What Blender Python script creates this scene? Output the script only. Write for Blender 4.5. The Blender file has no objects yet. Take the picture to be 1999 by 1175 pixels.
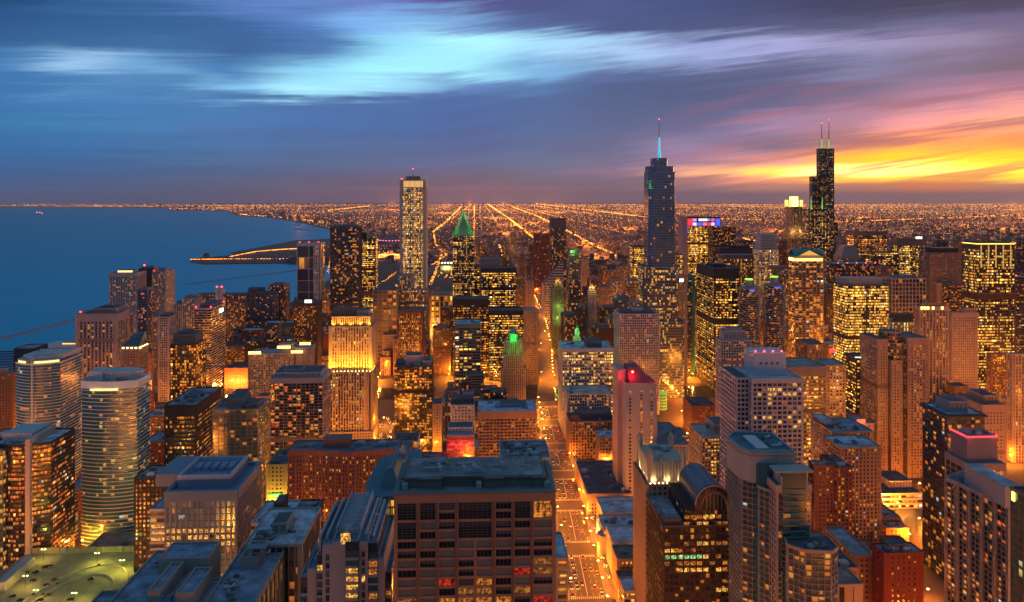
import bpy, math, random
from math import radians as R, sin, cos, tan, atan, pi, hypot
random.seed(7)
C = bpy.context.scene
COL = C.collection
# ------------------------------------------------------------------ camera
F, CX, EY, H, A = 1430.0, 999.5, 386.0, 300.0, R(2.5)     # photo pixels; eye 300 m up; yaw off the street grid
cd = bpy.data.cameras.new('camera'); cam = bpy.data.objects.new('camera', cd); COL.objects.link(cam)
cam.location = (0, 0, H); cam.rotation_euler = (R(90), 0, -A)
cd.sensor_width = 36; cd.lens = 36*F/1999; cd.shift_y = -(587.5-EY)/1999
cd.clip_start = 1; cd.clip_end = 200000
C.camera = cam
C.view_settings.view_transform = 'Standard'; C.view_settings.look = 'None'
C.view_settings.exposure = 0.12; C.view_settings.gamma = 1; C.view_settings.use_curve_mapping = False
C.cycles.use_denoising = True
try: C.cycles.denoiser = 'OPENIMAGEDENOISE'
except Exception: pass
C.cycles.max_bounces = 5; C.cycles.diffuse_bounces = 2; C.cycles.glossy_bounces = 2
C.cycles.sample_clamp_indirect = 3.0; C.cycles.sample_clamp_direct = 0
C.cycles.caustics_reflective = False; C.cycles.caustics_refractive = False

class NB:                                     # node helper
    def __init__(s, nt): s.t = nt; nt.nodes.clear()
    def n(s, kind, **kw):
        x = s.t.nodes.new(kind)
        for k, v in kw.items(): setattr(x, k, v)
        return x
    def put(s, sock, v):
        if isinstance(v, bpy.types.NodeSocket): s.t.links.new(v, sock)
        elif v is not None: sock.default_value = v
    def m(s, op, a, b=None, c=None, clamp=False):
        x = s.n('ShaderNodeMath', operation=op, use_clamp=clamp)
        for i, v in enumerate((a, b, c)): s.put(x.inputs[i], v)
        return x.outputs[0]
    def xyz(s, a, b, c):
        x = s.n('ShaderNodeCombineXYZ')
        for i, v in enumerate((a, b, c)): s.put(x.inputs[i], v)
        return x.outputs[0]
    def sep(s, v):
        x = s.n('ShaderNodeSeparateXYZ'); s.put(x.inputs[0], v); return x.outputs
    def mix(s, f, a, b, blend='MIX'):
        x = s.n('ShaderNodeMix', data_type='RGBA', blend_type=blend)
        s.put(x.inputs[0], f)
        for i, v in ((6, a), (7, b)): s.put(x.inputs[i], (*v, 1) if isinstance(v, tuple) and len(v) == 3 else v)
        return x.outputs[2]
    def noise(s, vec, scale=1., detail=3., rough=.5, dims='3D'):
        x = s.n('ShaderNodeTexNoise', noise_dimensions=dims); s.put(x.inputs['Vector'], vec)
        x.inputs['Scale'].default_value = scale; x.inputs['Detail'].default_value = detail; x.inputs['Roughness'].default_value = rough
        return x.outputs['Fac']
    def white(s, vec):
        x = s.n('ShaderNodeTexWhiteNoise', noise_dimensions='3D'); s.put(x.inputs['Vector'], vec)
        return x.outputs['Value'], x.outputs['Color']
    def ramp(s, f, stops, interp='LINEAR'):
        x = s.n('ShaderNodeValToRGB'); s.put(x.inputs[0], f); r = x.color_ramp; r.interpolation = interp
        while len(r.elements) < len(stops): r.elements.new(1)
        for e, (p, c) in zip(r.elements, stops): e.position = p
        for e, (p, c) in zip(r.elements, stops): e.position = p; e.color = (*c, 1) if len(c) == 3 else c
        return x.outputs[0]

def lin(c):
    return tuple((v/255/12.92 if v/255 <= .04045 else ((v/255+.055)/1.055)**2.4) for v in c)

# ------------------------------------------------------------------ world: dusk sky, clouds laid out by compass direction
W = bpy.data.worlds.new('World'); C.world = W; W.use_nodes = True
SUN_AZ, SUN_EL = R(36), R(3.0)                 # clockwise from +Y (south) towards +X (west)
nb = NB(W.node_tree)
d = nb.sep(nb.n('ShaderNodeTexCoord').outputs['Generated'])
az = nb.m('SUBTRACT', nb.m('ARCTAN2', d[0], d[1]), A)
hyp = nb.m('SQRT', nb.m('ADD', nb.m('MULTIPLY', d[0], d[0]), nb.m('MULTIPLY', d[1], d[1])))
el = nb.m('DIVIDE', d[2], nb.m('MAXIMUM', nb.m('MULTIPLY', hyp, nb.m('MAXIMUM', nb.m('COSINE', az), .45)), .02))
elc = nb.m('MAXIMUM', nb.m('MINIMUM', el, 1.2), 0.0)
# long wind-drawn streaks: displace the lookup with noise stretched along the horizon
els = nb.m('SUBTRACT', el, nb.m('MULTIPLY', nb.m('MAXIMUM', nb.m('MINIMUM', az, .8), -.1), .13))
n1 = nb.noise(nb.xyz(nb.m('MULTIPLY', az, 1.6), nb.m('MULTIPLY', els, 26), 0), 1, 4, .55)
n2 = nb.noise(nb.xyz(nb.m('MULTIPLY', az, 3.2), nb.m('MULTIPLY', els, 75), 4), 1, 5, .65)
n3 = nb.noise(nb.xyz(nb.m('MULTIPLY', az, 2.5), nb.m('MULTIPLY', els, 11), 9), 1, 5, .6)
az2 = nb.m('ADD', az, nb.m('ADD', nb.m('MULTIPLY', nb.m('SUBTRACT', n1, .5), .2), nb.m('MULTIPLY', nb.m('SUBTRACT', n2, .5), .14)))
el2 = nb.m('ADD', elc, nb.m('MULTIPLY', nb.m('ADD', nb.m('MULTIPLY', nb.m('SUBTRACT', n3, .5), .075), nb.m('MULTIPLY', nb.m('SUBTRACT', n2, .5), .06)), nb.m('MINIMUM', nb.m('MULTIPLY', elc, 9.0), 1.0)))
XS = (0, 150, 300, 450, 600, 750, 900, 1050, 1200, 1350, 1500, 1650, 1800, 1999)
SKY = (
 (0,   ((30,75,125),(45,92,148),(58,102,160),(88,124,192),(98,130,200),(108,125,195),(85,82,142),(80,80,140),(78,84,142),(68,74,132),(62,68,118),(54,56,102),(54,52,94),(62,58,98))),
 (48,  ((40,85,140),(45,90,145),(48,94,148),(56,98,156),(72,114,178),(120,170,230),(120,160,212),(88,100,160),(78,80,135),(75,80,130),(78,78,128),(78,78,122),(95,90,140),(110,90,140))),
 (88,  ((45,92,146),(52,100,155),(60,106,160),(58,98,156),(78,120,180),(140,205,240),(170,234,252),(150,205,240),(150,190,235),(145,160,215),(150,155,210),(146,142,192),(138,124,170),(120,95,135))),
 (138, ((62,120,180),(145,184,226),(108,156,206),(76,126,186),(140,205,240),(160,230,250),(155,220,245),(118,162,214),(88,102,158),(80,90,140),(88,92,142),(124,114,162),(122,98,138),(115,85,120))),
 (170, ((58,116,176),(82,136,192),(78,130,186),(120,175,220),(165,224,248),(150,205,240),(104,138,198),(86,116,176),(78,90,142),(78,84,134),(84,84,134),(105,90,134),(138,103,148),(150,100,140))),
 (204, ((56,116,176),(62,122,182),(66,120,180),(70,118,178),(72,110,170),(74,108,168),(74,104,164),(80,100,160),(82,92,142),(82,88,138),(96,88,138),(130,98,138),(165,112,150),(225,140,155))),
 (240, ((52,116,172),(58,120,176),(66,120,180),(72,116,176),(72,110,174),(72,106,166),(76,100,160),(82,100,156),(88,92,142),(105,95,145),(150,120,165),(165,115,150),(240,150,155),(255,170,135))),
 (280, ((48,106,166),(53,110,170),(62,110,166),(72,110,166),(74,106,160),(78,102,156),(82,98,152),(92,102,152),(102,98,144),(140,120,165),(125,95,135),(165,98,115),(240,140,80),(240,120,70))),
 (312, ((50,102,158),(55,102,158),(64,106,156),(74,106,156),(80,102,148),(88,102,146),(94,102,146),(102,106,146),(118,102,142),(150,115,150),(200,130,130),(255,170,50),(255,190,20),(255,180,40))),
 (336, ((55,95,150),(60,98,150),(64,98,148),(74,98,142),(84,98,138),(94,98,138),(104,98,132),(110,102,136),(130,105,138),(215,150,115),(252,190,75),(255,245,150),(255,250,120),(255,225,40))),
 (349, ((60,95,145),(65,95,145),(70,95,140),(80,95,135),(90,95,130),(100,95,125),(108,94,123),(113,97,126),(125,98,126),(160,112,122),(215,130,108),(255,185,60),(255,220,60),(255,215,50))),
 (363, ((66,93,140),(68,94,140),(74,94,134),(84,94,128),(94,90,120),(104,90,118),(113,93,117),(113,93,117),(118,93,117),(130,98,122),(180,118,108),(175,104,100),(190,104,78),(165,98,98))),
 (382, ((70,92,138),(72,92,138),(78,92,132),(88,88,124),(98,87,117),(106,87,114),(110,88,113),(110,88,113),(112,88,113),(112,86,113),(112,85,110),(115,83,105),(120,80,96),(112,80,104))),
 (398, ((62,84,130),(64,84,130),(72,84,126),(82,82,118),(92,82,112),(100,82,110),(104,84,110),(104,84,110),(106,84,110),(106,82,110),(106,80,106),(108,78,102),(110,76,95),(104,76,100))),
)
azn = nb.m('DIVIDE', nb.m('ADD', az2, pi), 2*pi)
rows = []
def slate(c):
    g = .3*c[0]+.5*c[1]+.2*c[2]; k = .14 if c[0] < 185 else 0.
    return tuple(v+(g-v)*k for v in c)
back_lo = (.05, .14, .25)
for py, cs in SKY:
    kk = 1.75 if 330 < py < 340 else 1.35 if 270 < py < 355 else 1.
    st = [((atan((x-CX)/F)+pi)/(2*pi), tuple(v*(kk if c[0] > 185 else 1.12 if c[2] > 205 else 1) for v in lin(((slate(c)[0]*.9, slate(c)[1], slate(c)[2]) if c[0] < 130 else slate(c)) if x > 950 else (c[0]*.97, c[1]*.99, c[2]*.97)))) for x, c in zip(XS, cs)]
    warm = lin(cs[-1])
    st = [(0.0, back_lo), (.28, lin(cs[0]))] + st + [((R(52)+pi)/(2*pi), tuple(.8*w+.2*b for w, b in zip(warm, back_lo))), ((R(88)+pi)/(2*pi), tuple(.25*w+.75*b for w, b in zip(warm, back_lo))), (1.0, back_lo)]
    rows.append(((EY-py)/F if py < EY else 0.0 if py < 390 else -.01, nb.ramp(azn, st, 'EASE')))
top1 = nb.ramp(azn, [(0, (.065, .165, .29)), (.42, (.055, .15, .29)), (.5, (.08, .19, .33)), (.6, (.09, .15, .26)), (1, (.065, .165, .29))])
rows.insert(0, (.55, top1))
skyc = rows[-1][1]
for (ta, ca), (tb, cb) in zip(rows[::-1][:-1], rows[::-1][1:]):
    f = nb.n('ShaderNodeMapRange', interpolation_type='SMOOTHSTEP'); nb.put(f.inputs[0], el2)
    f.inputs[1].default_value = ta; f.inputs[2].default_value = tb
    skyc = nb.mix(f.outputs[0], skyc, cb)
n4 = nb.noise(nb.xyz(nb.m('MULTIPLY', az, 5), nb.m('MULTIPLY', els, 130), 2), 1, 4, .6)
streak = nb.m('ADD', .78, nb.m('ADD', nb.m('MULTIPLY', n2, .28), nb.m('MULTIPLY', n4, .18)))
skyc = nb.mix(1.0, skyc, nb.xyz(streak, streak, streak), 'MULTIPLY')
n5 = nb.noise(nb.xyz(nb.m('MULTIPLY', az, 3.4), nb.m('MULTIPLY', nb.m('SUBTRACT', els, nb.m('MULTIPLY', az, .06)), 46), 17), 1, 4, .55)
mk = nb.m('MULTIPLY', nb.m('SUBTRACT', az, .20, clamp=True), 5., clamp=True); mk = nb.m('MULTIPLY', mk, nb.m('MULTIPLY', nb.m('SUBTRACT', .19, el, clamp=True), 14., clamp=True)); mk = nb.m('MULTIPLY', mk, nb.m('MULTIPLY', nb.m('SUBTRACT', el, .012, clamp=True), 60., clamp=True))
bars = nb.m('MULTIPLY', nb.m('MULTIPLY', nb.m('SUBTRACT', n5, .50, clamp=True), 9., clamp=True), nb.m('MULTIPLY', mk, .8))
skyc = nb.mix(bars, skyc, nb.mix(nb.m('MULTIPLY', el, 6., clamp=True), lin((215, 105, 70)), lin((118, 88, 128))))
nish = nb.n('ShaderNodeTexSky', sky_type='NISHITA', sun_disc=False, sun_elevation=SUN_EL, sun_rotation=SUN_AZ)
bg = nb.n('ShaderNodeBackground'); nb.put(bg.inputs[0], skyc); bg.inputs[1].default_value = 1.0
bg2 = nb.n('ShaderNodeBackground'); nb.put(bg2.inputs[0], nish.outputs[0]); bg2.inputs[1].default_value = .004
ad = nb.n('ShaderNodeAddShader'); nb.put(ad.inputs[0], bg.outputs[0]); nb.put(ad.inputs[1], bg2.outputs[0])
nb.put(nb.n('ShaderNodeOutputWorld').inputs[0], ad.outputs[0])
sl = bpy.data.lights.new('sun', 'SUN'); sl.energy = .8; sl.angle = R(12); sl.color = (1, .5, .22)
so = bpy.data.objects.new('sun', sl); COL.objects.link(so)
so.rotation_euler = (R(90)-SUN_EL, 0, R(180)-SUN_AZ)

# ------------------------------------------------------------------ pixel -> place helpers (photo pixels)
def XY(px, Y): return Y*tan(atan((px-CX)/F)+A)
def dep(X, Y): return Y*cos(A)+X*sin(A)
def ZAT(py, X, Y): return H-(py-EY)*dep(X, Y)/F
def GR(px, py, z=0.):
    d = F*(H-z)/(py-EY); r = (px-CX)/F*d
    return r*cos(A)+d*sin(A), d*cos(A)-r*sin(A)
def PX(X, Y, Z):
    d = dep(X, Y); return CX+F*(X*cos(A)-Y*sin(A))/d, EY+F*(H-Z)/d

# ------------------------------------------------------------------ materials
MATS = {}
def principled(name, base=(.5,.5,.5), rough=.7, metal=0., emit=None, es=0.):
    if name in MATS: return MATS[name]
    m = bpy.data.materials.new(name); m.use_nodes = True; MATS[name] = m
    b = NB(m.node_tree); p = b.n('ShaderNodeBsdfPrincipled'); o = b.n('ShaderNodeOutputMaterial')
    b.put(o.inputs[0], p.outputs[0]); b.put(p.inputs['Base Color'], (*base, 1)); b.put(p.inputs['Roughness'], rough); b.put(p.inputs['Metallic'], metal)
    if emit: b.put(p.inputs['Emission Color'], (*emit, 1)); b.put(p.inputs['Emission Strength'], es); m.cycles.emission_sampling = 'NONE'
    return m
def wallmat(rgb, rough=.8, var=.3):
    key = 'wall_%d_%d_%d_%d' % (*[int(c*500) for c in rgb], int(rough*10))
    if key in MATS: return MATS[key]
    m = principled(key, rgb, rough); b = NB(m.node_tree)
    tc = b.n('ShaderNodeTexCoord').outputs['Object']; x, y, z = b.sep(tc)
    a = b.noise(tc, .06, 4, .6)
    s = b.noise(b.xyz(b.m('MULTIPLY', x, .9), b.m('MULTIPLY', y, .9), b.m('MULTIPLY', z, .05)), 1, 4, .6)
    g = b.noise(tc, 1.7, 3, .6)
    v = b.m('ADD', 1-var*.75, b.m('MULTIPLY', b.m('ADD', b.m('ADD', a, s), b.m('MULTIPLY', g, .5)), var*.6))
    p = b.n('ShaderNodeBsdfPrincipled'); o = b.n('ShaderNodeOutputMaterial')
    b.put(o.inputs[0], p.outputs[0]); b.put(p.inputs['Base Color'], b.mix(1.0, rgb, b.xyz(v, v, v), 'MULTIPLY')); b.put(p.inputs['Roughness'], rough)
    return m
def roofmat(rgb):
    key = 'roof_%d_%d_%d' % tuple(int(c*500) for c in rgb)
    if key in MATS: return MATS[key]
    m = principled(key, rgb, .9); b = NB(m.node_tree)
    tc = b.n('ShaderNodeTexCoord').outputs['Object']
    a = b.noise(tc, .12, 5, .65); g = b.noise(tc, .9, 4, .6)
    snow = b.ramp(b.m('ADD', b.m('MULTIPLY', a, .7), b.m('MULTIPLY', g, .3)), [(.38, tuple(c*.5 for c in rgb)), (.5, rgb), (.62, tuple(min(.8, c*1.5) for c in rgb))])
    br = b.n('ShaderNodeTexBrick'); b.put(br.inputs['Vector'], tc); br.inputs['Scale'].default_value = 1.; br.inputs['Brick Width'].default_value = 7.3; br.inputs['Row Height'].default_value = 4.1
    br.inputs['Mortar Size'].default_value = .09; br.inputs['Color1'].default_value = (1, 1, 1, 1); br.inputs['Color2'].default_value = (.66, .66, .68, 1); br.inputs['Mortar'].default_value = (.4, .4, .42, 1)
    snow = b.mix(.75, snow, br.outputs[0], 'MULTIPLY')
    p = b.n('ShaderNodeBsdfPrincipled'); o = b.n('ShaderNodeOutputMaterial')
    b.put(o.inputs[0], p.outputs[0]); b.put(p.inputs['Base Color'], snow); b.put(p.inputs['Roughness'], .85)
    return m
PAL = {'Y': ((1, .38, .03), (1, .55, .10)), 'O': ((1, .22, .012), (1, .42, .05)), 'W': ((1, .62, .2), (1, .85, .55)), 'R': ((1, .12, .02), (1, .4, .08)), 'G': ((1, .6, .12), (.75, .95, .4))}
def glassmat(glass=(.02,.03,.04), lit=.2, coh=.5, pal='Y', es=1.6, rough=.12, curtain=.12, metal=0.):
    key = 'glass_%s_%s_%s_%s_%s_%s_%s_%s' % (metal, tuple(int(c*400) for c in glass), lit, coh, pal, es, rough, curtain)
    if key in MATS: return MATS[key]
    m = bpy.data.materials.new('window_glass'); m.use_nodes = True; MATS[key] = m; b = NB(m.node_tree)
    uv = b.n('ShaderNodeUVMap').outputs[0]; u, v, _ = b.sep(uv)
    seed = b.m('MULTIPLY', b.n('ShaderNodeObjectInfo').outputs['Random'], 91.)
    fu, fv = b.m('FLOOR', u), b.m('FLOOR', v); rv = b.m('FRACT', v)
    cell, cc = b.white(b.xyz(fu, fv, seed)); r1, r2, r3 = b.sep(cc)
    sect, _ = b.white(b.xyz(b.m('FLOOR', b.m('DIVIDE', fu, 4.)), fv, b.m('ADD', seed, 7.3)))
    row, _ = b.white(b.xyz(3.1, fv, b.m('ADD', seed, 3.7)))
    mx = b.m('ADD', b.m('MULTIPLY', sect, .5), b.m('MULTIPLY', row, .5))
    colm, _ = b.white(b.xyz(fu, 5.5, b.m('ADD', seed, 2.9)))
    thr = b.m('MULTIPLY', b.m('MULTIPLY', b.m('ADD', .55, b.m('MULTIPLY', colm, .9)), b.m('ADD', 1-coh, b.m('MULTIPLY', b.m('MULTIPLY', mx, mx), coh*3.4))), lit)
    on = b.m('LESS_THAN', cell, thr)
    ru = b.m('FRACT', u); w_, w2, w3 = b.sep(b.white(b.xyz(fv, fu, b.m('ADD', seed, 1.7)))[1])
    mu = b.m('LESS_THAN', b.m('ABSOLUTE', b.m('SUBTRACT', ru, b.m('ADD', .35, b.m('MULTIPLY', w2, .3)))), b.m('ADD', .16, b.m('MULTIPLY', w_, .4)))
    mv = b.m('GREATER_THAN', rv, b.m('MULTIPLY', w3, .5))
    inner = b.noise(b.xyz(b.m('MULTIPLY', u, 3.5), b.m('MULTIPLY', v, 2.2), seed), 1, 2, .6)
    part = b.m('ADD', .12, b.m('MULTIPLY', b.m('MULTIPLY', mu, mv), .88))
    bright = b.m('MULTIPLY', b.m('ADD', .2, b.m('MULTIPLY', b.m('POWER', r1, 2.4), 1.25)), b.m('MULTIPLY', b.m('MULTIPLY', part, b.m('ADD', .55, b.m('MULTIPLY', rv, .6))), b.m('ADD', .35, b.m('MULTIPLY', inner, 1.25))))
    pa, pb = PAL[pal]
    colr = b.mix(r2, pa, pb)
    colr = b.mix(b.m('LESS_THAN', r3, .05), colr, (1, .22, .04))
    colr = b.mix(b.m('GREATER_THAN', r3, .975), colr, (.75, .9, .8))
    base = b.mix(b.m('MULTIPLY', b.m('GREATER_THAN', r3, .72), .35), glass, (curtain, curtain*.95, curtain*.85))
    p = b.n('ShaderNodeBsdfPrincipled'); o = b.n('ShaderNodeOutputMaterial'); b.put(o.inputs[0], p.outputs[0])
    b.put(p.inputs['Base Color'], base); b.put(p.inputs['Roughness'], b.m('ADD', rough, b.m('MULTIPLY', r2, .12)))
    b.put(p.inputs['IOR'], 1.75); b.put(p.inputs['Metallic'], metal)
    b.put(p.inputs['Emission Color'], colr); b.put(p.inputs['Emission Strength'], b.m('MULTIPLY', b.m('MULTIPLY', on, bright), es*1.6))
    m.cycles.emission_sampling = 'NONE'
    return m
def glow(name, rgb, s): return principled(name, (.2, .2, .2), .5, 0, rgb, s)

# ------------------------------------------------------------------ mesh builder
class MB:
    def __init__(s): s.v = []; s.f = []; s.uv = []; s.mi = []
    def face(s, pts, uv=None, mi=0):
        i = len(s.v); s.v += pts; s.f.append(tuple(range(i, i+len(pts)))); s.uv.append(uv); s.mi.append(mi)
    def box(s, x0, x1, y0, y1, z0, z1, mi=0):
        i = len(s.v)
        s.v += [(x0,y0,z0),(x1,y0,z0),(x1,y1,z0),(x0,y1,z0),(x0,y0,z1),(x1,y0,z1),(x1,y1,z1),(x0,y1,z1)]
        for q in ((3,2,1,0),(4,5,6,7),(0,1,5,4),(1,2,6,5),(2,3,7,6),(3,0,4,7)):
            s.f.append(tuple(i+k for k in q)); s.uv.append(None); s.mi.append(mi)
    def prism(s, pts, z0, z1, mi=0, top=None, scale=None):
        n = len(pts); i = len(s.v)
        tp = top or pts
        s.v += [(x, y, z0) for x, y in pts] + [(x, y, z1) for x, y in tp]
        s.f.append(tuple(i+k for k in range(n-1, -1, -1))); s.f.append(tuple(i+n+k for k in range(n)))
        for k in range(n): s.f.append((i+k, i+(k+1) % n, i+n+(k+1) % n, i+n+k))
        s.uv += [None]*(n+2); s.mi += [mi]*(n+2)
    def cone(s, pts, z0, apex, mi=0):
        n = len(pts)
        for k in range(n): a, c = pts[k], pts[(k+1) % n]; s.face([(*a, z0), (*c, z0), apex], None, mi)
    def cyl(s, cx, cy, r, z0, z1, n=12, mi=0, r2=None):
        r2 = r if r2 is None else r2
        s.prism(ring(cx, cy, r, n), z0, z1, mi, ring(cx, cy, r2, n))
    def bar(s, a, b, r, n=6, mi=0, r2=None):
        from mathutils import Vector
        a, b = Vector(a), Vector(b); d = (b-a).normalized(); t = Vector((0,0,1)) if abs(d.z) < .9 else Vector((1,0,0))
        e1 = d.cross(t).normalized(); e2 = d.cross(e1); r2 = r if r2 is None else r2; i = len(s.v)
        for c, rr in ((a, r), (b, r2)):
            for k in range(n):
                q = c+e1*(cos(2*pi*k/n)*rr)+e2*(sin(2*pi*k/n)*rr); s.v.append(tuple(q))
        for k in range(n): s.f.append((i+k, i+(k+1) % n, i+n+(k+1) % n, i+n+k))
        s.f.append(tuple(i+k for k in range(n-1, -1, -1))); s.f.append(tuple(i+n+k for k in range(n)))
        s.uv += [None]*(n+2); s.mi += [mi]*(n+2)
    def build(s, name, mats, parent=None, smooth=False, loc=None):
        if not s.f: return None
        ox, oy, oz = parent_loc(parent) if parent and loc is None else (loc or (0, 0, 0))
        me = bpy.data.meshes.new(name)
        me.from_pydata([(x-ox, y-oy, z-oz) for x, y, z in s.v], [], s.f)
        if not isinstance(mats, (list, tuple)): mats = [mats]
        for m in mats: me.materials.append(m)
        if len(mats) > 1: me.polygons.foreach_set('material_index', s.mi)
        if any(s.uv):
            l = me.uv_layers.new(name='UVMap'); k = 0
            for f, u in zip(s.f, s.uv):
                for j in range(len(f)):
                    if u: l.data[k].uv = u[j]
                    k += 1
        if smooth: me.polygons.foreach_set('use_smooth', [True]*len(s.f))
        o = bpy.data.objects.new(name, me); COL.objects.link(o)
        if parent: o.parent = parent
        elif loc: o.location = loc
        return o
def parent_loc(p):
    x = y = z = 0
    while p: x += p.location.x; y += p.location.y; z += p.location.z; p = p.parent
    return x, y, z
def ring(cx, cy, r, n, ph=0., sx=1., sy=1.): return [(cx+r*sx*cos(ph+2*pi*k/n), cy+r*sy*sin(ph+2*pi*k/n)) for k in range(n)]
def rect(x0, x1, y0, y1): return [(x0, y0), (x1, y0), (x1, y1), (x0, y1)]
def offset(pts, e):
    n = len(pts); out = []
    for k in range(n):
        p, q, r = pts[k-1], pts[k], pts[(k+1) % n]
        a = (q[0]-p[0], q[1]-p[1]); c = (r[0]-q[0], r[1]-q[1]); la, lc = hypot(*a), hypot(*c)
        n1, n2 = (a[1]/la, -a[0]/la), (c[1]/lc, -c[0]/lc); dd = 1+n1[0]*n2[0]+n1[1]*n2[1]
        dd = max(dd, .35)
        out.append((q[0]+e*(n1[0]+n2[0])/dd, q[1]+e*(n1[1]+n2[1])/dd))
    return out
LABELS = {}
def tag(o, label=None, cat=None, group=None, kind=None):
    if label:
        o['label'] = label
        if label in LABELS and not (group and LABELS[label] == group): print('DUP LABEL', label)
        LABELS[label] = group
        n = len(label.split())
        if not 4 <= n <= 16: print('LABEL LEN', n, label)
    if cat: o['category'] = cat
    if group: o['group'] = group
    if kind: o['kind'] = kind
    return o
def empty(name, x, y, z=0., rz=0.):
    o = bpy.data.objects.new(name, None); COL.objects.link(o); o.location = (x, y, z); o.rotation_euler = (0, 0, rz); o.empty_display_size = 2
    return o
def light(kind, parent, loc, energy, color, size=.5, name='lamp_light', rot=None, spot=None):
    l = bpy.data.lights.new(name, kind); l.energy = energy; l.color = color
    if kind == 'AREA': l.size = size
    else: l.shadow_soft_size = size
    if kind == 'SPOT': l.spot_size = R(spot or 100); l.spot_blend = .6
    o = bpy.data.objects.new(name, l); COL.objects.link(o)
    px, py, pz = parent_loc(parent)
    o.parent = parent; o.location = (loc[0]-px, loc[1]-py, loc[2]-pz)
    if rot: o.rotation_euler = rot
    return o
# ------------------------------------------------------------------ building kit
TAN=(.36,.23,.14); BROWN=(.17,.09,.05); BRICK=(.24,.075,.035); WHITE=(.55,.52,.5); GREY=(.30,.30,.32); DARK=(.022,.022,.027)
BRONZE=(.05,.034,.025); PINK=(.46,.27,.2); STONE=(.42,.36,.29); PALE=(.48,.47,.46); SLATE=(.12,.13,.16); RED=(.22,.03,.02); MAROON=(.13,.04,.03)
GB=(.015,.035,.06); GT=(.02,.06,.07); GK=(.012,.012,.016); GN=(.03,.03,.035); GBL=(.02,.05,.12); GG=(.03,.07,.06)
ROOF=(.30,.32,.35); ROOFD=(.10,.10,.115); ROOFS=(.5,.55,.62); ROOFT=(.11,.11,.115)
KIND = {'grid': (3.4, 3.5, .36, .36, .35), 'bands': (4., 3.6, 0, .42, .35), 'piers': (3.2, 3.8, .45, .1, .5), 'curtain': (3., 3.8, .07, .14, .12),
        'balcony': (4.5, 3.1, .06, .1, 1.3), 'punch': (3.3, 3.3, .56, .5, .25), 'frame': (7., 3.6, .16, .2, .4)}
def S(kind='grid', wall=TAN, glass=GN, lit=.2, coh=.4, pal='Y', es=1.7, **k):
    b, fl, pw, sh, e = KIND[kind]
    st = dict(bay=b, fl=fl, pw=pw, sh=sh, e=e, endw=0., rough=.12, wall=wall, curtain=.12, metal=0.); st.update(k)
    st['gm'] = glassmat(glass, lit, coh, pal, es, st['rough'], st['curtain'], st['metal']); st['wm'] = wallmat(wall)
    return st
FOOT = []                                                            # footprints already taken
def shaft(root, pts, z0, z1, st, floors=True):
    """one storey stack: glazed core plus a frame of floor bands and piers standing proud of it"""
    g, fr = MB(), MB(); nf = max(1, round((z1-z0)/st['fl'])); fh = (z1-z0)/nf; off = random.randrange(0, 400); n = len(pts); e = st['e']
    us = 0
    for k in range(n):
        p, q = pts[k], pts[(k+1) % n]; L = hypot(q[0]-p[0], q[1]-p[1]); nbay = max(1, round(L/st['bay'])); u0 = off+us; us += nbay+3
        g.face([(*p, z0), (*q, z0), (*q, z1), (*p, z1)], [(u0, off), (u0+nbay, off), (u0+nbay, off+nf), (u0, off+nf)])
        dx, dy = (q[0]-p[0])/L, (q[1]-p[1])/L; nx, ny = dy, -dx; bw = L/nbay
        def pier(c, w, z1_=z1, ee=None):
            ee = e*.75+.04 if ee is None else ee
            a = [(p[0]+dx*(c-w/2), p[1]+dy*(c-w/2)), (p[0]+dx*(c+w/2), p[1]+dy*(c+w/2))]
            poly = [(a[0][0]+nx*ee, a[0][1]+ny*ee), (a[1][0]+nx*ee, a[1][1]+ny*ee), (a[1][0]-nx*.15, a[1][1]-ny*.15), (a[0][0]-nx*.15, a[0][1]-ny*.15)]
            fr.prism(poly, z0+.02, z1_-.02)
        if st['pw'] > 0:
            w = st['pw']*bw
            for i in range(nbay+1): pier(min(max(i*bw, w/2+.03), L-w/2-.03), w)
        if st['endw']:
            for c in (st['endw']/2+.02, L-st['endw']/2-.02): pier(c, st['endw'], ee=e+.07)
    g.face([(*p, z1-.03) for p in pts], [(off, off)]*n)
    if st['sh'] > 0:
        ring_ = offset(pts, e); h = st['sh']*fh
        for k in range(nf+1):
            zc = z0+k*fh; fr.prism(ring_, max(z0, zc-h/2), min(z1, zc+h/2))
    g.build('glazing', st['gm'], root)
    fr.build('facade_frame', st['wm'], root)
def roof(root, pts, z, e=.5, wall=GREY, mat=ROOF, h=1.3, band=0., name='roof'):
    b = MB(); o = offset(pts, e+.12); i = offset(pts, e-.5); n = len(pts); zb = z-band
    for k in range(n):
        k2 = (k+1) % n
        b.face([(*o[k], zb), (*o[k2], zb), (*o[k2], z+h), (*o[k], z+h)])
        b.face([(*o[k], z+h), (*o[k2], z+h), (*i[k2], z+h), (*i[k], z+h)])
        b.face([(*i[k2], z+.35), (*i[k], z+.35), (*i[k], z+h), (*i[k2], z+h)])
    b.face([(*p, z+.35) for p in i], None, 1)
    b.face([(*p, zb) for p in o[::-1]])
    return b.build(name, [wallmat(wall), roofmat(mat)], root)
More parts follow.
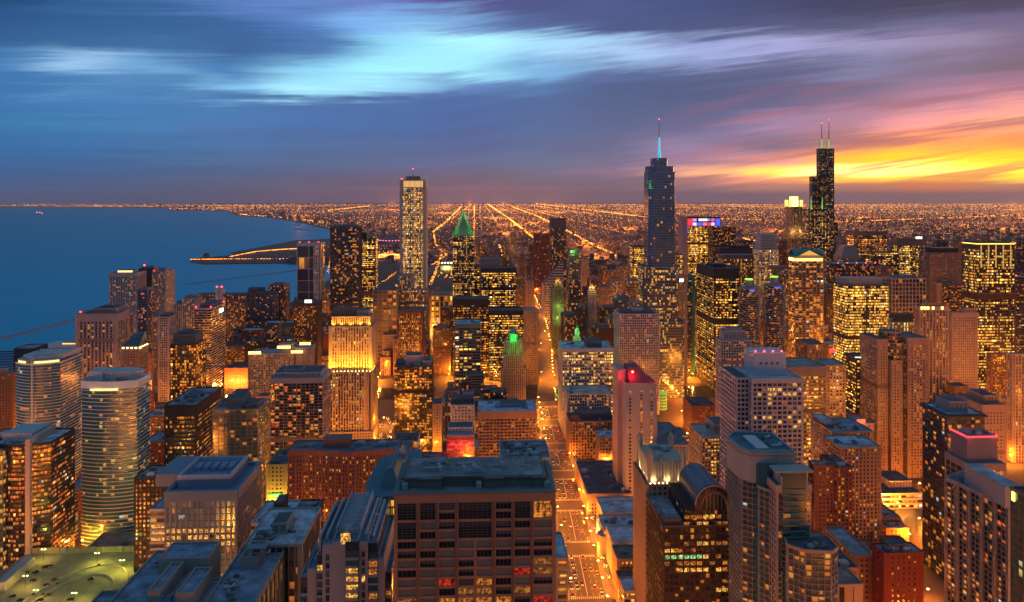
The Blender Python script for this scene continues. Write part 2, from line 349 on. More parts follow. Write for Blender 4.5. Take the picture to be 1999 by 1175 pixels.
def roof_clutter(root, x0, x1, y0, y1, z, n, col=GREY, big=1.):
    """air handlers, fans and ducts, each a unit of its own"""
    for _ in range(n):
        b = MB(); w, d_, h = random.uniform(2, 6)*big, random.uniform(2, 5)*big, random.uniform(1.2, 3.2)*big
        x, y = random.uniform(x0, max(x0+.1, x1-w)), random.uniform(y0, max(y0+.1, y1-d_)); t = random.random()
        if t < .34:
            b.box(x, x+w, y, y+d_, z, z+h); b.box(x+.3*w, x+.7*w, y+.2*d_, y+.8*d_, z+h, z+h+.5)
            for k in range(4): b.box(x+w*(.08+.23*k), x+w*(.22+.23*k), y-.08, y, z+.3, z+h-.3)
            nm = 'roof_unit'
        elif t < .5:
            b.cyl(x+1.2, y+1.2, 1.2*big, z, z+1.6*big, 10); b.cyl(x+1.2, y+1.2, .8*big, z+1.6*big, z+1.9*big, 10); nm = 'roof_fan'
        elif t < .66:
            b.box(x, x+w*2, y, y+.9, z+.5, z+1.4); b.box(x+w*2-.9, x+w*2, y, y+d_*1.5, z+.52, z+1.38); nm = 'duct'
        elif t < .76:
            b.bar((x, y, z+.4), (x+w*2, y+d_*.3, z+.4), .18, 5); b.bar((x+w*2, y+d_*.3, z+.4), (x+w*2, y+d_, z+.4), .18, 5)
            for k in range(3): b.box(x+k*w*.8, x+k*w*.8+.3, y-.2, y+.4, z, z+.3)
            nm = 'roof_pipe'
        elif t < .86: b.box(x, x+1.6, y, y+1.6, z, z+.7); b.box(x-.1, x+1.7, y-.1, y+1.7, z+.7, z+.85); b.box(x+2.2, x+3., y, y+.8, z, z+1.4); nm = 'roof_hatch'
        elif t < .93:
            for k in range(5): b.bar((x+k*1.5, y, z), (x+k*1.5, y, z+1.1), .06, 4)
            b.bar((x, y, z+1.1), (x+6, y, z+1.1), .06, 4); b.bar((x, y, z+.6), (x+6, y, z+.6), .05, 4); nm = 'railing'
        else:
            b.bar((x, y, z), (x, y, z+4.5), .12, 5, r2=.05); b.box(x-.8, x+.8, y-.06, y+.06, z+3, z+3.2); nm = 'aerial'
        b.build(nm, wallmat(random.choice((GREY, PALE, SLATE, (.2,.2,.2)))), root)
def penthouse(root, x0, x1, y0, y1, z0, z1, wall=GREY, mat=ROOFD, name='penthouse', clutter=True):
    b = MB(); b.box(x0, x1, y0, y1, z0, z1); L = x1-x0
    n = max(2, int(L/3))
    for k in range(n):                                                # louvred panels
        a = x0+L*(k+.15)/n; b.box(a, a+L*.7/n, y0-.12, y0, z0+.25*(z1-z0), z0+.85*(z1-z0), 2)
    b.box(x0-.25, x1+.25, y0-.25, y1+.25, z1, z1+.5, 0); b.box(x0+.3, x1-.3, y0+.3, y1-.3, z1+.5, z1+.54, 1)
    return b.build(name, [wallmat(wall), roofmat(mat), wallmat(tuple(c*.5 for c in wall))], root)
def beacon(root, x, y, z, r=.8, col=(1, .03, .04), s=14):
    b = MB(); b.cyl(x, y, r*.3, z, z+1.4, 6); b.cyl(x, y, r, z+1.4, z+1.4+1.5*r, 8, 1)
    b.build('warning_light', [wallmat(GREY), glow('warning_light_red' if col[0] > .5 else 'warning_light_blue', col, s)], root)
def aerial(root, x, y, z, h, r=.35):
    b = MB(); b.bar((x, y, z), (x, y, z+h*.6), r, 6); b.bar((x, y, z+h*.6), (x, y, z+h), r*.55, 5, r2=r*.2)
    b.build('aerial', wallmat(PALE), root)
def sign(root, px0, px1, py0, py1, Y, rgb=(1, .93, .8), s=2.2, off=.9, letters=0, name='sign'):
    """flat illuminated sign on a north face at depth Y"""
    x0, x1 = XY(px0, Y), XY(px1, Y); z1, z0 = ZAT(py0, x0, Y), ZAT(py1, x0, Y); b = MB(); y = Y-off
    if letters:
        w = (x1-x0)/letters
        for k in range(letters): b.box(x0+w*(k+.12), x0+w*(k+.85), y-.3, y, z0, z1)
    else: b.box(x0, x1, y-.3, y, z0, z1)
    b.build(name, glow('%s_%d_%d_%d' % (name, *[int(c*99) for c in rgb]), rgb, s), root)
BELT = random.Random(3)
def T(name, label, cat, xl, xr, yt, Y, D=None, st=None, xs=None, ph=None, roofc=ROOF, band=0, clutter=0, lights=0, z0=0., group=None, rw=None, par=1.3, aer=0, base=None):
    """box tower: photo columns xl..xr of its north face, row yt of its top front edge, distance Y"""
    st = st or S(); x0, x1 = XY(xl, Y), XY(xr, Y); z = ZAT(yt, (x0+x1)/2, Y)
    if D is None:
        if xs is not None:
            xe = x0 if xs < xl else x1; D = max(8., abs(xe/tan(atan((xs-CX)/F)+A))-Y)
        else: D = max(18., min(45., (x1-x0)*.9))
    y0, y1 = Y, Y+D; root = empty(name, (x0+x1)/2, (y0+y1)/2); tag(root, label, cat, group)
    FOOT.append((x0, x1, y0, y1)); pts = rect(x0, x1, y0, y1); zt = z-par-band
    if base:                                                        # wider podium: (px left, px right, height)
        bx0, bx1 = XY(base[0], Y), XY(base[1], Y); pp = rect(bx0, bx1, y0-5, y1+5)
        shaft(root, pp, 0, base[2], st); roof(root, pp, base[2], st['e'], st['wall'], ROOFD); FOOT.append((bx0, bx1, y0-5, y1+5))
    shaft(root, pts, z0, zt, st); ro = roof(root, pts, zt+band, st['e'], rw or st['wall'], roofc, par, band+.2)
    w, d_ = x1-x0, D
    if zt > 70 and not z0 and name in ('office_tower', 'city_tower', 'apartment_tower') and BELT.random() < .55:   # dark louvred plant storey
        zb = zt*BELT.choice((.42, .55, .68, .8)); bb = MB(); bb.prism(offset(pts, st['e']+.05), zb, zb+BELT.uniform(3, 6)); bb.build('plant_storey', wallmat(tuple(c*.5 for c in st['wall'])), root)
    if zt > 60 and BELT.random() < .5:                                # plain corner piers
        cw = BELT.uniform(1., 2.4); ee = st['e']+.09
        for cx_, cy_ in ((x0-ee, y0-ee), (x1+ee-cw, y0-ee), (x0-ee, y1+ee-cw), (x1+ee-cw, y1+ee-cw)): bb = MB(); bb.box(cx_, cx_+cw, cy_, cy_+cw, 0, zt-.05); bb.build('corner_pier', st['wm'], root)
    for (a, b_, c, e_, hh, *cw) in (ph or ()):
        penthouse(ro, x0+a*w, x0+b_*w, y0+c*d_, y0+e_*d_, zt+band+.3, zt+band+hh, cw[0] if cw else GREY)
    if clutter: roof_clutter(ro, x0+2, x1-4, y0+2, y1-4, zt+band+.36, int(clutter*(2.2 if Y < 620 else 1.4)))
    for k in range(lights): beacon(ro, x0+w*(.1+.8*k/max(1, lights-1)), y0+1.5, zt+band+par)
    if aer: aerial(ro, (x0+x1)/2, (y0+y1)/2, zt+band, aer)
    return dict(root=root, x0=x0, x1=x1, y0=y0, y1=y1, z=zt+band, zt=zt, pts=pts, st=st)
# ------------------------------------------------------------------ single windows of the nearest fronts
WINM = {}
def winmat(kind):
    if kind in WINM: return WINM[kind]
    m = bpy.data.materials.new('pane_'+kind); m.use_nodes = True; b = NB(m.node_tree); WINM[kind] = m
    tc = b.n('ShaderNodeTexCoord').outputs['Object']; x, y, z = b.sep(tc); rnd = b.n('ShaderNodeObjectInfo').outputs['Random']
    sd = b.m('MULTIPLY', rnd, 77.)
    p = b.n('ShaderNodeBsdfPrincipled'); o = b.n('ShaderNodeOutputMaterial'); b.put(o.inputs[0], p.outputs[0])
    n = b.noise(b.xyz(b.m('ADD', b.m('MULTIPLY', x, .9), sd), sd, b.m('MULTIPLY', z, .8)), 1, 3, .6)
    base, em, es = {'dark': ((.012,.014,.018), None, 0), 'blind': ((.16,.17,.14), None, 0), 'teal': ((.03,.10,.10), None, 0), 'amber': ((.1,.07,.04), (1,.30,.03), .55),
                    'gold': ((.1,.07,.04), (1,.42,.045), 1.2), 'red': ((.1,.02,.02), (1,.05,.015), .38), 'green': ((.05,.1,.06), (.45,1,.35), .8), 'dim': ((.06,.04,.03), (1,.35,.06), .3), 'louvre': ((.02,.02,.02), None, 0)}[kind]
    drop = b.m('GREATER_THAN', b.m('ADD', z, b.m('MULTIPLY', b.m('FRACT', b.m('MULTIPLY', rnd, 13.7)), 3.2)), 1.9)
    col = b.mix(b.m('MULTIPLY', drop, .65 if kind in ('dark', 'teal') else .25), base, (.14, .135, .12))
    b.put(p.inputs['Base Color'], col); b.put(p.inputs['Roughness'], .1 if kind != 'blind' else .35)
    if em:
        k = b.ramp(n, [(.36, (.03,.03,.03)), (.5, (.5,.5,.5)), (.64, (1.6,1.6,1.6))])
        b.put(p.inputs['Emission Color'], b.mix(b.m('MULTIPLY', n, .3), em, (1, .7, .28)) if kind == 'gold' else (*em, 1)); b.put(p.inputs['Emission Strength'], b.m('MULTIPLY', k, es))
    m.cycles.emission_sampling = 'NONE'
    return m
WMESH = {}
def window(root, c, w, h, kind='dark', cols=2, rows=1, frame=PALE, rz=0., dep_=.1):
    """one window: pane with its mullions; c is the centre on the wall plane, faces -Y when rz is 0"""
    key = (round(w, 1), round(h, 1), kind, cols, rows, frame)
    if key not in WMESH:
        b = MB(); b.face([(-w/2, -.02, -h/2), (w/2, -.02, -h/2), (w/2, -.02, h/2), (-w/2, -.02, h/2)], None, 0); t = .09
        for k in range(cols+1): x = -w/2+w*k/cols; b.box(max(-w/2, x-t/2), min(w/2, x+t/2), -.09, -.025, -h/2, h/2, 1)
        for k in range(rows+1): z = -h/2+h*k/rows; b.box(-w/2, w/2, -.085, -.022, max(-h/2, z-t/2), min(h/2, z+t/2), 1)
        o = b.build('window', [winmat(kind), wallmat(frame)]); WMESH[key] = o.data; bpy.data.objects.remove(o)
    o = bpy.data.objects.new('window', WMESH[key]); COL.objects.link(o); o.parent = root
    px, py, pz = parent_loc(root); o.location = (c[0]-px, c[1]-py, c[2]-pz); o.rotation_euler = (0, 0, rz)
    return o
def pick(table):
    r = random.random()*sum(w for _, w in table)
    for k, w in table:
        r -= w
        if r <= 0: return k
    return table[-1][0]
# ------------------------------------------------------------------ setting: lake, land, river, roads
def sheet(name, pts, z, mat, kind='structure'):
    b = MB(); b.face([(x, y, z) for x, y in pts]); o = b.build(name, mat); tag(o, kind=kind); return o
def groundmat(name, a, c, sc, rough=.85):
    m = principled(name, a, rough); b = NB(m.node_tree); tc = b.n('ShaderNodeTexCoord').outputs['Object']
    v = b.m('ADD', b.m('MULTIPLY', b.noise(tc, sc, 6, .6), .7), b.m('MULTIPLY', b.noise(tc, sc*14, 3, .6), .3))
    p = b.n('ShaderNodeBsdfPrincipled'); o = b.n('ShaderNodeOutputMaterial'); b.put(o.inputs[0], p.outputs[0])
    b.put(p.inputs['Base Color'], b.ramp(v, [(.35, a), (.65, c)])); b.put(p.inputs['Roughness'], rough); return m
def watermat(name, col, rough, bump):
    m = principled(name, col, rough); b = NB(m.node_tree); tc = b.n('ShaderNodeTexCoord').outputs['Object']
    p = b.n('ShaderNodeBsdfPrincipled'); o = b.n('ShaderNodeOutputMaterial'); b.put(o.inputs[0], p.outputs[0])
    big = b.noise(tc, .0012, 5, .6)
    b.put(p.inputs['Base Color'], b.mix(big, tuple(c*.85 for c in col), tuple(c*1.15 for c in col))); b.put(p.inputs['Roughness'], rough); b.put(p.inputs['IOR'], 1.33); b.put(p.inputs['Specular IOR Level'], .22)
    bp = b.n('ShaderNodeBump'); bp.inputs['Strength'].default_value = bump; bp.inputs['Distance'].default_value = 1.
    b.put(bp.inputs['Height'], b.noise(tc, .12, 4, .6)); b.put(p.inputs['Normal'], bp.outputs[0]); return m
LAKE = watermat('lake_water', (.0,.40,.60), .5, .25)
sheet('lake', [(44000*cos(2*pi*k/96), 44000*sin(2*pi*k/96)) for k in range(96)], -3., LAKE)
SHORE = [GR(*p) for p in ((-260,400.6),(0,402.6),(130,403.6),(250,404.2),(326,405.5),(336,410.5),(440,410.6),(462,421),(520,424),(560,430),(600,437),(640,447),(690,462),(640,466),(576,469),(520,480),(450,493),(462,497),(410,501),(374,506),(371,511),(400,515),(600,513),(640,517),(676,535),(650,560),(605,590),(578,612),(540,640))]
NEAR = [(-700,1300),(-735,1180),(-805,1150),(-815,900),(-830,600),(-850,0),(-850,-3000)]
ARC = [(42000*sin(R(a)), 42000*cos(R(a))) for a in range(150, -42, -6)]
LAND = SHORE+NEAR+[(-850,-42000)]+ARC
LANDM = groundmat('land_ground', (.04,.03,.03), (.085,.06,.055), .004)
b = MB(); b.face([(x, y, 0) for x, y in LAND])
for k in range(len(SHORE)+len(NEAR)-1):                              # sea wall down to the water
    p, q = (SHORE+NEAR)[k], (SHORE+NEAR)[k+1]; b.face([(*p, 0), (*q, 0), (*q, -4), (*p, -4)])
tag(b.build('ground', LANDM), kind='structure')
_sy = sorted([(y, x) for x, y in SHORE[:13]])
def shoreX(Y):
    if Y <= _sy[0][0]: return _sy[0][1]
    for (ya, xa), (yb, xb) in zip(_sy, _sy[1:]):
        if Y <= yb: return xa+(xb-xa)*(Y-ya)/max(1, yb-ya)
    return _sy[-1][1]
ASPH = groundmat('asphalt', (.04,.04,.042), (.075,.072,.07), .08)
PAVE = groundmat('pavement', (.13,.125,.12), (.2,.19,.18), .15)
sheet('river', [(-735,1100),(-300,1095),(60,1092),(420,1085),(900,1080),(1150,1080),(1150,1140),(900,1145),(420,1150),(100,1160),(-300,1165),(-735,1165)], .006, watermat('river_water', (.01,.03,.035), .12, .3))
sheet('park_lawn', [(-540,1950),(85,1950),(95,3300),(-560,3300)], .008, groundmat('grass_ground', (.018,.022,.014), (.04,.038,.025), .02))
def road(name, line, w, z=.012, mat=None):
    b = MB()
    for (x0, y0), (x1, y1) in zip(line, line[1:]):
        L = hypot(x1-x0, y1-y0); nx, ny = -(y1-y0)/L*w/2, (x1-x0)/L*w/2
        b.face([(x0-nx, y0-ny, z), (x1-nx, y1-ny, z), (x1+nx, y1+ny, z), (x0+nx, y0+ny, z)])
    return tag(b.build(name, mat or ASPH), kind='structure')
_MX = ((-500,60),(0,69),(545,81),(1089,98),(1200,108),(1411,126),(1800,148),(2200,150),(2700,140),(6000,140))
def MX(Y):
    for (a, p), (c, q) in zip(_MX, _MX[1:]):
        if Y <= c: return p+(q-p)*(Y-a)/(c-a)
    return 140.
MICH = [(MX(y), y) for y in (0, 545, 835, 1089, 1200, 1411, 1800, 2200, 2700, 6000)]
road('avenue', MICH, 27, .020)
NS = [(-60, 20, 150, 3300), (-207, 22, 150, 3300), (-430, 18, 100, 1060), (200, 14, 150, 1060), (300, 18, 150, 2900), (405, 22, 150, 9000), (530, 18, 300, 4000), (680, 18, 500, 4000), (806, 24, 500, 4000), (910, 18, 600, 4000), (1020, 18, 800, 4000)]
EW = [(345, 16), (445, 16), (534, 18), (623, 22), (712, 22), (790, 18), (880, 18), (975, 16), (1200, 26), (1458, 18), (1592, 22), (1748, 20), (1870, 20), (2015, 20), (2160, 18), (2304, 20), (2560, 30)]
for x, w, a, c in NS: road('street', [(x, a), (x, c)], w, .016)
for y, w in EW: road('street', [(-650 if y < 1000 else -480, y), (98 if y in (534, 623) else 1500, y)], w, .012)
# raised pavements, lane lines and crossings of the avenue (the stretch one can see)
stops = [345, 445, 534, 623, 712, 790, 880, 975, 1060]
for a, c in zip(stops, stops[1:]):
    for s in (-1, 1):
        b = MB(); i, o = s*13.5, s*21.5
        q = [(MX(a)+i, a+10), (MX(c)+i, c-10), (MX(c)+o, c-10), (MX(a)+o, a+10)]
        if s > 0: q = [q[0], q[3], q[2], q[1]]
        b.prism(q if s < 0 else q[::-1], .024, .15); tag(b.build('pavement', PAVE), kind='structure')
PAINT = principled('road_paint', (.5,.48,.42), .7)
b = MB()
for y in range(360, 1060, 9):
    if min(abs(y-s) for s in stops) > 14:
        for o in (-9, -4.6, 4.6, 9): b.face([(MX(y)+o-.1, y, .026), (MX(y)+o+.1, y, .026), (MX(y+4)+o+.1, y+4, .026), (MX(y+4)+o-.1, y+4, .026)])
        b.face([(MX(y)-.25, y, .026), (MX(y)+.25, y, .026), (MX(y+9)+.25, y+9, .026), (MX(y+9)-.25, y+9, .026)])
for s in stops:
    for dy in (-12.5, 12.5):
        for k in range(17): x = MX(s)-12.6+k*1.5; b.face([(x, s+dy-1.7, .028), (x+.75, s+dy-1.7, .028), (x+.75, s+dy+1.7, .028), (x, s+dy+1.7, .028)])
tag(b.build('road_markings', PAINT), kind='structure')
# breakwaters and piers out in the lake
STONEM = wallmat((.16,.2,.26))
def mole(label, pts, w=7., h=2.2):
    b = MB()
    P = [GR(*p, z=-3) for p in pts]
    for (x0, y0), (x1, y1) in zip(P, P[1:]):
        L = hypot(x1-x0, y1-y0); n = max(2, int(L/25))
        for k in range(n):
            t, u = k/n, (k+1)/n; j = random.uniform(-.3, .3); ww = w*random.uniform(.85, 1.1)
            ax, ay, cx, cy = x0+(x1-x0)*t, y0+(y1-y0)*t, x0+(x1-x0)*u, y0+(y1-y0)*u
            nx, ny = -(y1-y0)/L*ww/2, (x1-x0)/L*ww/2
            b.prism([(ax-nx, ay-ny), (cx-nx, cy-ny), (cx+nx, cy+ny), (ax+nx, ay+ny)][::1], -4, -3+h+j)
    o = b.build('breakwater', STONEM, loc=(*P[0], -3)); tag(o, label, 'breakwater')
mole('long low stone breakwater slanting out from the marina at the far left', [(-20,668),(60,648),(145,625)], 9, 3)
mole('thin curved harbour breakwater in front of the lit museum peninsula', [(364,556),(400,551),(470,542),(580,528),(640,522)], 9, 2.5)
mole('hooked breakwater far out beyond the dark twin banded tower', [(640,451),(590,448.5),(574,447),(580,445.6),(610,444.5),(640,443)], 16, 3)
# ------------------------------------------------------------------ the city beyond: low blocks and lamps to the horizon (uncountable)
FARM = [wallmat(c, .9) for c in ((.12,.075,.07), (.075,.06,.065), (.17,.12,.10), (.05,.045,.055))]
b = MB()
for _ in range(9000):
    Y = 2700*math.exp(random.random()*1.55); X = random.uniform(max(shoreX(Y)+60, -.72*Y), .86*Y+100)
    if Y < 3350 and X < 110: continue
    px, py = PX(X, Y, 0)
    if not -30 < px < 2030: continue
    if abs((X-20) % 200-100) > 86 or abs(Y % 200-100) > 90: continue
    w, d_, h = random.uniform(9, 34), random.uniform(9, 40), random.choice((5, 7, 8, 9, 12, 15, 8, 7, 26))*random.uniform(.8, 1.2)
    b.box(X-w/2, X+w/2, Y, Y+d_, .03, h, random.randrange(4))
tag(b.build('far_city_blocks', FARM), kind='stuff')
FARL = [glow('far_lamp_orange', (1, .25, .014), 3.4), glow('far_lamp_amber', (1, .33, .025), 3.6), glow('far_lamp_yellow', (1, .5, .12), 3.2), glow('far_lamp_red', (1, .16, .06), 1.8), glow('far_lamp_bright', (1, .30, .02), 5)]
b = MB()
def farlamp(X, Y, mi, k=1.0, z=9., force=False):
    d_ = dep(X, Y); px, py = PX(X, Y, z)
    if not -15 < px < 2015 or d_ < 1900: return
    if Y > 3500 and X < shoreX(Y)+15 and not force: return
    if Y <= 3500 and X < -560 and not force: return
    r = d_*.00044*k*random.uniform(.7, 1.25); i = len(b.v)
    b.v += [(X-r, Y, z), (X+r, Y, z), (X, Y-r, z), (X, Y+r, z), (X, Y, z+r), (X, Y, z-r)]
    for f in ((0,2,4),(2,1,4),(1,3,4),(3,0,4),(2,0,5),(1,2,5),(3,1,5),(0,3,5)): b.f.append(tuple(i+q for q in f)); b.uv.append(None); b.mi.append(mi)
def far_density(X, Y): return .5+.5*sin(X*.0011+2.1*sin(Y*.0007))*sin(Y*.0013+1.3*sin(X*.0009))
LEV = {404: 1.0, -60: .8, 204: .5, 604: .6, 804: .7, 1204: .8, 2004: .8}
for X in range(-1796, 24000, 200):
    major = (X//200) % 4 == 2; p0 = LEV.get(X, .75 if major else .2); Y = 2650.
    bright = LEV.get(X, 0) >= .8
    while Y < 33000:
        Y += (34 if bright else 50)+Y*.009
        if random.random() < p0*(.45+.75*far_density(X, Y)) and not (Y < 3350 and X < 100): farlamp(X+random.choice((-7, 7)), Y, random.choice((0, 1, 1, 4)) if bright else random.choice((0, 0, 1, 1, 2)), 1.1 if bright else .85)
Y = 2700.
k = 0
while Y < 36000:
    major = k % 4 == 0; k += 1; X = -.75*Y; p0 = 1. if major else .3; dsh = random.uniform(.6, 1.2)
    while X < .8*Y:
        X += 38+Y*.012
        if random.random() < p0*dsh*(.4+.8*far_density(X, Y)) and not (Y < 3350 and X < 100): farlamp(X, Y+random.choice((-6, 6)), random.choice((0, 0, 0, 1, 1, 2)), 1. if major else .8)
    Y += 200 if Y < 9000 else 420 if Y < 16000 else 800
for _ in range(60000):                                                # lit yards, shops, junctions
    Y = 2700*math.exp(random.random()*2.55); X = random.uniform(-.75*Y, .85*Y)
    if random.random() < .12+.75*far_density(X, Y)**1.5 and not (Y < 3350 and X < 100): farlamp(X, Y, random.choice((0, 0, 0, 1, 1, 2, 3)), random.uniform(.38, .85))
def trail(p, n, mis=(1, 4), k=1.2, w=12):                             # bright thoroughfares that cut across the grid
    P = [GR(*q) for q in p]
    for (x0, y0), (x1, y1) in zip(P, P[1:]):
        for j in range(n):
            t = random.random(); farlamp(x0+(x1-x0)*t+random.uniform(-w, w), y0+(y1-y0)*t+random.uniform(-w, w), random.choice(mis), k, 9., True)
trail([(1205,503),(1150,476),(1100,448),(1050,423),(1000,404)], 120, (0, 1, 4)); trail([(1265,425),(1170,413),(1045,397.5)], 90); trail([(1050,474),(995,428),(952,399)], 150, (1, 4), 1.35, 9)
trail([(845,455),(880,425),(900,404)], 80); trail([(640,411),(720,402.5)], 90, (1, 1, 4), 1.2); trail([(1440,464),(1470,472),(1500,468),(1530,480)], 70, (0, 1)); trail([(925,470),(926,402)], 120, (1, 4), 1.2, 7)
trail([(1290,468),(1345,478)], 40, (0, 1)); trail([(1640,434),(1800,428),(1999,420)], 110, (0, 1), 1.1, 60); trail([(1500,430),(1400,428),(1310,432)], 60, (0, 1), 1.1, 60); trail([(975,480),(985,520)], 60, (0, 4), 1.2, 6)
trail([(60,402),(0,402.2)], 26, (1, 2), .8, 200); trail([(160,402.5),(320,403.5)], 70, (0, 1, 2), .75, 300); trail([(330,408),(460,405)], 60, (1, 2), .8, 200); trail([(470,419),(560,426),(640,436)], 60, (0, 1, 2), .9, 40); trail([(380,402),(640,403)], 130, (0, 1, 2), .75, 600)
# park drives and the peninsula
for p, n in (([(372,510),(440,509),(640,508)], 110), ([(450,504),(500,494),(545,490),(580,488)], 110), ([(840,560),(850,535),(862,500)], 60), ([(845,520),(872,500),(850,480),(846,452)], 40), ([(737,620),(760,585),(775,560)], 30), ([(740,560),(775,535)], 24), ([(740,495),(780,492)], 20),
             ([(855,545),(862,535)], 10), ([(868,548),(872,540)], 8), ([(880,548),(884,530)], 12), ([(640,540),(646,500)], 30), ([(700,470),(778,480)], 24)): trail(p, n, (0, 0, 1, 4), 1.05, 5)
CL = b.build('city_lights', FARL); tag(CL, kind='stuff')
for k in range(34):                                                  # added point lights hung over the plain, standing in for those lamps' light
    Y = 3700*math.exp(random.random()*1.7); X = random.uniform(max(shoreX(Y)+900, -.5*Y), .8*Y)
    light('POINT', CL, (X, Y, 40+Y*.006), 3.2e6*(Y/4000)**1.6, (1, .27, .03), 4, 'plain_fill_light')
# ------------------------------------------------------------------ towers, left shore
ofc = lambda wall=BRONZE, lit=.5, pal='Y', es=1.9, **k: S('bands', wall, GK, lit, .75, pal, es, **k)
res = lambda wall=TAN, lit=.13, pal='O', **k: S('grid', wall, GN, lit*1.45, .25, pal, 1.9, **k)
bal = lambda wall=GREY, lit=.13, glass=GN, pal='O', **k: S('balcony', wall, glass, lit*1.35, .25, pal, 1.9, **k)
cur = lambda wall=SLATE, glass=GB, lit=.12, pal='O', **k: S('curtain', wall, glass, lit*1.2, .45, pal, 1.8, **k)
pie = lambda wall=TAN, lit=.2, glass=GN, pal='O', **k: S('piers', wall, glass, lit*1.4, .3, pal, 1.7, **k)
PH = ((.25,.75,.3,.8,6),)
t = T('apartment_tower', 'pale tower with white piers and a lit crown, left of the shore trio', 'apartment tower', 213, 268, 532, 1500, 40, pie((.42,.38,.36), .12), xs=276, ph=((.22,.75,.2,.8,5),), band=7, roofc=ROOFD)
bb = MB(); n = 8
for k in range(n): x = t['x0']+14+k*(t['x1']-t['x0']-26)/n; bb.box(x, x+2.6, t['y0']+6.6, t['y0']+7.2, t['z']+1.6, t['z']+4.2)
bb.build('crown_lights', glow('crown_amber', (1, .55, .15), 4), t['root'])
t = T('apartment_tower', 'dark blue slab tower with red roof beacon, middle of the shore trio', 'apartment tower', 271, 301, 524, 1580, 30, cur(DARK, (.01,.015,.035), .06), ph=((.1,.9,.2,.8,5),)); beacon(t['root'], t['x0']+8, t['y0']+8, t['z']+5, 1.6)
T('apartment_tower', 'pale gridded tower with flat top, right of the shore trio', 'apartment tower', 297, 323, 530, 1540, 46, res((.34,.3,.29), .14, bay=3.4), xs=342, ph=PH, lights=1)
T('apartment_tower', 'blue glass tower with few lit rooms below the shore trio', 'apartment tower', 268, 289, 566, 1340, 30, cur(SLATE, (.012,.03,.08), .16, 'R'), xs=302, ph=((.1,.9,.1,.9,4),))
T('apartment_tower', 'narrow tan tower with rows of lit rooms in front of the blue glass tower', 'apartment tower', 297, 309, 618, 1150, 26, res((.36,.25,.18), .2), xs=318, ph=PH)
T('apartment_tower', 'slim pinkish white gridded tower with a grey roof near the river mouth', 'apartment tower', 309, 330, 618, 1100, 24, res((.5,.42,.4), .1, bay=2.8), xs=335, ph=((.1,.9,.1,.9,4, SLATE),), roofc=ROOFS)
T('apartment_tower', 'pale ribbed condominium with two stepped wings left of the red beaconed tower', 'apartment tower', 337, 356, 594, 1320, 30, pie((.42,.38,.35), .16), ph=PH)
T('apartment_tower', 'tall ribbed condominium wing with stepped roof beside the red beaconed tower', 'apartment tower', 356, 382, 583, 1300, 32, pie((.4,.37,.35), .16), ph=((.1,.5,.1,.9,5),(.55,.9,.1,.9,3)))
t = T('hotel_tower', 'black glass hotel with white strips, red roof beacons and white sign', 'hotel', 380, 412, 602, 1120, None, cur(PALE, GK, .1, 'O', sh=.2, pw=0., e=.35), xs=440, ph=((.2,.9,.15,.85,6, SLATE),), roofc=ROOF)
for x, y in ((0.05,.04),(.95,.04),(.6,.5),(.95,.95),(.5,.95)): beacon(t['root'], t['x0']+(t['x1']-t['x0'])*x, t['y0']+(t['y1']-t['y0'])*y, t['z']+1, 1.0, s=18)
bb = MB(); yy = t['y0']+(t['y1']-t['y0'])*.55; bb.box(t['x1']+.4, t['x1']+.8, yy, yy+16, t['z']-11, t['z']-5); bb.build('sign', glow('sign_white', (1, .95, .8), 3), t['root'])
T('apartment_slab', 'wide dark slab block with pale ribs behind the red beaconed hotel', 'apartment block', 384, 480, 574, 1560, 24, pie((.2,.16,.16), .15, pw=.3), roofc=ROOFD)
t = T('apartment_tower', 'pale windowless lift tower with twin red lights on the slab block', 'tower', 421, 434, 562, 1555, 14, S('grid', (.45,.45,.48), GN, 0, endw=5)); beacon(t['root'], t['x0']+2, t['y0']+2, t['z']+1, 1.4, s=18); beacon(t['root'], t['x1']-2, t['y0']+2, t['z']+1, 1.4, s=18)
T('office_tower', 'dark bluish gridded block with a roof cabin, left of the stepped brown tower', 'apartment tower', 480, 536, 571, 1420, 30, S('grid', (.1,.11,.13), GB, .16, .3, 'O', 1.9, bay=3.6), ph=((.05,.55,.2,.8,9, SLATE),), roofc=ROOFD)
T('apartment_tower', 'stepped brown tower with lit crown rows in front of the harbour', 'apartment tower', 524, 558, 556, 1450, 30, res((.2,.13,.1), .2), xs=563, ph=((.2,.8,.2,.8,4),))
T('apartment_tower', 'grey tower with pale piers, dark bays and a stepped roof by the harbour', 'apartment tower', 148, 228, 612, 990, 34, pie((.36,.3,.29), .2, GB, 'O', bay=5, endw=3.), xs=238, ph=((.1,.3,.1,.5,3),(.35,.9,.2,.9,7,(.3,.28,.3)),(.5,.8,.4,.8,9,SLATE)), band=9, lights=1, roofc=ROOFD)
t = T('apartment_tower', 'glass topped apartment house with a slanting roof edged in yellow lamps', 'apartment tower', 236, 270, 676, 900, 26, S('punch', (.3,.2,.13), GN, .25, .2, 'O', 1.8), xs=280)
bb = MB(); x0, x1, y0, y1, z = t['x0'], t['x1'], t['y0'], t['y1'], t['z']
bb.face([(x0, y0, z+1), (x1, y0, z+1), (x1-3, y1, z+15), (x0+6, y1, z+13)]); bb.face([(x1, y0, z+1), (x1, y1, z+1), (x1-3, y1, z+15)]); bb.face([(x0, y0, z+1), (x0+6, y1, z+13), (x0, y1, z+1)]); bb.face([(x0, y1, z+1), (x0+6, y1, z+13), (x1-3, y1, z+15), (x1, y1, z+1)])
bb.build('slanted_roof', principled('roof_glass_teal', (.03,.07,.09), .2), t['root'])
for k in range(5): bl = MB(); bl.box(x0+2+k*5, x0+4+k*5, y0-1.2, y0-.6, z-1.2, z+.2); bl.build('roof_lamp', glow('roof_lamp_yellow', (1, .8, .25), 6), t['root'])
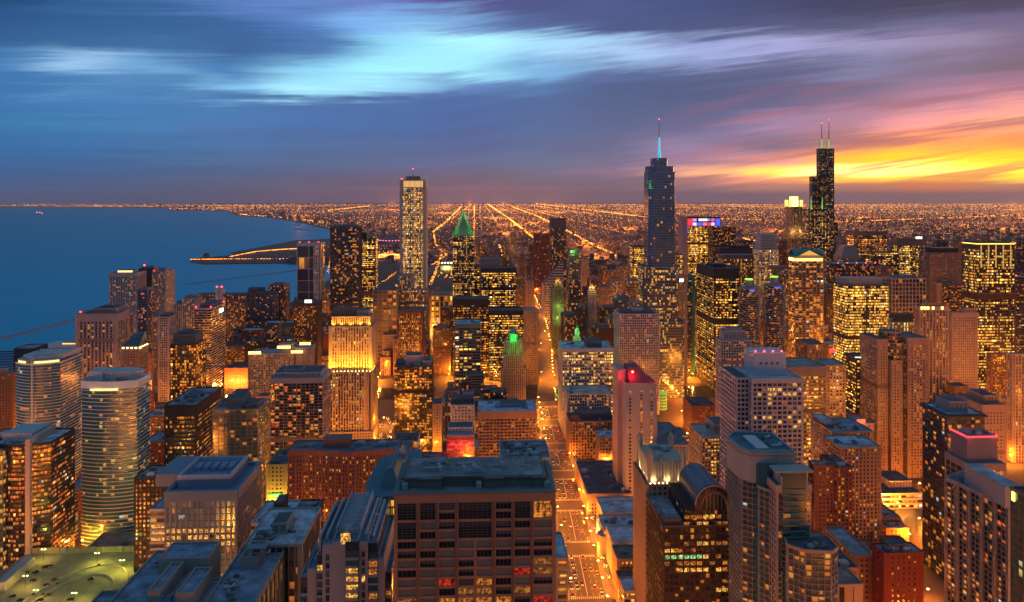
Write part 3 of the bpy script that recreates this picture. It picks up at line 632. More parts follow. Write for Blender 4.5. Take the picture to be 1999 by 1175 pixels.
for k in range(4): bl = MB(); bl.box(x1+.6, x1+1.2, y0+3+k*6, y0+5+k*6, z-1.2, z+.2); bl.build('roof_lamp', glow('roof_lamp_yellow', (1, .8, .25), 6), t['root'])
T('apartment_tower', 'dark glass tower with a blue tinted crown and many amber rooms', 'apartment tower', 333, 382, 672, 960, 34, cur(BRONZE, GK, .42, 'O'), ph=((.06,.94,.1,.9,13,(.06,.11,.15)),(.2,.6,.3,.8,16,SLATE)), roofc=ROOFD, lights=0)
T('apartment_tower', 'tall bronze tower behind the teal crowned block, with lit corner rooms', 'apartment tower', 232, 246, 618, 1250, 24, res((.2,.13,.1), .2))
# near left
T('office_tower', 'sliver of a blue lit glass block at the left edge of the photo', 'office tower', -60, 6, 878, 590, 30, cur(SLATE, GT, .3, 'Y'))
T('apartment_tower', 'brown brick tower with dark end wall at the far left edge', 'apartment tower', -40, 26, 728, 900, None, S('punch', (.19,.1,.05), GN, .1, .2, 'R', 1.5), xs=30, ph=PH)
T('apartment_tower', 'dark navy tower rising behind the curved white crowned tower', 'apartment tower', 27, 66, 680, 960, 30, cur(DARK, (.008,.014,.03), .05), xs=74)
def curved(name, label, cat, xl, xr, yt, Y, D, bulge, st, side=1, cols=7, **k):
    """tower whose north front bows outwards"""
    x0, x1 = XY(xl, Y), XY(xr, Y); z = ZAT(yt, (x0+x1)/2, Y); root = empty(name, (x0+x1)/2, Y+D/2); tag(root, label, cat); FOOT.append((x0, x1, Y-bulge, Y+D))
    front = [(x0+(x1-x0)*i/cols, Y-bulge*(1-(2*i/cols-1)**2)) for i in range(cols+1)]; pts = front+[(x1, Y+D), (x0, Y+D)]
    shaft(root, pts, 0, z-1.5, st); roof(root, pts, z-1.5, st['e'], k.get('rw', st['wall']), k.get('roofc', ROOFS), 1.5, k.get('band', 0))
    return dict(root=root, x0=x0, x1=x1, y0=Y, y1=Y+D, z=z-1.5, pts=pts, front=front)
# curved white tower with glowing crown
t = curved('apartment_tower', 'white banded teal glass tower with a glowing yellow crown strip, far left', 'apartment tower', 32, 118, 706, 790, 40, 9, bal((.72,.74,.75), .08, (.03,.14,.18), fl=3.2, e=.7, pw=0, sh=.13, curtain=.09))
x0, x1, y0, y1, z = t['x0'], t['x1'], t['y0'], t['y1'], t['z']
bb = MB(); f = offset(t['front']+[(x1, y1), (x0, y1)], -1.5)
for k in range(7):
    if k == 2: continue
    p, q = f[k], f[k+1]; bb.face([(*p, z+.4), (*q, z+.4), (*q, z+3.6), (*p, z+3.6)])
bb.build('crown_lights', glow('crown_lemon', (1, .86, .22), 1.3), t['root'])
roofp = offset(t['pts'], -.6); bb = MB(); bb.prism(roofp, z+3.7, z+4.5); bb.prism(offset(t['pts'], -5), z+4.5, z+8); bb.build('crown_slab', wallmat(PALE), t['root'])
bb = MB(); bb.prism([(x0+20, y0-2), (x1+1, y0+4), (x1+1, y1), (x0+20, y0+9)], z+4.51, z+9, top=[(x0+20, y0-2), (x1+1, y0+4), (x1+1, y1), (x0+20, y0+9)]); bb.box(x0+20.5, x0+22.5, y0-9.6, y0-5, 20, z+6); bb.build('fin_wall', wallmat(PALE), t['root']); roof_clutter(t['root'], x0+4, x0+18, y0+8, y1-8, z+8, 4)
# big banded glass tower
t = curved('apartment_tower', 'broad teal glass tower with thin white balcony bands and a drum roof', 'apartment tower', 160, 268, 742, 650, 24, 5, bal((.72,.74,.76), .085, (.035,.13,.15), 'Y', fl=3.25, e=.75, bay=3.2, pw=0, sh=.13, curtain=.09), roofc=ROOFS, band=5)
x0, x1, y0, y1, z = t['x0'], t['x1'], t['y0'], t['y1'], t['z']
bb = MB(); bb.prism(ring((x0+x1)/2+4, (y0+y1)/2+1, 12, 24, 0, 1.5, .8), z, z+6.5); bb.prism(ring((x0+x1)/2+4, (y0+y1)/2+1, 13, 24, 0, 1.5, .8), z+6.5, z+7.3); bb.build('roof_drum', [wallmat(PALE)], t['root'])
bb = MB(); bb.box(x0+3, x0+16, y0+4, y1-2, z, z+8); bb.build('roof_cabin', wallmat(PALE), t['root']); roof_clutter(t['root'], x0+18, x1-5, y0, y0+5, z+.4, 4)
bb = MB()
for k in range(14): bb.box(x0+10+k*1.7, x0+11.2+k*1.7, y0-6.3, y0-5.7, z-6, z-4.4)
bb.build('terrace_lamps', glow('terrace_lamp', (1, .75, .25), 1.6), t['root'])
# near-left dark curved office with white fin
t = curved('office_tower', 'black curved glass tower with orange rooms split by a pale vertical fin', 'office tower', -12, 100, 862, 600, 34, 7, S('curtain', DARK, GK, .36, .85, 'R', 1.7, bay=2.4, fl=3.5, sh=.34, pw=.05), roofc=ROOFS)
x0, x1, y0, y1, z = t['x0'], t['x1'], t['y0'], t['y1'], t['z']; xf = XY(56, 593)
bb = MB(); bb.box(xf-1.6, xf+1.9, y0-9, y0+26, 8, z+6); bb.build('fin_wall', wallmat((.5,.38,.33)), t['root']); bb = MB(); bb.box(x0+4, xf-4, y0+4, y1-4, z, z+7); bb.build('roof_cabin', wallmat(PALE), t['root']); roof_clutter(t['root'], x0+4, xf-6, y0-2, y0+4, z+.4, 5)
t = T('office_block', 'low white block with a green lit glass side wall, right of the fin tower', 'office building', 105, 122, 976, 640, None, S('bands', (.42,.4,.36), GT, .25, .3, 'G', 1.2), xs=152, clutter=4, roofc=ROOFD)
bb = MB(); xw = t['x1']+.75; bb.face([(xw, t['y0']+8, 14), (xw, t['y1']-6, 14), (xw, t['y1']-6, t['z']-5), (xw, t['y0']+8, t['z']-5)], [(0, 0), (16, 0), (16, 9), (0, 9)])
bb.build('media_wall', glassmat((.05,.12,.02), 1.0, 0., 'G', .55), t['root'])
T('apartment_block', 'dark mid rise with red orange windows between the broad teal tower and hospital', 'apartment block', 262, 318, 932, 560, 26, S('punch', DARK, GK, .42, .2, 'R', 1.4, bay=3.2, pw=.4, sh=.35), clutter=5)
T('office_block', 'tan low hall with a flat sand coloured roof behind the parking deck', 'hall', 148, 262, 1087, 600, 44, S('punch', STONE, GN, .0), roofc=(.30,.25,.2), clutter=2)
T('office_block', 'red brick annex with a pale gabled roof beside the curved white tower', 'annex', 126, 160, 952, 700, 30, S('punch', RED, GN, .2, .2, 'R'), roofc=ROOF, clutter=2)
T('office_tower', 'black office slab with amber strip windows and a long grey roof', 'office tower', 322, 383, 790, 690, None, ofc(DARK, .36, 'O', 1.5, fl=4., bay=2.2), xs=430, roofc=ROOF, band=9, clutter=16, ph=((.35,.75,.35,.6,4),))
T('apartment_block', 'low dark red block with a grey lean roof left of the black office slab', 'apartment block', 281, 322, 862, 760, 34, S('punch', BRICK, GN, .2, .2, 'R'), clutter=3, roofc=ROOF)
T('office_block', 'small bluish roofed block by the river, left of the black office slab', 'office building', 283, 321, 812, 860, 30, res(BROWN, .15), roofc=ROOFS, ph=PH)
T('apartment_tower', 'green glass apartment tower with mixed lit rooms and a glass penthouse', 'apartment tower', 415, 504, 798, 665, None, S('frame', (.2,.22,.2), GG, .16, .3, 'O', 1.5, bay=5., sh=.1, pw=.1), xs=524, ph=((.3,.62,.1,.8,9,(.1,.17,.2)),(.05,.28,.3,.8,4),(.68,.95,.1,.7,4,SLATE)), clutter=8, lights=0)
T('apartment_tower', 'wide dark apartment tower with thin pale balcony lines and a grey hipped roof', 'apartment tower', 528, 630, 738, 780, 40, bal((.3,.28,.28), .2, GK, 'R', fl=3.1, e=.5), xs=640, band=4, roofc=ROOFS, ph=((.06,.94,.12,.9,6,(.4,.36,.36)),(.2,.55,.3,.7,7.5,PALE)))
t = T('hotel_tower', 'broad stepped concrete hotel with punched lights and ringed lit crowns', 'hotel', 485, 572, 690, 985, 32, S('punch', (.34,.27,.22), GN, .34, .1, 'Y', 2.2), roofc=ROOF, rw=STONE)
for a, c, yt in ((540, 571, 676), (566, 609, 682)):
    X0, X1 = XY(a, 985), XY(c, 985); zz = ZAT(yt, X0, 985); pp = ring((X0+X1)/2, 1002, (X1-X0)/2, 12); shaft(t['root'], pp, 0, zz, t['st']); roof(t['root'], pp, zz, .5, STONE, ROOF); FOOT.append((X0, X1, 985, 1025))
for a, c, yt, Y in ((485, 510, 686, 984), (541, 568, 675, 984), (568, 592, 684, 982), (585, 607, 668, 984)):
    bb = MB(); X0, X1 = XY(a, Y), XY(c, Y); zz = ZAT(yt, X0, Y)
    for k in range(7): w = (X1-X0)/7; bb.box(X0+k*w+.3, X0+k*w+w-.5, Y-.9, Y-.4, zz-3.5, zz)
    bb.build('crown_lights', glow('crown_amber', (1, .55, .15), 4), t['root'])
t = T('warehouse', 'orange lit brick warehouse on the river bank left of the stepped hotel', 'warehouse', 438, 484, 718, 1172, 40, S('punch', (.42,.16,.07), GN, .2, 0, 'O'), roofc=ROOFD)
for q in (.2, .5, .8): light('POINT', t['root'], (t['x0']+(t['x1']-t['x0'])*q, t['y0']-12, 10), 60000, (1, .3, .04), .8, 'wall_lamp')
t = T('warehouse', 'low orange lit terrace building on the far river bank at left', 'warehouse', 283, 332, 742, 1172, 40, S('bands', (.42,.17,.07), GN, .3, 0, 'O'), roofc=ROOFD)
for q in (.2, .5, .8): light('POINT', t['root'], (t['x0']+(t['x1']-t['x0'])*q, t['y0']-12, 10), 60000, (1, .3, .04), .8, 'wall_lamp')
T('apartment_block', 'dark red mid rise with a blank side wall above the river terrace', 'apartment block', 280, 322, 688, 1210, 30, S('punch', (.15,.05,.04), GN, .3, .1, 'O'), xs=331, roofc=ROOFD)
T('apartment_block', 'brown block with lit rooms between dark glass tower and banded hotel', 'apartment block', 436, 478, 676, 1260, 30, res(BROWN, .35), roofc=ROOFD)
T('office_block', 'small brown block with bright windows at the foot of the stepped tower', 'office building', 540, 572, 660, 1300, 30, res(BROWN, .35), roofc=ROOFD)
# middle left
t = T('apartment_tower', 'blue glass tower in a white grid frame with red roof lights', 'apartment tower', 580, 626, 474, 1580, 40, S('frame', PALE, (.008,.03,.07), .12, .2, 'O', 1.9, bay=20, fl=24, pw=.05, sh=.05, e=.5), xs=638, band=5, lights=3)
shaft(t['root'], rect(t['x1']-15, t['x1']-3, t['y0']-.35, t['y0']+2), 10, t['z']-5.3, S('grid', PALE, GB, .3, .2, 'O', bay=4, fl=4))
t = T('hotel_tower', 'dark brown hotel tower with a white roof sign in front of the framed blue tower', 'hotel', 573, 620, 590, 1195, 30, S('grid', (.05,.035,.03), GK, .3, .2, 'O', 1.8, bay=2.8, fl=3.2), xs=632, band=5, roofc=ROOFD)
sign(t['root'], 595, 609, 585, 591, 1195, s=3, letters=5)
T('apartment_tower', 'tall black tower wrapped in thin wavy balcony lines beside the harbour', 'apartment tower', 645, 700, 442, 1340, 38, bal((.12,.11,.12), .2, GK, 'O', fl=3.4, e=.8, bay=3.6), xs=707, ph=((.1,.9,.2,.8,4),))
t = T('office_tower', 'yellow lit office slab with a dark belt, right of the tall black tower', 'office tower', 704, 733, 466, 1600, 40, ofc(BRONZE, .85, 'Y', 2.0, fl=4.2, bay=2.6), ph=((.05,.4,.1,.9,14, DARK),), roofc=ROOFD)
bb = MB(); bb.box(t['x0']-1, t['x1']+1, t['y0']-1, t['y1']+1, t['z']*.42, t['z']*.42+9); bb.build('plant_floor', wallmat((.1,.05,.03)), t['root'])
T('apartment_tower', 'tower in a pale lattice frame with orange rooms right of the floodlit tower', 'apartment tower', 728, 775, 566, 1330, 34, S('frame', (.3,.22,.17), GN, .3, .25, 'O', 1.7, bay=9, fl=7, pw=.12, sh=.12), ph=((.15,.8,.2,.8,3),), roofc=ROOFD)
T('office_tower', 'grey ribbed stepped block standing before the tall crowned white tower', 'office tower', 777, 806, 538, 1395, 30, pie((.36,.31,.28), .3, GN, 'O', pw=.5), roofc=ROOF)
T('office_tower', 'lower ribbed wing with orange bays under the tall crowned white tower', 'office tower', 772, 835, 566, 1385, 26, pie((.32,.25,.21), .35, GN, 'O', pw=.5), roofc=ROOF)
T('hotel_tower', 'rust brown tower with vertical rows of amber lights and dark end walls', 'hotel', 778, 825, 606, 1190, 36, pie((.22,.085,.03), .38, GK, 'O', pw=.55, bay=3.), xs=840, roofc=(.2,.12,.1), band=4)
t = T('apartment_tower', 'black residential tower with cut corners and a pale lift house', 'apartment tower', 770, 843, 714, 875, 32, cur(DARK, GK, .34, 'O', bay=3, fl=3.3, sh=.2), ph=((.28,.7,.2,.8,12,(.35,.36,.42)),(.02,.25,.2,.8,4,SLATE),(.74,.97,.1,.9,6,(.33,.34,.4))), roofc=ROOF, clutter=4)
# the white tall ribbed tower with a glowing crown
def ribbed():
    xl, xr, yt, Y = 781, 831, 352, 1480
    x0, x1 = XY(xl, Y), XY(xr, Y); z = ZAT(yt, x0, Y); D = 50; root = empty('office_tower', (x0+x1)/2, Y+D/2)
    tag(root, 'very tall pale ribbed tower with a glowing amber crown and small mast', 'skyscraper'); FOOT.append((x0, x1, Y, Y+D))
    st = S('piers', (.44,.40,.38), GK, .8, .45, 'Y', 1.7, bay=2.2, fl=4.3, pw=.42, sh=.16, e=.5, endw=5.5); pts = rect(x0, x1, Y, Y+D); shaft(root, pts, 0, z-15, st)
    bb = MB(); bb.prism(offset(pts, -.3), z-15, z)
    for k in range(16): a = x0+6+k*(x1-x0-12)/16; bb.box(a, a+1.2, Y-.35, Y+.3, z-15, z-.4)
    bb.box(x0-.4, x0+5.8, Y-.5, Y+5, z-15, z); bb.box(x1-5.8, x1+.4, Y-.5, Y+5, z-15, z); bb.build('crown', wallmat((.44,.40,.38)), root)
    bb = MB(); bb.box(x0+6, x1-6, Y-.24, Y-.02, z-13.5, z-1); bb.build('crown_lights', glow('crown_gold', (1, .52, .12), 1.3), root)
    roof(root, pts, z, .4, (.44,.40,.38), ROOFD, 1.2); penthouse(root, x0+10, x1-12, Y+8, Y+36, z+.4, z+8.5, (.4,.36,.36)); aerial(root, x0+24, Y+20, z+9, 17, .8); beacon(root, x0+3, Y+2, z+1.2, 1.)
    beacon(root, x0+24, Y+19, z+22, .9)
ribbed()
# floodlit stepped tower (golden)
def golden():
    Y = 880; x0, x1 = XY(640, Y), XY(727, Y); st = pie((.5,.36,.22), .25, GN, 'Y', bay=3.1, pw=.5, sh=.1, e=.9, fl=4., endw=4.); root = empty('office_tower', (x0+x1)/2, Y+18)
    tag(root, 'golden floodlit stepped tower with stone ribs and a dark hipped roof', 'office tower'); FOOT.append((x0-4, x1+4, Y-8, Y+40))
    z0, z1, z2, z3 = [ZAT(v, x0, Y) for v in (842, 728, 640, 606)]
    base = rect(x0-2, x1+2, Y-6, Y+40); shaft(root, base, 0, z0, S('punch', (.36,.28,.23), GN, .0)); roof(root, base, z0, .4, STONE, ROOF)
    low = rect(x0, x1-6, Y-2, Y+38); shaft(root, low, z0, z1, st); roof(root, low, z1, .9, STONE, ROOF, 1.6)
    wx = rect(x1-5.9, x1+.5, Y-1, Y+36); shaft(root, wx, 0, z1, st); up = rect(x0+1, x1-1, Y+3, Y+36); shaft(root, up, z1, z2, st)
    c1 = rect(x0+3.5, x1-3.5, Y+5.5, Y+33); st2 = pie((.5,.36,.22), .0, GN, 'Y', bay=2.2, pw=.5, sh=0, e=.6); roof(root, up, z2, .9, STONE, ROOF, 1.2)
    shaft(root, c1, z2, z2+(z3-z2)*.55, st2); zc = z2+(z3-z2)*.55; roof(root, c1, zc, .6, STONE, ROOF)
    bb = MB(); c2 = rect(x0+1, x0+30, Y+8, Y+31); bb.prism(c2, zc+.3, z3, top=offset(c2, -1.6)); bb.build('roof_house', wallmat((.12,.08,.07)), root); penthouse(root, x0+32, x1-6, Y+9, Y+29, zc+.3, z3-2)
    for k in range(12):
        x = x0+2.5+k*(x1-x0-5)/11; bl = MB(); bl.box(x-.4, x+.4, Y-.9, Y-.2, z1+1.7, z1+2.3); bl.build('floodlight', glow('flood_amber', (1, .6, .12), 14), root)
    for k in range(7): light('SPOT', root, (x0+2+k*(x1-x0-4)/6, Y-4.5, z1+1.), 36000, (1, .36, .022), .6, 'floodlight_beam', (R(90+66), 0, 0), 80); light('SPOT', root, (x0+2+k*(x1-x0-4)/6, Y-9, z1-2.), 60000, (1, .34, .02), .6, 'floodlight_beam', (R(90+58), 0, 0), 60)
    for k in range(5): light('SPOT', root, (x0+5+k*(x1-x0-10)/4, Y+.2, z2+1.8), 12000, (1, .42, .03), .5, 'floodlight_beam', (R(90+55), 0, 0), 110)
    for k in range(3): light('SPOT', root, (x1+7, Y+4+k*9, z1-3), 30000, (1, .36, .022), .6, 'floodlight_beam', (R(90+60), 0, R(90)), 80)
    for zz in (20, 45): light('POINT', root, (x1+5, Y+2, zz-8), 15000, (1, .42, .03), .8, 'floodlight_beam')
golden()
# ------------------------------------------------------------------ centre
def pyramid_tower():
    Y = 1440; x0, x1 = XY(884, Y), XY(925, Y); D = x1-x0; st = S('bands', (.1,.09,.1), GK, .42, .6, 'Y', 1.8, fl=4, bay=2.6, sh=.4); root = empty('office_tower', (x0+x1)/2, Y+D/2)
    tag(root, 'pointed office tower with a green lit chevron roof and spire', 'skyscraper'); FOOT.append((x0, x1, Y, Y+D)); z1, zt, zs = [ZAT(v, x0, Y) for v in (460, 416, 397)]
    pts = rect(x0, x1, Y, Y+D); shaft(root, pts, 0, z1, st); cx, cy = (x0+x1)/2, Y+D/2; roof(root, pts, z1, .4, SLATE, ROOFD, .6)
    bb = MB()
    for k in range(5):                                               # nested gables stepping up to the point, on all four sides
        w = D/2*(1-.17*k); zb = z1+(zt-z1)*.13*k; h = (zt-z1)*(.62-.07*k); e = .0
        for s in (-1, 1):
            bb.face([(cx-w, cy+s*w, zb), (cx+w, cy+s*w, zb), (cx, cy+s*w*.82, zb+h)]); bb.face([(cx+s*w, cy-w, zb), (cx+s*w, cy+w, zb), (cx+s*w*.82, cy, zb+h)])
            bb.face([(cx-w, cy+s*w, zb), (cx, cy+s*w*.82, zb+h), (cx, cy, zb+h+4), (cx-w*.1, cy, zb+h)]); bb.face([(cx+w, cy+s*w, zb), (cx, cy+s*w*.82, zb+h), (cx, cy, zb+h+4), (cx+w*.1, cy, zb+h)])
    bb.cone(rect(cx-5, cx+5, cy-5, cy+5), z1+(zt-z1)*.55, (cx, cy, zt+3)); bb.build('chevron_roof', wallmat((.2,.24,.22)), root)
    bb = MB(); bb.bar((cx, cy, zt-6), (cx, cy, zs), 1.3, 6, r2=.2); bb.build('spire', wallmat((.2,.3,.24)), root)
    gm = glow('green_led', (.02, 1, .16), .42)
    for s in (-1, 1):                                                # strings of green lamps along the hips
        bb = MB()
        for k in range(9):
            for j in range(5):
                t_ = k/9; w = D/2*(1-t_)*(1-.12*j); z = z1+1+(zt-z1)*t_*1.0+j*1.2; bb.box(cx+s*w-.8, cx+s*w+.8, cy-D/2*(1-t_)-1.2, cy-D/2*(1-t_)-.3, z, z+1.5)
        bb.build('roof_lamps', gm, root)
    for s in (-1, 1): light('POINT', root, (cx+s*D*.33, Y-9, z1+8), 1500, (.02, 1, .12), 1, 'green_lamp')
    light('POINT', root, (cx+3, cy-9, zt-4), 1500, (.02, 1, .14), 1, 'green_lamp')
pyramid_tower()
t = T('office_tower', 'black topped office block with dense yellow rows right of the green pointed tower', 'office tower', 939, 1007, 523, 1335, 40, ofc(DARK, .75, 'Y', 1.9, fl=3.9, bay=2.4), band=7, roofc=ROOFD)
T('office_tower', 'plain grey back slab rising behind the black topped office block', 'office tower', 937, 978, 504, 1420, 26, S('punch', (.22,.2,.21), GK, .03, 0), roofc=ROOF)
T('office_tower', 'narrow lit wing between the green pointed tower and the black topped block', 'office tower', 923, 940, 520, 1450, 36, ofc(BRONZE, .5), roofc=ROOFD)
T('office_tower', 'low black office slab with sparse amber rows under the green pointed tower', 'office tower', 884, 954, 583, 1235, 36, ofc(DARK, .4, 'O', 1.6, fl=4, bay=2.4), band=9, roofc=ROOFD)
T('office_tower', 'wide black office slab with dense yellow rows behind the gothic stone tower', 'office tower', 955, 1034, 606, 1205, 36, ofc(DARK, .75, 'Y', 1.9, fl=4, bay=2.4), band=6, roofc=ROOFD)
T('office_tower', 'banded office block with a pale snow dusted roof and bright yellow rows', 'office tower', 888, 938, 632, 1055, 40, S('grid', (.2,.19,.18), GK, .42, .85, 'Y', 2., bay=6, fl=4.2, pw=.1, sh=.42), roofc=(.5,.55,.62), band=4, clutter=6)
T('office_tower', 'tall tan stone tower with slim windows left of the avenue bridge', 'office tower', 1024, 1050, 606, 1175, 36, S('grid', (.4,.24,.13), GN, .25, .2, 'O', 1.7, bay=2.4, pw=.5), roofc=ROOF)
def deco(name, label, xl, xr, rows, Y, D, st, cap, capcol, lamp=None, n=4, cat='tower'):
    """stepped stone tower: rows = tops of the tiers from the ground up (photo rows), each tier narrower"""
    x0, x1 = XY(xl, Y), XY(xr, Y); root = empty(name, (x0+x1)/2, Y+D/2); tag(root, label, cat); FOOT.append((x0, x1, Y, Y+D)); zb = 0; w, d_ = x1-x0, D; cx, cy = (x0+x1)/2, Y+D/2
    for i, (yt, k) in enumerate(rows):
        z = ZAT(yt, x0, Y); pts = rect(cx-w*k/2, cx+w*k/2, cy-d_*k/2, cy+d_*k/2); shaft(root, pts, zb, z, st); roof(root, pts, z, st['e'], st['wall'], ROOFD, .8)
        zb = z
    k = rows[-1][1]*.8; zc = ZAT(cap, x0, Y); bb = MB(); bb.cyl(cx, cy, w*k/2, zb, zb+(zc-zb)*.45, 8); bb.cyl(cx, cy, w*k/2*1.1, zb+(zc-zb)*.45, zb+(zc-zb)*.52, 8); bb.cyl(cx, cy, w*k*.4, zb+(zc-zb)*.52, zc, 8, r2=w*k*.06); bb.build('cupola', wallmat(capcol), root)
    if lamp:
        col, p = lamp; light('POINT', root, (cx-w*.2, cy-w*rows[-1][1]-3, zb+3), p, col, .6, 'floodlight_beam'); light('POINT', root, (cx+w*.25, cy-w*rows[-1][1]-3, zb+3), p*.7, col, .6, 'floodlight_beam')
    return dict(root=root, cx=cx, cy=cy, z=zb, w=w)
t = deco('stone_tower', 'gothic stone tower with a green lit buttressed crown left of the avenue', 980, 1026, ((720, 1.), (694, .86), (668, .6)), 1000, 28, S('piers', (.33,.27,.22), GN, .06, .1, 'O', 1.6, bay=2.8, pw=.5), 640, (.2,.3,.24))
for k in range(8):                                                   # flying buttresses round the crown
    a = 2*pi*(k+.5)/8; bb = MB(); r = t['w']*.42; X, Y_ = t['cx']+r*cos(a), t['cy']+r*sin(a); bb.box(X-1, X+1, Y_-1, Y_+1, t['z']-18, t['z']-3); bb.bar((X, Y_, t['z']-4), (t['cx']+r*.6*cos(a), t['cy']+r*.6*sin(a), t['z']+2), .7); bb.cone(rect(X-1, X+1, Y_-1, Y_+1), t['z']-3, (X, Y_, t['z']+3)); bb.build('buttress', wallmat((.33,.29,.24)), t['root'])
for dx in (-11, 0, 11): light('POINT', t['root'], (t['cx']+dx, t['cy']-17, t['z']-12), 900, (.02, 1, .06), .8, 'green_lamp')
light('POINT', t['root'], (t['cx'], t['cy']-12, t['z']+4), 9000, (.02, 1, .06), .8, 'green_lamp')
t = deco('stone_tower', 'white stone clock tower with a green lit lantern right of the avenue bridge', 1098, 1160, ((706, 1.), (684, .34), (664, .22), (652, .15)), 1010, 30, S('punch', (.48,.4,.32), GN, .12, .1, 'O'), 638, (.3,.36,.3), ((.05, 1, .12), 9000))
light('POINT', t['root'], (t['cx'], t['cy']-12, t['z']-22), 5000, (.1, 1, .12), .6, 'green_lamp')
t = deco('stone_tower', 'dark stone tower with a gold lit lantern and green washed shaft', 1078, 1101, ((563, 1.), (556, .7), (550, .45)), 1390, 20, S('piers', (.22,.24,.16), GN, .08, .1, 'Y', bay=2.6), 544, (.55,.33,.06), ((1, .55, .08), 9000))
for zz in (70, 92): light('POINT', t['root'], (t['cx'], 1380, zz), 7000, (.55, .9, .12), .8, 'floodlight_beam')
deco('stone_tower', 'slender pale stone tower with a small lit temple top beyond the river', 1146, 1168, ((640, 1.), (568, .62), (562, .5)), 1240, 22, S('grid', (.5,.42,.36), GN, .12, .1, 'O', bay=2.6), 556, (.5,.4,.3), ((1, .55, .12), 7000))
def diamond():
    Y = 1770; x0, x1 = XY(1061, Y), XY(1100, Y); D = x1-x0; root = empty('office_tower', (x0+x1)/2, Y+D/2); tag(root, 'office tower with a slanted white striped diamond top', 'office tower'); FOOT.append((x0, x1, Y, Y+D))
    zl, zh = ZAT(556, x0, Y), ZAT(506, x0, Y); pts = rect(x0, x1, Y, Y+D); shaft(root, pts, 0, zl, S('bands', PALE, GN, .3, .5, 'Y', 1.5, fl=4.2, sh=.45))
    bb = MB(); a, b_, c, d2 = (x0, Y, zl), (x1, Y, zl), (x1, Y+D, zl), (x0, Y+D, zl); pk = (x1-.6, Y+.4, zh); bb.face([a, b_, pk]); bb.face([b_, c, pk]); bb.face([c, d2, pk]); bb.face([d2, a, pk]); bb.build('slanted_roof', wallmat((.1,.1,.12)), root)
    bb = MB()
    for k in range(9):
        z = zl+(zh-zl)*(k+.5)/9.5; t_ = (k+.5)/9.5; xa = x0+(x1-x0)*t_; bb.box(xa+.5, x1-.2, Y-.5, Y+.3, z, z+2.2)
    bb.build('white_stripes', wallmat((.6,.6,.62)), root)
diamond()
T('office_tower', 'slim dark violet tower with a plain crown, tallest beyond the diamond top', 'skyscraper', 1075, 1105, 426, 1830, 36, cur((.09,.08,.1), (.02,.02,.04), .18, 'O'), band=24, roofc=ROOFD)
T('office_tower', 'plain dark red slab tower with a lit corner in the south downtown', 'office tower', 1043, 1074, 457, 2300, 40, S('grid', (.13,.02,.025), GK, .06, .2, 'Y', bay=5, fl=5), roofc=ROOFD)
T('office_tower', 'shorter plum coloured tower touching the dark red slab on its left', 'office tower', 1034, 1048, 478, 2480, 40, S('grid', (.1,.035,.04), GK, .1, .2, 'Y'), roofc=ROOFD)
t = T('apartment_tower', 'tower with pale frame and green lit crown right of the diamond top', 'apartment tower', 1112, 1134, 488, 1700, 30, S('frame', (.28,.26,.27), GN, .26, .2, 'Y', bay=5, fl=4), roofc=ROOFD); light('POINT', t['root'], (t['x0']+6, t['y0']-5, t['z']-3), 9000, (.1, 1, .15), .8, 'green_lamp')
T('apartment_tower', 'dark glass tower with pale right edge just beyond the river', 'apartment tower', 1112, 1133, 545, 1420, 30, cur(SLATE, GK, .18, 'Y'), roofc=ROOFD)
# white grid office over the avenue and neighbours
T('office_tower', 'square white gridded office with even yellow rows and a fan house on top', 'office tower', 1098, 1197, 680, 935, 50, S('grid', (.5,.46,.44), GK, .62, .8, 'Y', 1.9, bay=2.9, fl=3.9, pw=.2, sh=.38), band=3, roofc=ROOFS, ph=((.5,.8,.2,.7,8,SLATE),), clutter=5)
T('office_tower', 'shorter white gridded office with a shaded top storey in front of the larger one', 'office tower', 1108, 1193, 768, 885, 40, S('grid', (.47,.42,.4), GK, .3, .35, 'Y', 1.8, bay=2.9, fl=3.6, pw=.3, sh=.36), band=0, roofc=(.5,.46,.44), clutter=6)
T('hotel_block', 'ornate tan hotel with dark roof terrace at the avenue, below the white offices', 'hotel', 1112, 1202, 822, 840, 34, S('grid', (.36,.2,.11), GK, .2, .1, 'O', 1.8, bay=3.4, pw=.5, sh=.3), roofc=ROOFD, ph=((.15,.95,.3,.85,7,(.06,.07,.09)),(.05,.2,.1,.3,6,BROWN)), clutter=8)
t = T('apartment_tower', 'tall white gridded apartment tower with a roof cabin, in front of the glass skyscraper', 'apartment tower', 1209, 1287, 612, 1005, 40, S('grid', (.5,.43,.42), GN, .2, .15, 'O', 1.7, bay=3.0, fl=3.5, pw=.32, sh=.3), ph=((.38,.62,.2,.6,8,PALE),(.1,.9,.1,.9,2.5,SLATE)), roofc=ROOF)
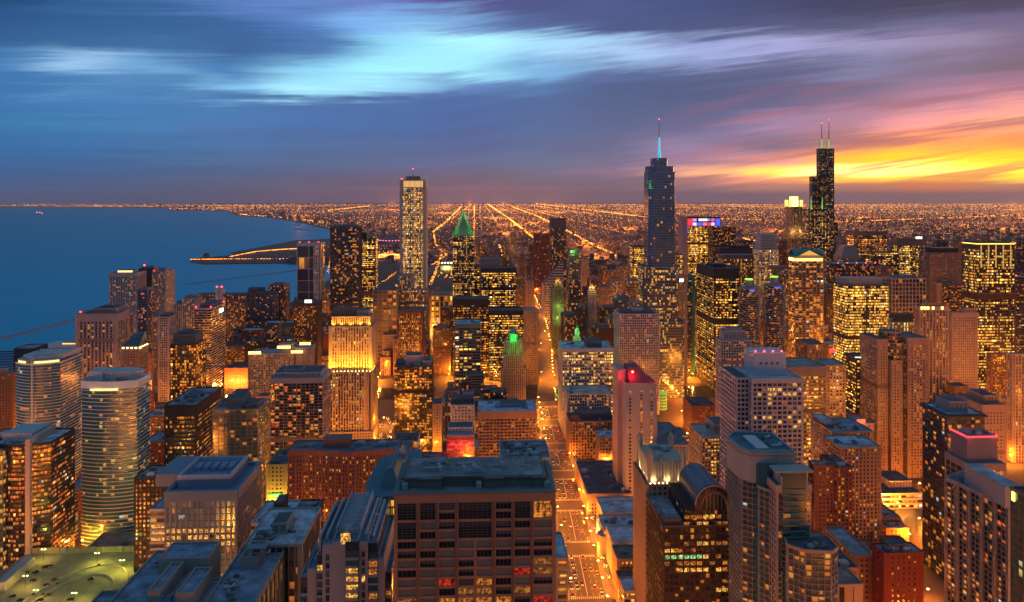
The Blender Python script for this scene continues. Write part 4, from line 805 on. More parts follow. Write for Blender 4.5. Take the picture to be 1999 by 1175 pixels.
# red lit concrete hotel
t = T('hotel_tower', 'blank pinkish concrete hotel with red lit roof and narrow window strips', 'hotel', 1222, 1282, 748, 700, 34, S('punch', (.46,.39,.37), GN, 0, bay=30, fl=60, pw=0, sh=0, e=.2), z0=0, roofc=MAROON, rw=(.46,.39,.37))
x0, x1, y0, y1, z = [t[k] for k in ('x0','x1','y0','y1','z')]; root = t['root']
bb = MB(); bb.box(x0-.3, x1+.3, y0-.3, y1, 0, z)                       # concrete shell
bb.build('concrete_wall', wallmat((.46,.39,.37)), root)
for q, li in ((.13, .55), (.5, .4), (.83, .7)):
    c = x0+(x1-x0)*q; g = MB(); nr = 30; g.face([(c-1.1, y0-.36, 12), (c+1.1, y0-.36, 12), (c+1.1, y0-.36, z-5), (c-1.1, y0-.36, z-5)], [(q*100, 0), (q*100+1, 0), (q*100+1, nr), (q*100, nr)]); g.build('window_strip', glassmat(GN, li, .1, 'O', 1.6), root)
    fr = MB()
    for k in range(nr+1): zz = 12+(z-17)*k/nr; fr.box(c-1.2, c+1.2, y0-.6, y0-.3, zz-.7, zz+.7)
    fr.build('window_ledge', wallmat((.46,.39,.37)), root)
xb = XY(1206, 715); zb = ZAT(722, xb, 715); bb = MB(); bb.box(xb, x0+3, y0+16, y1+10, 0, zb); bb.build('rear_wing', wallmat((.46,.31,.28)), root)
bb = MB(); bb.prism([(x0+4, y0+2), (x1-2, y0+2), (x1-6, y1-2), (x0+4, y1-2)], z+.5, z+14, top=[(x0+4, y0+14), (x0+14, y0+14), (x0+16, y1-3), (x0+4, y1-3)]); bb.build('sloped_roof', wallmat((.2,.06,.08)), root)
bb = MB(); bb.box(x0+7.5, x0+9.5, y0+9.6, y0+10.2, z+4, z+11); bb.build('sign', glow('sign_red', (1, .16, .03), 7), root)
for p, e in (((x0+6, y0+4, z+9), 5000), ((x0-3, y0+11, z+5), 1800), ((x1-2, y0+1, z+3), 800)): light('POINT', root, p, e, (1, .01, .04), .6, 'red_lamp')
# left of the avenue, near
T('hotel_block', 'long brown hotel with recessed window grid and a grey top storey', 'hotel', 934, 1047, 802, 735, 40, S('grid', (.33,.2,.13), GK, .1, .1, 'O', 1.7, bay=3.6, fl=3.1, pw=.2, sh=.4, e=.7), band=6, roofc=ROOFS, ph=((.38,.85,.4,.8,3,(.3,.3,.33)),), clutter=4)
t = T('office_block', 'small glass block glowing red with a pale louvred roof', 'office building', 872, 925, 850, 680, 26, S('curtain', (.3,.12,.13), (.1,.01,.02), .25, .2, 'R', 1., bay=2.4, fl=3.6), roofc=ROOFS, ph=((.04,.96,.3,.95,6,(.4,.42,.5)),))
for dx in (5, 13, 21): light('POINT', t['root'], (t['x0']+dx, t['y0']-5, t['z']-8), 3600, (1, .01, .06), .6, 'red_lamp')
T('apartment_block', 'small white tower with a row of lit lamps on top, left of the brown hotel', 'apartment block', 880, 926, 790, 770, 26, S('punch', (.5,.47,.46), GK, .12, .1, 'O', bay=3.4), ph=((0,.95,.3,.9,6,SLATE),(.5,.95,.5,.95,10,(.3,.32,.38))), roofc=ROOFD)
T('office_block', 'tan blank walled block right of the black residential tower', 'office building', 845, 862, 788, 830, 22, S('punch', (.34,.25,.18), GN, .06, 0), roofc=ROOFD)
T('office_block', 'low block with rooftop plant and skylights beside the avenue, behind the near granite tower', 'office building', 978, 1074, 893, 560, 40, S('piers', (.4,.38,.36), GN, .1, .1, 'O', pw=.5, sh=0), roofc=(.22,.22,.25), clutter=18)
T('office_block', 'low brown block with a lit yellow terrace left of the red glowing block', 'office building', 800, 866, 905, 650, 30, S('bands', (.2,.11,.06), GK, .35, .3, 'Y'), roofc=ROOFD, clutter=5)
T('office_block', 'squat pavilion with a bright lit cornice in front of the black residential tower', 'office building', 770, 815, 862, 770, 30, S('bands', STONE, GN, .6, .2, 'Y'), roofc=ROOFD, clutter=6)
# ------------------------------------------------------------------ right side: the tall ones
def skyscraper_glass():
    Y = 1090; root = empty('glass_skyscraper', XY(1295, Y), Y+25); tag(root, 'tall blue glass skyscraper with rounded setbacks and a cyan lit spire', 'skyscraper')
    st = S('curtain', (.12,.16,.2), (.13,.22,.34), .05, .8, 'O', 1.8, fl=4.1, bay=3, sh=.14, pw=.04, metal=.6, curtain=.1); st2 = S('curtain', (.2,.19,.18), (.08,.11,.16), .3, .85, 'Y', 1.8, fl=4.1, bay=3, sh=.2, metal=.4)
    def blk(xl, xr, yt, zb, D, s, y0=Y, r=6., nm=''):
        x0, x1 = XY(xl, Y), XY(xr, Y); z = ZAT(yt, x0, Y); pts = [(x0+r, y0), (x1-r, y0), (x1-r*.3, y0+r*.3), (x1, y0+r), (x1, y0+D-r), (x1-r, y0+D), (x0+r, y0+D), (x0, y0+D-r), (x0, y0+r), (x0+r*.3, y0+r*.3)]
        shaft(root, pts, zb, z, s); roof(root, pts, z, s['e'], (.2,.21,.24), ROOFD, 1.); return z
    z1 = blk(1250, 1337, 628, 0, 52, st2, Y-4); z2 = blk(1256, 1328, 522, z1, 46, st2, Y-1); zA = blk(1268, 1320.5, 336, z2, 40, st, Y+2); zB = blk(1269, 1318, 325, zA, 34, st, Y+4, 5); zC = blk(1279, 1306, 309, zB, 28, st, Y+6, 4)
    FOOT.append((XY(1250, Y), XY(1337, Y), Y-4, Y+50)); xs, ys = XY(1292.5, Y), Y+18; zt, zm = ZAT(231, xs, Y), ZAT(266, xs, Y)
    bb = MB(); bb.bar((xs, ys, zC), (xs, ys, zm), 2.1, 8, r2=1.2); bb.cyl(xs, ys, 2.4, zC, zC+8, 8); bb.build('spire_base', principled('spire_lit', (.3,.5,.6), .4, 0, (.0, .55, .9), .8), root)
    bb = MB(); bb.bar((xs, ys, zm), (xs, ys, zt), 1.0, 6, r2=.35); bb.build('spire', wallmat(PALE), root); beacon(root, xs, ys, zt-1, .7)
    bb = MB()                                                        # green lamps on the left corner
    for k in range(12): bb.box(XY(1268, Y)-.6, XY(1268, Y)+.2+random.random()*6, Y+1.2, Y+1.7, ZAT(368-k*1.4, 200, Y), ZAT(368-k*1.4, 200, Y)+.7) if random.random() < .6 else None
    bb.build('green_lamps', glow('green_led', (.02, 1, .16), 1.1), root)
skyscraper_glass()
def bundled():
    x0, Y, w = 1069-34.3, 2215, 22.86; root = empty('black_skyscraper', 1069, Y+34); tag(root, 'black bundled tube skyscraper with stepped top and twin green based antennas', 'skyscraper'); FOOT.append((x0, x0+69, Y, Y+69))
    st = S('grid', (.02,.02,.028), (.012,.013,.02), .30, .85, 'Y', .9, bay=3.8, fl=4.2, pw=.25, sh=.3, e=.3)
    Hs = {50: 222, 66: 278, 90: 366, 108: 453}
    T9 = {(0,0): 66, (1,0): 90, (2,0): 50, (0,1): 90, (1,1): 108, (2,1): 108, (0,2): 50, (1,2): 90, (2,2): 66}
    for (i, j), h in T9.items():
        a, c = x0+i*w, Y+j*w; pts = rect(a+.02, a+w-.02, c+.02, c+w-.02); shaft(root, pts, 0, Hs[h]-.01*(i+j), st); roof(root, pts, Hs[h]-.01*(i+j), .3, DARK, ROOFD, .8)
    zt = 453
    for (i, j), px in (((1,1), 0), ((2,1), 1)):
        cx, cy = x0+(i+.5)*w, Y+(j+.5)*w; top = ZAT((240, 234)[px], cx, cy)
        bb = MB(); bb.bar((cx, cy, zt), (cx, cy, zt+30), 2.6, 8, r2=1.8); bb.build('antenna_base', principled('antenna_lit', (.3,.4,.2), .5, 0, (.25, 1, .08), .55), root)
        bb = MB(); bb.bar((cx, cy, zt+30), (cx, cy, top), 1.6, 6, r2=.5); bb.bar((cx-6, cy, zt), (cx-6, cy, zt+26), .5, 5); bb.build('antenna', wallmat((.42,.4,.42)), root); beacon(root, cx, cy, top-2, .9)
bundled()
t = T('office_tower', 'dark shoulder block with a green lamp left of the black bundled skyscraper', 'office tower', 1580, 1622, 408, 2130, 40, S('grid', (.06,.045,.05), GK, .5, .5, 'Y', 1.8, bay=4.6, fl=4.4), roofc=ROOFD); bb = MB(); bb.cyl(t['x0']+8, t['y0']+4, 3.2, t['z']+1, t['z']+5, 10, r2=1.5); bb.build('green_lamp_head', glow('green_crown', (.25, 1, .1), 1.6), t['root'])
for dx in (6, 40):
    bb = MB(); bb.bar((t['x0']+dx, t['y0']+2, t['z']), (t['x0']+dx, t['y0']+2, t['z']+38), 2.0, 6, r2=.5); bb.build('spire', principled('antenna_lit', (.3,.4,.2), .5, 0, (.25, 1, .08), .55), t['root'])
def crownlit():
    Y = 2350; root = empty('office_tower', XY(1556, Y), Y+25); tag(root, 'tan tower with a blazing yellow glass drum on its roof', 'skyscraper'); x0, x1 = XY(1541, Y), XY(1571, Y); FOOT.append((x0, x1, Y, Y+50)); w = x1-x0
    st = S('grid', (.3,.18,.15), GN, .25, .3, 'Y', 1.7, bay=4.5, fl=4.6); z0, z1, z2 = [ZAT(v, x0, Y) for v in (455, 404, 386)]
    oc = ring((x0+x1)/2, Y+25, w*.53, 8, pi/8); shaft(root, rect(x0-2, x1+2, Y, Y+50), 0, z0, st); roof(root, rect(x0-2, x1+2, Y, Y+50), z0, .4, TAN, ROOFD); shaft(root, oc, z0, z1, st); roof(root, oc, z1, .4, TAN, ROOFD)
    g = glow('crown_blaze', (1, .8, .22), 3.2); cx = (x0+x1)/2; bb = MB(); bb.cyl(cx, Y+25, w*.27, z1, z2+4, 16)
    bb.build('glass_drum', g, root); bb = MB()
    for k in range(16): a = 2*pi*k/16; bb.bar((cx+w*.28*cos(a), Y+25+w*.28*sin(a), z1), (cx+w*.28*cos(a), Y+25+w*.28*sin(a), z2+4), .5, 4)
    bb.build('drum_ribs', wallmat((.4,.3,.16)), root)
    for sx in (-1, 1):
        for sy in (-1, 1): bb = MB(); bb.cyl(cx+sx*w*.37, Y+25+sy*w*.3, w*.1, z1, z2-7, 10); bb.build('corner_drum', glow('crown_gold2', (1, .7, .16), 1.3), root)
    for dx in (-.3, .3): light('POINT', root, (cx+dx*w, Y-7, z0+6), 22000, (1, .65, .12), 1, 'floodlight_beam')
crownlit()
t = T('office_tower', 'curved sided bank tower with red, white and blue light panels on top', 'office tower', 1342, 1407, 424, 1850, 44, S('bands', (.2,.11,.05), GK, .85, .45, 'Y', 2.0, fl=4.6, bay=3.2, sh=.34), band=22, rw=(.05,.03,.04), roofc=ROOFD)
bb = MB(); bb.box(XY(1333, 1850), t['x0']-.5, t['y0']-2, t['y1']+2, 0, t['z']+2); bb.build('side_pier', wallmat((.33,.25,.26)), t['root']); x0, x1 = t['x0'], t['x1']; w = x1-x0
for i, (a, c, r0, r1, col) in enumerate(((0,.15,0,1,(1,.02,.06)),(.16,.27,.0,.45,(.7,.3,1)),(.16,.27,.5,1,(.9,.7,1)),(.29,.44,.5,1,(.08,.12,1)),(.33,.6,.0,.42,(1,.95,1)),(.46,.58,.5,1,(1,.15,.3)),(.6,.7,.5,1,(1,.03,.06)),(.61,.68,0,.42,(.1,.3,1)),(.71,.81,.5,1,(.95,.6,1)),(.71,.81,.0,.45,(.9,.1,.3)),(.84,.98,0,1,(.05,.1,1)))):
    bb = MB(); zt, h = t['z']-1, 20; bb.box(x0+a*w, x0+c*w, t['y0']-1.4, t['y0']-.8, zt-h*r1+1, zt-h*r0-1); bb.build('light_panel', glow('led_%d' % i, col, 1.1), t['root'])
for a in (0.005, .985): bb = MB(); bb.box(x0+a*w-.6, x0+a*w+1, t['y0']-1.2, t['y0']-.6, t['z']-40, t['z']-21); bb.build('light_strip', glow('led_blue', (.15, .1, 1), .9), t['root'])
T('office_tower', 'dark brown gridded office tower to the right of the light panel tower', 'office tower', 1392, 1436, 444, 1760, 40, S('grid', (.05,.028,.025), GK, .38, .4, 'O', 1.8, bay=3.6, fl=4.2), roofc=ROOFD)
T('office_tower', 'black court tower with a wide flat top behind the black riverside slab', 'office tower', 1406, 1470, 484, 1640, 40, S('frame', (.03,.025,.025), GK, .3, .5, 'Y', bay=12, fl=4.2), band=14, roofc=ROOFD, ph=((.4,.9,.2,.8,5,DARK),))
T('office_tower', 'dark office tower with a dished roof in front of the black court tower', 'office tower', 1412, 1482, 497, 1520, 36, S('grid', (.07,.06,.055), GK, .5, .5, 'Y', bay=3.6, fl=4.2), band=8, roofc=ROOF)
t = T('office_tower', 'pale tower with a tapering gridded crown right of the court tower', 'office tower', 1482, 1520, 487, 1490, 36, S('grid', (.42,.38,.36), GN, .62, .4, 'Y', 1.9, bay=3.2, fl=4), roofc=ROOF)
zz = ZAT(455, t['x0'], 1490); bb = MB(); a = rect(t['x0']+1, t['x1']-2, t['y0']+1, t['y1']-1); c = rect(t['x0']+7, t['x1']-4, t['y0']+6, t['y1']-6); bb.prism(a, t['z']+.5, zz, top=c)
for k in range(7): q = t['z']+3+k*4.2; bb.box(t['x0']+5, t['x1']-6, t['y0']+.2+k*.7, t['y0']+2+k*.7, q, q+1.4, 1)
bb.build('tapered_crown', [wallmat((.42,.38,.38)), wallmat((.1,.09,.09))], t['root'])
# black riverside slab
t = T('office_tower', 'massive black steel and glass office slab with yellow rows beside the river', 'office tower', 1394, 1443, 524, 1125, None, S('grid', (.016,.016,.018), GK, .62, .8, 'Y', 2.1, bay=2.8, fl=4., pw=.2, sh=.36), xs=1360, band=14, roofc=ROOFD, ph=((.2,.7,.3,.7,5,DARK),), clutter=6)
bb = MB(); zz = t['z']*.55; bb.box(t['x0']-.6, t['x1']+.6, t['y0']-.6, t['y1']+.6, zz, zz+9); bb.build('plant_floor', wallmat(DARK), t['root'])
def cob(px, yt, ytip, label):
    Y = 1085; cx = XY(px, Y); cy = Y+17; root = empty('round_tower', cx, cy); tag(root, label, 'apartment tower'); FOOT.append((cx-18, cx+18, Y, Y+36)); z = ZAT(yt, cx, Y+17); zt = ZAT(ytip, cx, Y+17)
    g = MB(); pp = ring(cx, cy, 13.5, 32)
    for k in range(32): p, q = pp[k], pp[(k+1) % 32]; g.face([(*p, 0), (*q, 0), (*q, z), (*p, z)], [(k, 0), (k+1, 0), (k+1, 58), (k, 58)])
    g.build('glazing', glassmat(GK, .24, .2, 'O', 1.9), root); b = MB()
    pts = [(cx+(14.6+2.3*abs(sin(8*a)))*cos(a), cy+(14.6+2.3*abs(sin(8*a)))*sin(a)) for a in [2*pi*k/96 for k in range(96)]]
    for k in range(59):
        zz = z*k/58; b.prism(pts, max(0, zz-.32), zz+.32)
    b.build('balcony_rings', wallmat((.33,.3,.29)), root); roof(root, ring(cx, cy, 15, 24), z+.4, .3, (.3,.3,.33), ROOF, 1.2)
    bb = MB(); bb.cyl(cx, cy, 5.6, z, zt, 16); bb.box(cx-2, cx+2, cy-6.2, cy-5, z+2, zt-3, 0); bb.build('lift_core', wallmat((.38,.35,.33)), root)
    bb = MB(); bb.cyl(cx, cy, 6., zt, zt+1.6, 16); bb.build('green_rim', glow('green_rim', (.35, 1, .05), 1.3), root)
    bb = MB(); bb.box(cx-5, cx+4, cy-15.6, cy-14.9, z-3, z-.6); bb.build('blue_lamps', glow('led_blue', (.15, .1, 1), .9), root)
cob(1470, 562, 546, 'round corncob apartment tower with scalloped balconies, left of the two'); cob(1520, 557, 541, 'round corncob apartment tower with scalloped balconies, right of the two')
# pedimented tower
def pediment():
    Y = 1215; t = T('office_tower', 'stone and glass tower with a green pedimented temple roof', 'office tower', 1552, 1608, 500, Y, None, S('frame', (.42,.27,.2), GN, .42, .45, 'O', 1.8, bay=6.2, fl=4, pw=.16, sh=.16), xs=1540, band=3, roofc=ROOFD)
    root, x0, x1, y0, y1, z = [t[k] for k in ('root','x0','x1','y0','y1','z')]; cx, cy = (x0+x1)/2, (y0+y1)/2; zr = ZAT(487, x0, Y); gm = principled('copper_green', (.03,.28,.25), .55); bb = MB()
    e = 1.5; h = zr-z
    bb.face([(x0-e, y0-e, z+2), (cx, y0-e, zr), (cx, y1+e, zr), (x0-e, y1+e, z+2)]); bb.face([(x1+e, y0-e, z+2), (x1+e, y1+e, z+2), (cx, y1+e, zr), (cx, y0-e, zr)])
    bb.face([(x0-e, y0-e, z+2.05), (x0-e, cy, zr+.1), (x1+e, cy, zr+.1), (x1+e, y0-e, z+2.05)]); bb.face([(x0-e, y1+e, z+2.05), (x1+e, y1+e, z+2.05), (x1+e, cy, zr+.1), (x0-e, cy, zr+.1)]); bb.build('green_roof', gm, root)
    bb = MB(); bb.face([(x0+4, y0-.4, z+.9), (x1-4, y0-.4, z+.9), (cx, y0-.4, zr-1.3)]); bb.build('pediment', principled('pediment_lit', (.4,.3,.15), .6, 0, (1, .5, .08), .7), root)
    bb = MB(); L = x1-x0
    for k in range(14): a = x0+1+k*(L-2)/14; bb.box(a, a+1.5, y0-1, y0-.5, z-7, z-2)
    for k in range(12): a = y0+1+k*(y1-y0-2)/12; bb.box(x0-1, x0-.5, a, a+1.5, z-7, z-2)
    bb.build('cornice_lights', glow('crown_amber', (1, .55, .15), 4), root)
    for dx in (.12, .5, .88): light('POINT', root, (x0+L*dx, y0-9, 14), 30000, (1, .45, .08), .8, 'floodlight_beam')
pediment()
def octo(name, label, xl, xr, yt, Y, xs, st, crown, cw):
    t = T(name, label, 'office tower', xl, xr, yt, Y, None, st, xs=xs, band=0, roofc=ROOF); bb = MB(); w = t['x1']-t['x0']; d_ = t['y1']-t['y0']
    pts = [(t['x0']+w*.1, t['y0']+d_*.08), (t['x1']-w*.25, t['y0']+d_*.08), (t['x1']-w*.05, t['y0']+d_*.25), (t['x1']-w*.05, t['y1']-3), (t['x0']+w*.02, t['y1']-3), (t['x0']+w*.02, t['y0']+d_*.25)]; bb.prism(pts, t['z'], t['z']+crown); bb.prism(offset(pts, .6), t['z']+crown, t['z']+crown+1.); bb.build('roof_house', wallmat(cw), t['root']); return t
octo('office_tower', 'broad glowing yellow glass office tower with a low grey roof house', 1652, 1735, 556, 1045, 1627, S('bands', (.1,.08,.06), GK, .92, .45, 'Y', 2.0, fl=4.1, bay=2.4, sh=.3), 9, (.3,.27,.27))
t = T('office_tower', 'tall bronze office tower with a glowing yellow crown near the right edge', 'office tower', 1908, 1980, 474, 1010, None, S('bands', (.07,.05,.03), GK, .62, .6, 'Y', 2.0, fl=4.1, bay=2.4, sh=.4), xs=1879, band=8, roofc=ROOFD)
w = t['x1']-t['x0']; bb = MB(); bb.box(t['x0']-.8, t['x1']+.8, t['y0']-.8, t['y0']-.3, t['z']-.6, t['z']+.5); bb.box(t['x0']-.8, t['x0']-.3, t['y0'], t['y1'], t['z']-.6, t['z']+.5); bb.build('crown_lights', glow('crown_lemon2', (1, .72, .1), 2.6), t['root'])
for k in range(5): bb = MB(); a = t['x0']+w*(.08+.2*k); bb.box(a, a+1.6, t['y0']-.9, t['y0']-.4, t['z']-34, t['z']-2); bb.build('light_column', glow('column_lemon', (1, .62, .1), .5), t['root'])
bb = MB(); bb.box(t['x0']-.7, t['x1']+.7, t['y0']-.7, t['y1']+.7, t['z']*.66, t['z']*.66+9); bb.build('plant_floor', wallmat((.06,.03,.02)), t['root'])
T('apartment_tower', 'tan tower with lit arched crown lamps left of the bronze yellow crowned tower', 'apartment tower', 1795, 1852, 598, 930, None, pie((.4,.26,.2), .14, GN, 'O', bay=4.4, pw=.45), xs=1786, roofc=ROOFD, band=4, ph=((.1,.9,.2,.8,4,TAN),))
t = LABELS and [o for o in COL.objects if o.get('label', '').startswith('tan tower with lit arched')][0]
for px in (1800, 1806, 1812, 1822, 1840): bb = MB(); x = XY(px, 928); bb.box(x-1.3, x+1.3, 928, 928.5, ZAT(604, x, 928), ZAT(598.5, x, 928)); bb.build('crown_lamp', glow('crown_amber', (1, .55, .15), 4), t)
T('apartment_tower', 'plain pinkish tan tower with closely gridded windows beside the bronze crowned tower', 'apartment tower', 1858, 1908, 610, 975, None, res((.42,.28,.22), .08, bay=3, pw=.5), xs=1850, roofc=ROOF, band=5, ph=((.5,1,.2,.8,6,(.42,.3,.25)),))
T('apartment_block', 'blank pink slab with small windows behind the pinkish tan tower', 'apartment block', 1830, 1853, 552, 1320, 34, S('punch', (.42,.26,.22), GN, .05, .1, 'O'), roofc=ROOFD)
T('office_block', 'dark block with an orange lit end wall right of the pink slab', 'office building', 1853, 1876, 556, 1300, 30, S('bands', (.1,.06,.05), GK, .4, .3, 'O'), roofc=ROOF)
T('office_block', 'dark office block with thick white grid lines and a flat roof', 'office building', 1741, 1808, 543, 1260, 40, S('frame', (.33,.27,.26), GK, .06, .1, 'O', bay=6, fl=7, pw=.2, sh=.16), ph=((.3,.8,.2,.8,4),), roofc=ROOF)
t = T('office_tower', 'yellow lit office tower with a small white sign on its brown top', 'office tower', 1752, 1808, 466, 1600, None, ofc((.2,.13,.09), .8, 'Y', 1.9, bay=2.6, fl=4.2), xs=1742, band=14, roofc=ROOFD); sign(t['root'], 1787, 1800, 462, 466, 1600, s=3, letters=3)
T('office_tower', 'brown office tower with scattered bright floors behind the slanted glass roof', 'office tower', 1668, 1732, 452, 1760, 40, ofc((.2,.12,.08), .65, 'O', 1.9, bay=2.8, fl=4.4), xs=1664, band=8, roofc=ROOFD)
t = T('office_block', 'block with a stepped slanting glass roof below the bundled tube skyscraper', 'office building', 1642, 1680, 503, 1560, 36, S('bands', (.2,.2,.23), GK, .25, .4, 'Y'), roofc=ROOF); bb = MB()
for k in range(6): zz = t['z']+.5+k*4.4; bb.box(t['x0']+1+k*2.6, t['x1']-2-k*.5, t['y0']+1+k*2.5, t['y1']-1, zz, zz+4.4)
bb.build('stepped_roof', principled('roof_slate_blue', (.2,.23,.28), .3), t['root'])
T('office_block', 'dark low glass block with red lamps along its roof edge', 'office building', 1628, 1718, 515, 1420, 60, S('curtain', (.05,.05,.06), (.012,.02,.03), .3, .3, 'R', 1.6), lights=5, roofc=ROOF)
T('office_tower', 'dark office tower with a dark barrel top left of the bronze crowned tower', 'office tower', 1815, 1876, 493, 1330, 34, S('punch', (.2,.13,.11), GN, .22, .2, 'O', 1.7), ph=((.2,.95,.1,.9,9,DARK),), roofc=ROOFD)
T('office_tower', 'lit office block squeezed between the signed tower and the barrel topped one', 'office tower', 1806, 1830, 486, 1480, 34, ofc(BRONZE, .6), roofc=ROOFD)
T('office_tower', 'yellow lit mid rise between slanted glass roof and the signed tower', 'office tower', 1704, 1755, 492, 1500, 34, ofc((.1,.07,.05), .6, 'Y'), roofc=ROOFD)
T('office_tower', 'pale blue grey block seen right of the pedimented stone tower', 'office tower', 1609, 1626, 515, 1450, 30, S('grid', (.2,.2,.23), GK, .45, .5, 'Y'), roofc=ROOF, band=9)
T('office_block', 'low block with dark gable and green lit columns left of the tan lamp tower', 'office building', 1740, 1786, 628, 990, None, S('piers', (.3,.2,.1), GK, .75, .2, 'G', 1.5, bay=4), ph=((.1,.95,.1,.95,12,(.05,.07,.09)),(.0,.6,.3,.9,5,GREY)), xs=1734, roofc=ROOFD)
T('office_tower', 'slim pale tower with a white lit sign left of the black riverside slab', 'office tower', 1322, 1341, 538, 1180, None, pie((.4,.32,.28), .1, GN, 'O', pw=.55), xs=1318, roofc=ROOF)
o = [o for o in COL.objects if o.get('label', '').startswith('slim pale tower with a white')][0]; sign(o, 1322, 1334, 544, 550, 1180, s=4, letters=4)
bb = MB(); bb.box(XY(1352, 1230), XY(1357, 1230), 1230, 1262, 0, ZAT(537, 400, 1230)); tag(bb.build('office_slab', principled('slab_green', (.02,.2,.18), .4), loc=(XY(1354, 1230), 1246, 0)), 'thin green glass slab edge just left of the black riverside slab', 'office tower')
T('office_block', 'grey office block with a few lights between the pale signed tower and green slab', 'office building', 1340, 1352, 541, 1235, 30, S('bands', (.2,.17,.16), GK, .2), roofc=ROOF)
T('office_tower', 'yellow lit office block just left of the tall glass skyscraper', 'office tower', 1236, 1268, 480, 1720, 36, ofc(BRONZE, .85, 'Y', 2.0, bay=2.8, fl=4.4), xs=1231, roofc=ROOFD, band=2)
T('office_tower', 'narrow lit office shaft seen right of the tall glass skyscraper', 'office tower', 1321, 1334, 497, 1620, 30, ofc((.12,.08,.06), .6), roofc=ROOFD)
T('office_tower', 'dark low tower beneath the crown lit tan tower', 'office tower', 1546, 1586, 468, 1980, 36, S('grid', (.09,.07,.08), GK, .3, .4, 'O', bay=4), roofc=ROOFD)
T('office_tower', 'plum grey tower behind the pedimented stone tower on its left', 'office tower', 1521, 1541, 520, 1440, 30, S('grid', (.12,.1,.11), GK, .25, .4, 'Y'), roofc=ROOF)
T('office_tower', 'grey slab just right of the bundled tube skyscraper', 'office tower', 1642, 1662, 462, 2000, 30, S('punch', (.2,.15,.17), GN, .1), roofc=ROOF)
T('apartment_tower', 'white gridded tower with an octagonal concrete crown left of the corncob pair', 'apartment tower', 1407, 1467, 664, 835, None, res((.46,.38,.34), .1, bay=2.9, pw=.34, fl=3.3), xs=1397, ph=((.1,.8,.1,.9,12,(.4,.38,.38)),(.18,.72,.2,.8,14.5,(.42,.4,.4))), roofc=ROOF)
t = T('apartment_tower', 'big white gridded tower with a tall blank roof cube and red lights', 'apartment tower', 1468, 1566, 738, 555, 40, S('grid', (.47,.42,.43), (.012,.013,.02), .05, .4, 'O', 1.9, bay=3.9, fl=3.6, pw=.26, sh=.34, e=.5), roofc=ROOFS, band=2)
x0, x1, y0, y1, z = [t[k] for k in ('x0','x1','y0','y1','z')]; root = t['root']
wl = rect(XY(1437, 562), x0-.02, y0+6, y1+4); shaft(root, wl, 0, z-.6, t['st']); roof(root, wl, z-.6, .5, PALE, ROOFD)
ux0, ux1 = XY(1470, 570), XY(1531, 570); bb = MB(); bb.box(ux0, ux1, y0+12, y1-6, z+.4, ZAT(690, ux0, 570)); bb.box(ux0-.4, ux1+.4, y0+11.6, y1-5.6, ZAT(690, ux0, 570), ZAT(690, ux0, 570)+.8)
for k in range(4): bb.box(ux0+4+k*4.5, ux0+6+k*4.5, y0+11.8, y0+12, z+9, z+11, 1)
bb.build('roof_cube', [wallmat((.52,.5,.52)), wallmat((.15,.15,.17))], root)
for k in range(4): beacon(root, ux0+1+k*7, y0+12.5, ZAT(690, ux0, 570)+.5, .6)
nf = max(1, round(t['zt']/3.6)); fh = t['zt']/nf; nb_ = max(1, round((x1-x0)/3.9)); bw = (x1-x0)/nb_
for r in range(min(13, 100//nb_)):                                    # single windows of the white front
    for c in range(nb_):
        lit = pick((('dark', 9), ('gold', 7 if r in (1, 2, 11) else .5), ('dim', 1.2)))
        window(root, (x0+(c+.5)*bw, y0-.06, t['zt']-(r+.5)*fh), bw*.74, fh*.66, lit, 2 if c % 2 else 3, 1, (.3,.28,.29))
T('office_tower', 'office tower with a flat tan roof and gold rows behind the big white tower', 'office tower', 1536, 1612, 716, 735, 44, S('bands', (.28,.19,.13), GK, .5, .6, 'Y', 1.9, fl=3.9, bay=2.6, sh=.4), band=8, roofc=(.38,.3,.26))
T('office_tower', 'lower tan gridded wing with bright windows beside the gold rowed office', 'office tower', 1613, 1650, 712, 755, 30, res((.4,.27,.18), .3, bay=3.6), roofc=ROOF)
t = T('office_tower', 'dark bronze office with a curved white roof line left of the curved brown tower', 'office tower', 1672, 1706, 700, 800, 30, ofc(BRONZE, .5, 'Y', 1.8), roofc=ROOFD); bb = MB()
for k in range(8): a = k/7; X = t['x0']+(t['x1']-t['x0'])*a; bb.box(X-1.6, X+1.6, t['y0']-1, t['y0']+.2, t['z']+2.6-5*a*a, t['z']+3.3-5*a*a)
bb.build('roof_strip', glow('strip_white', (1, .95, .85), 2), t['root'])
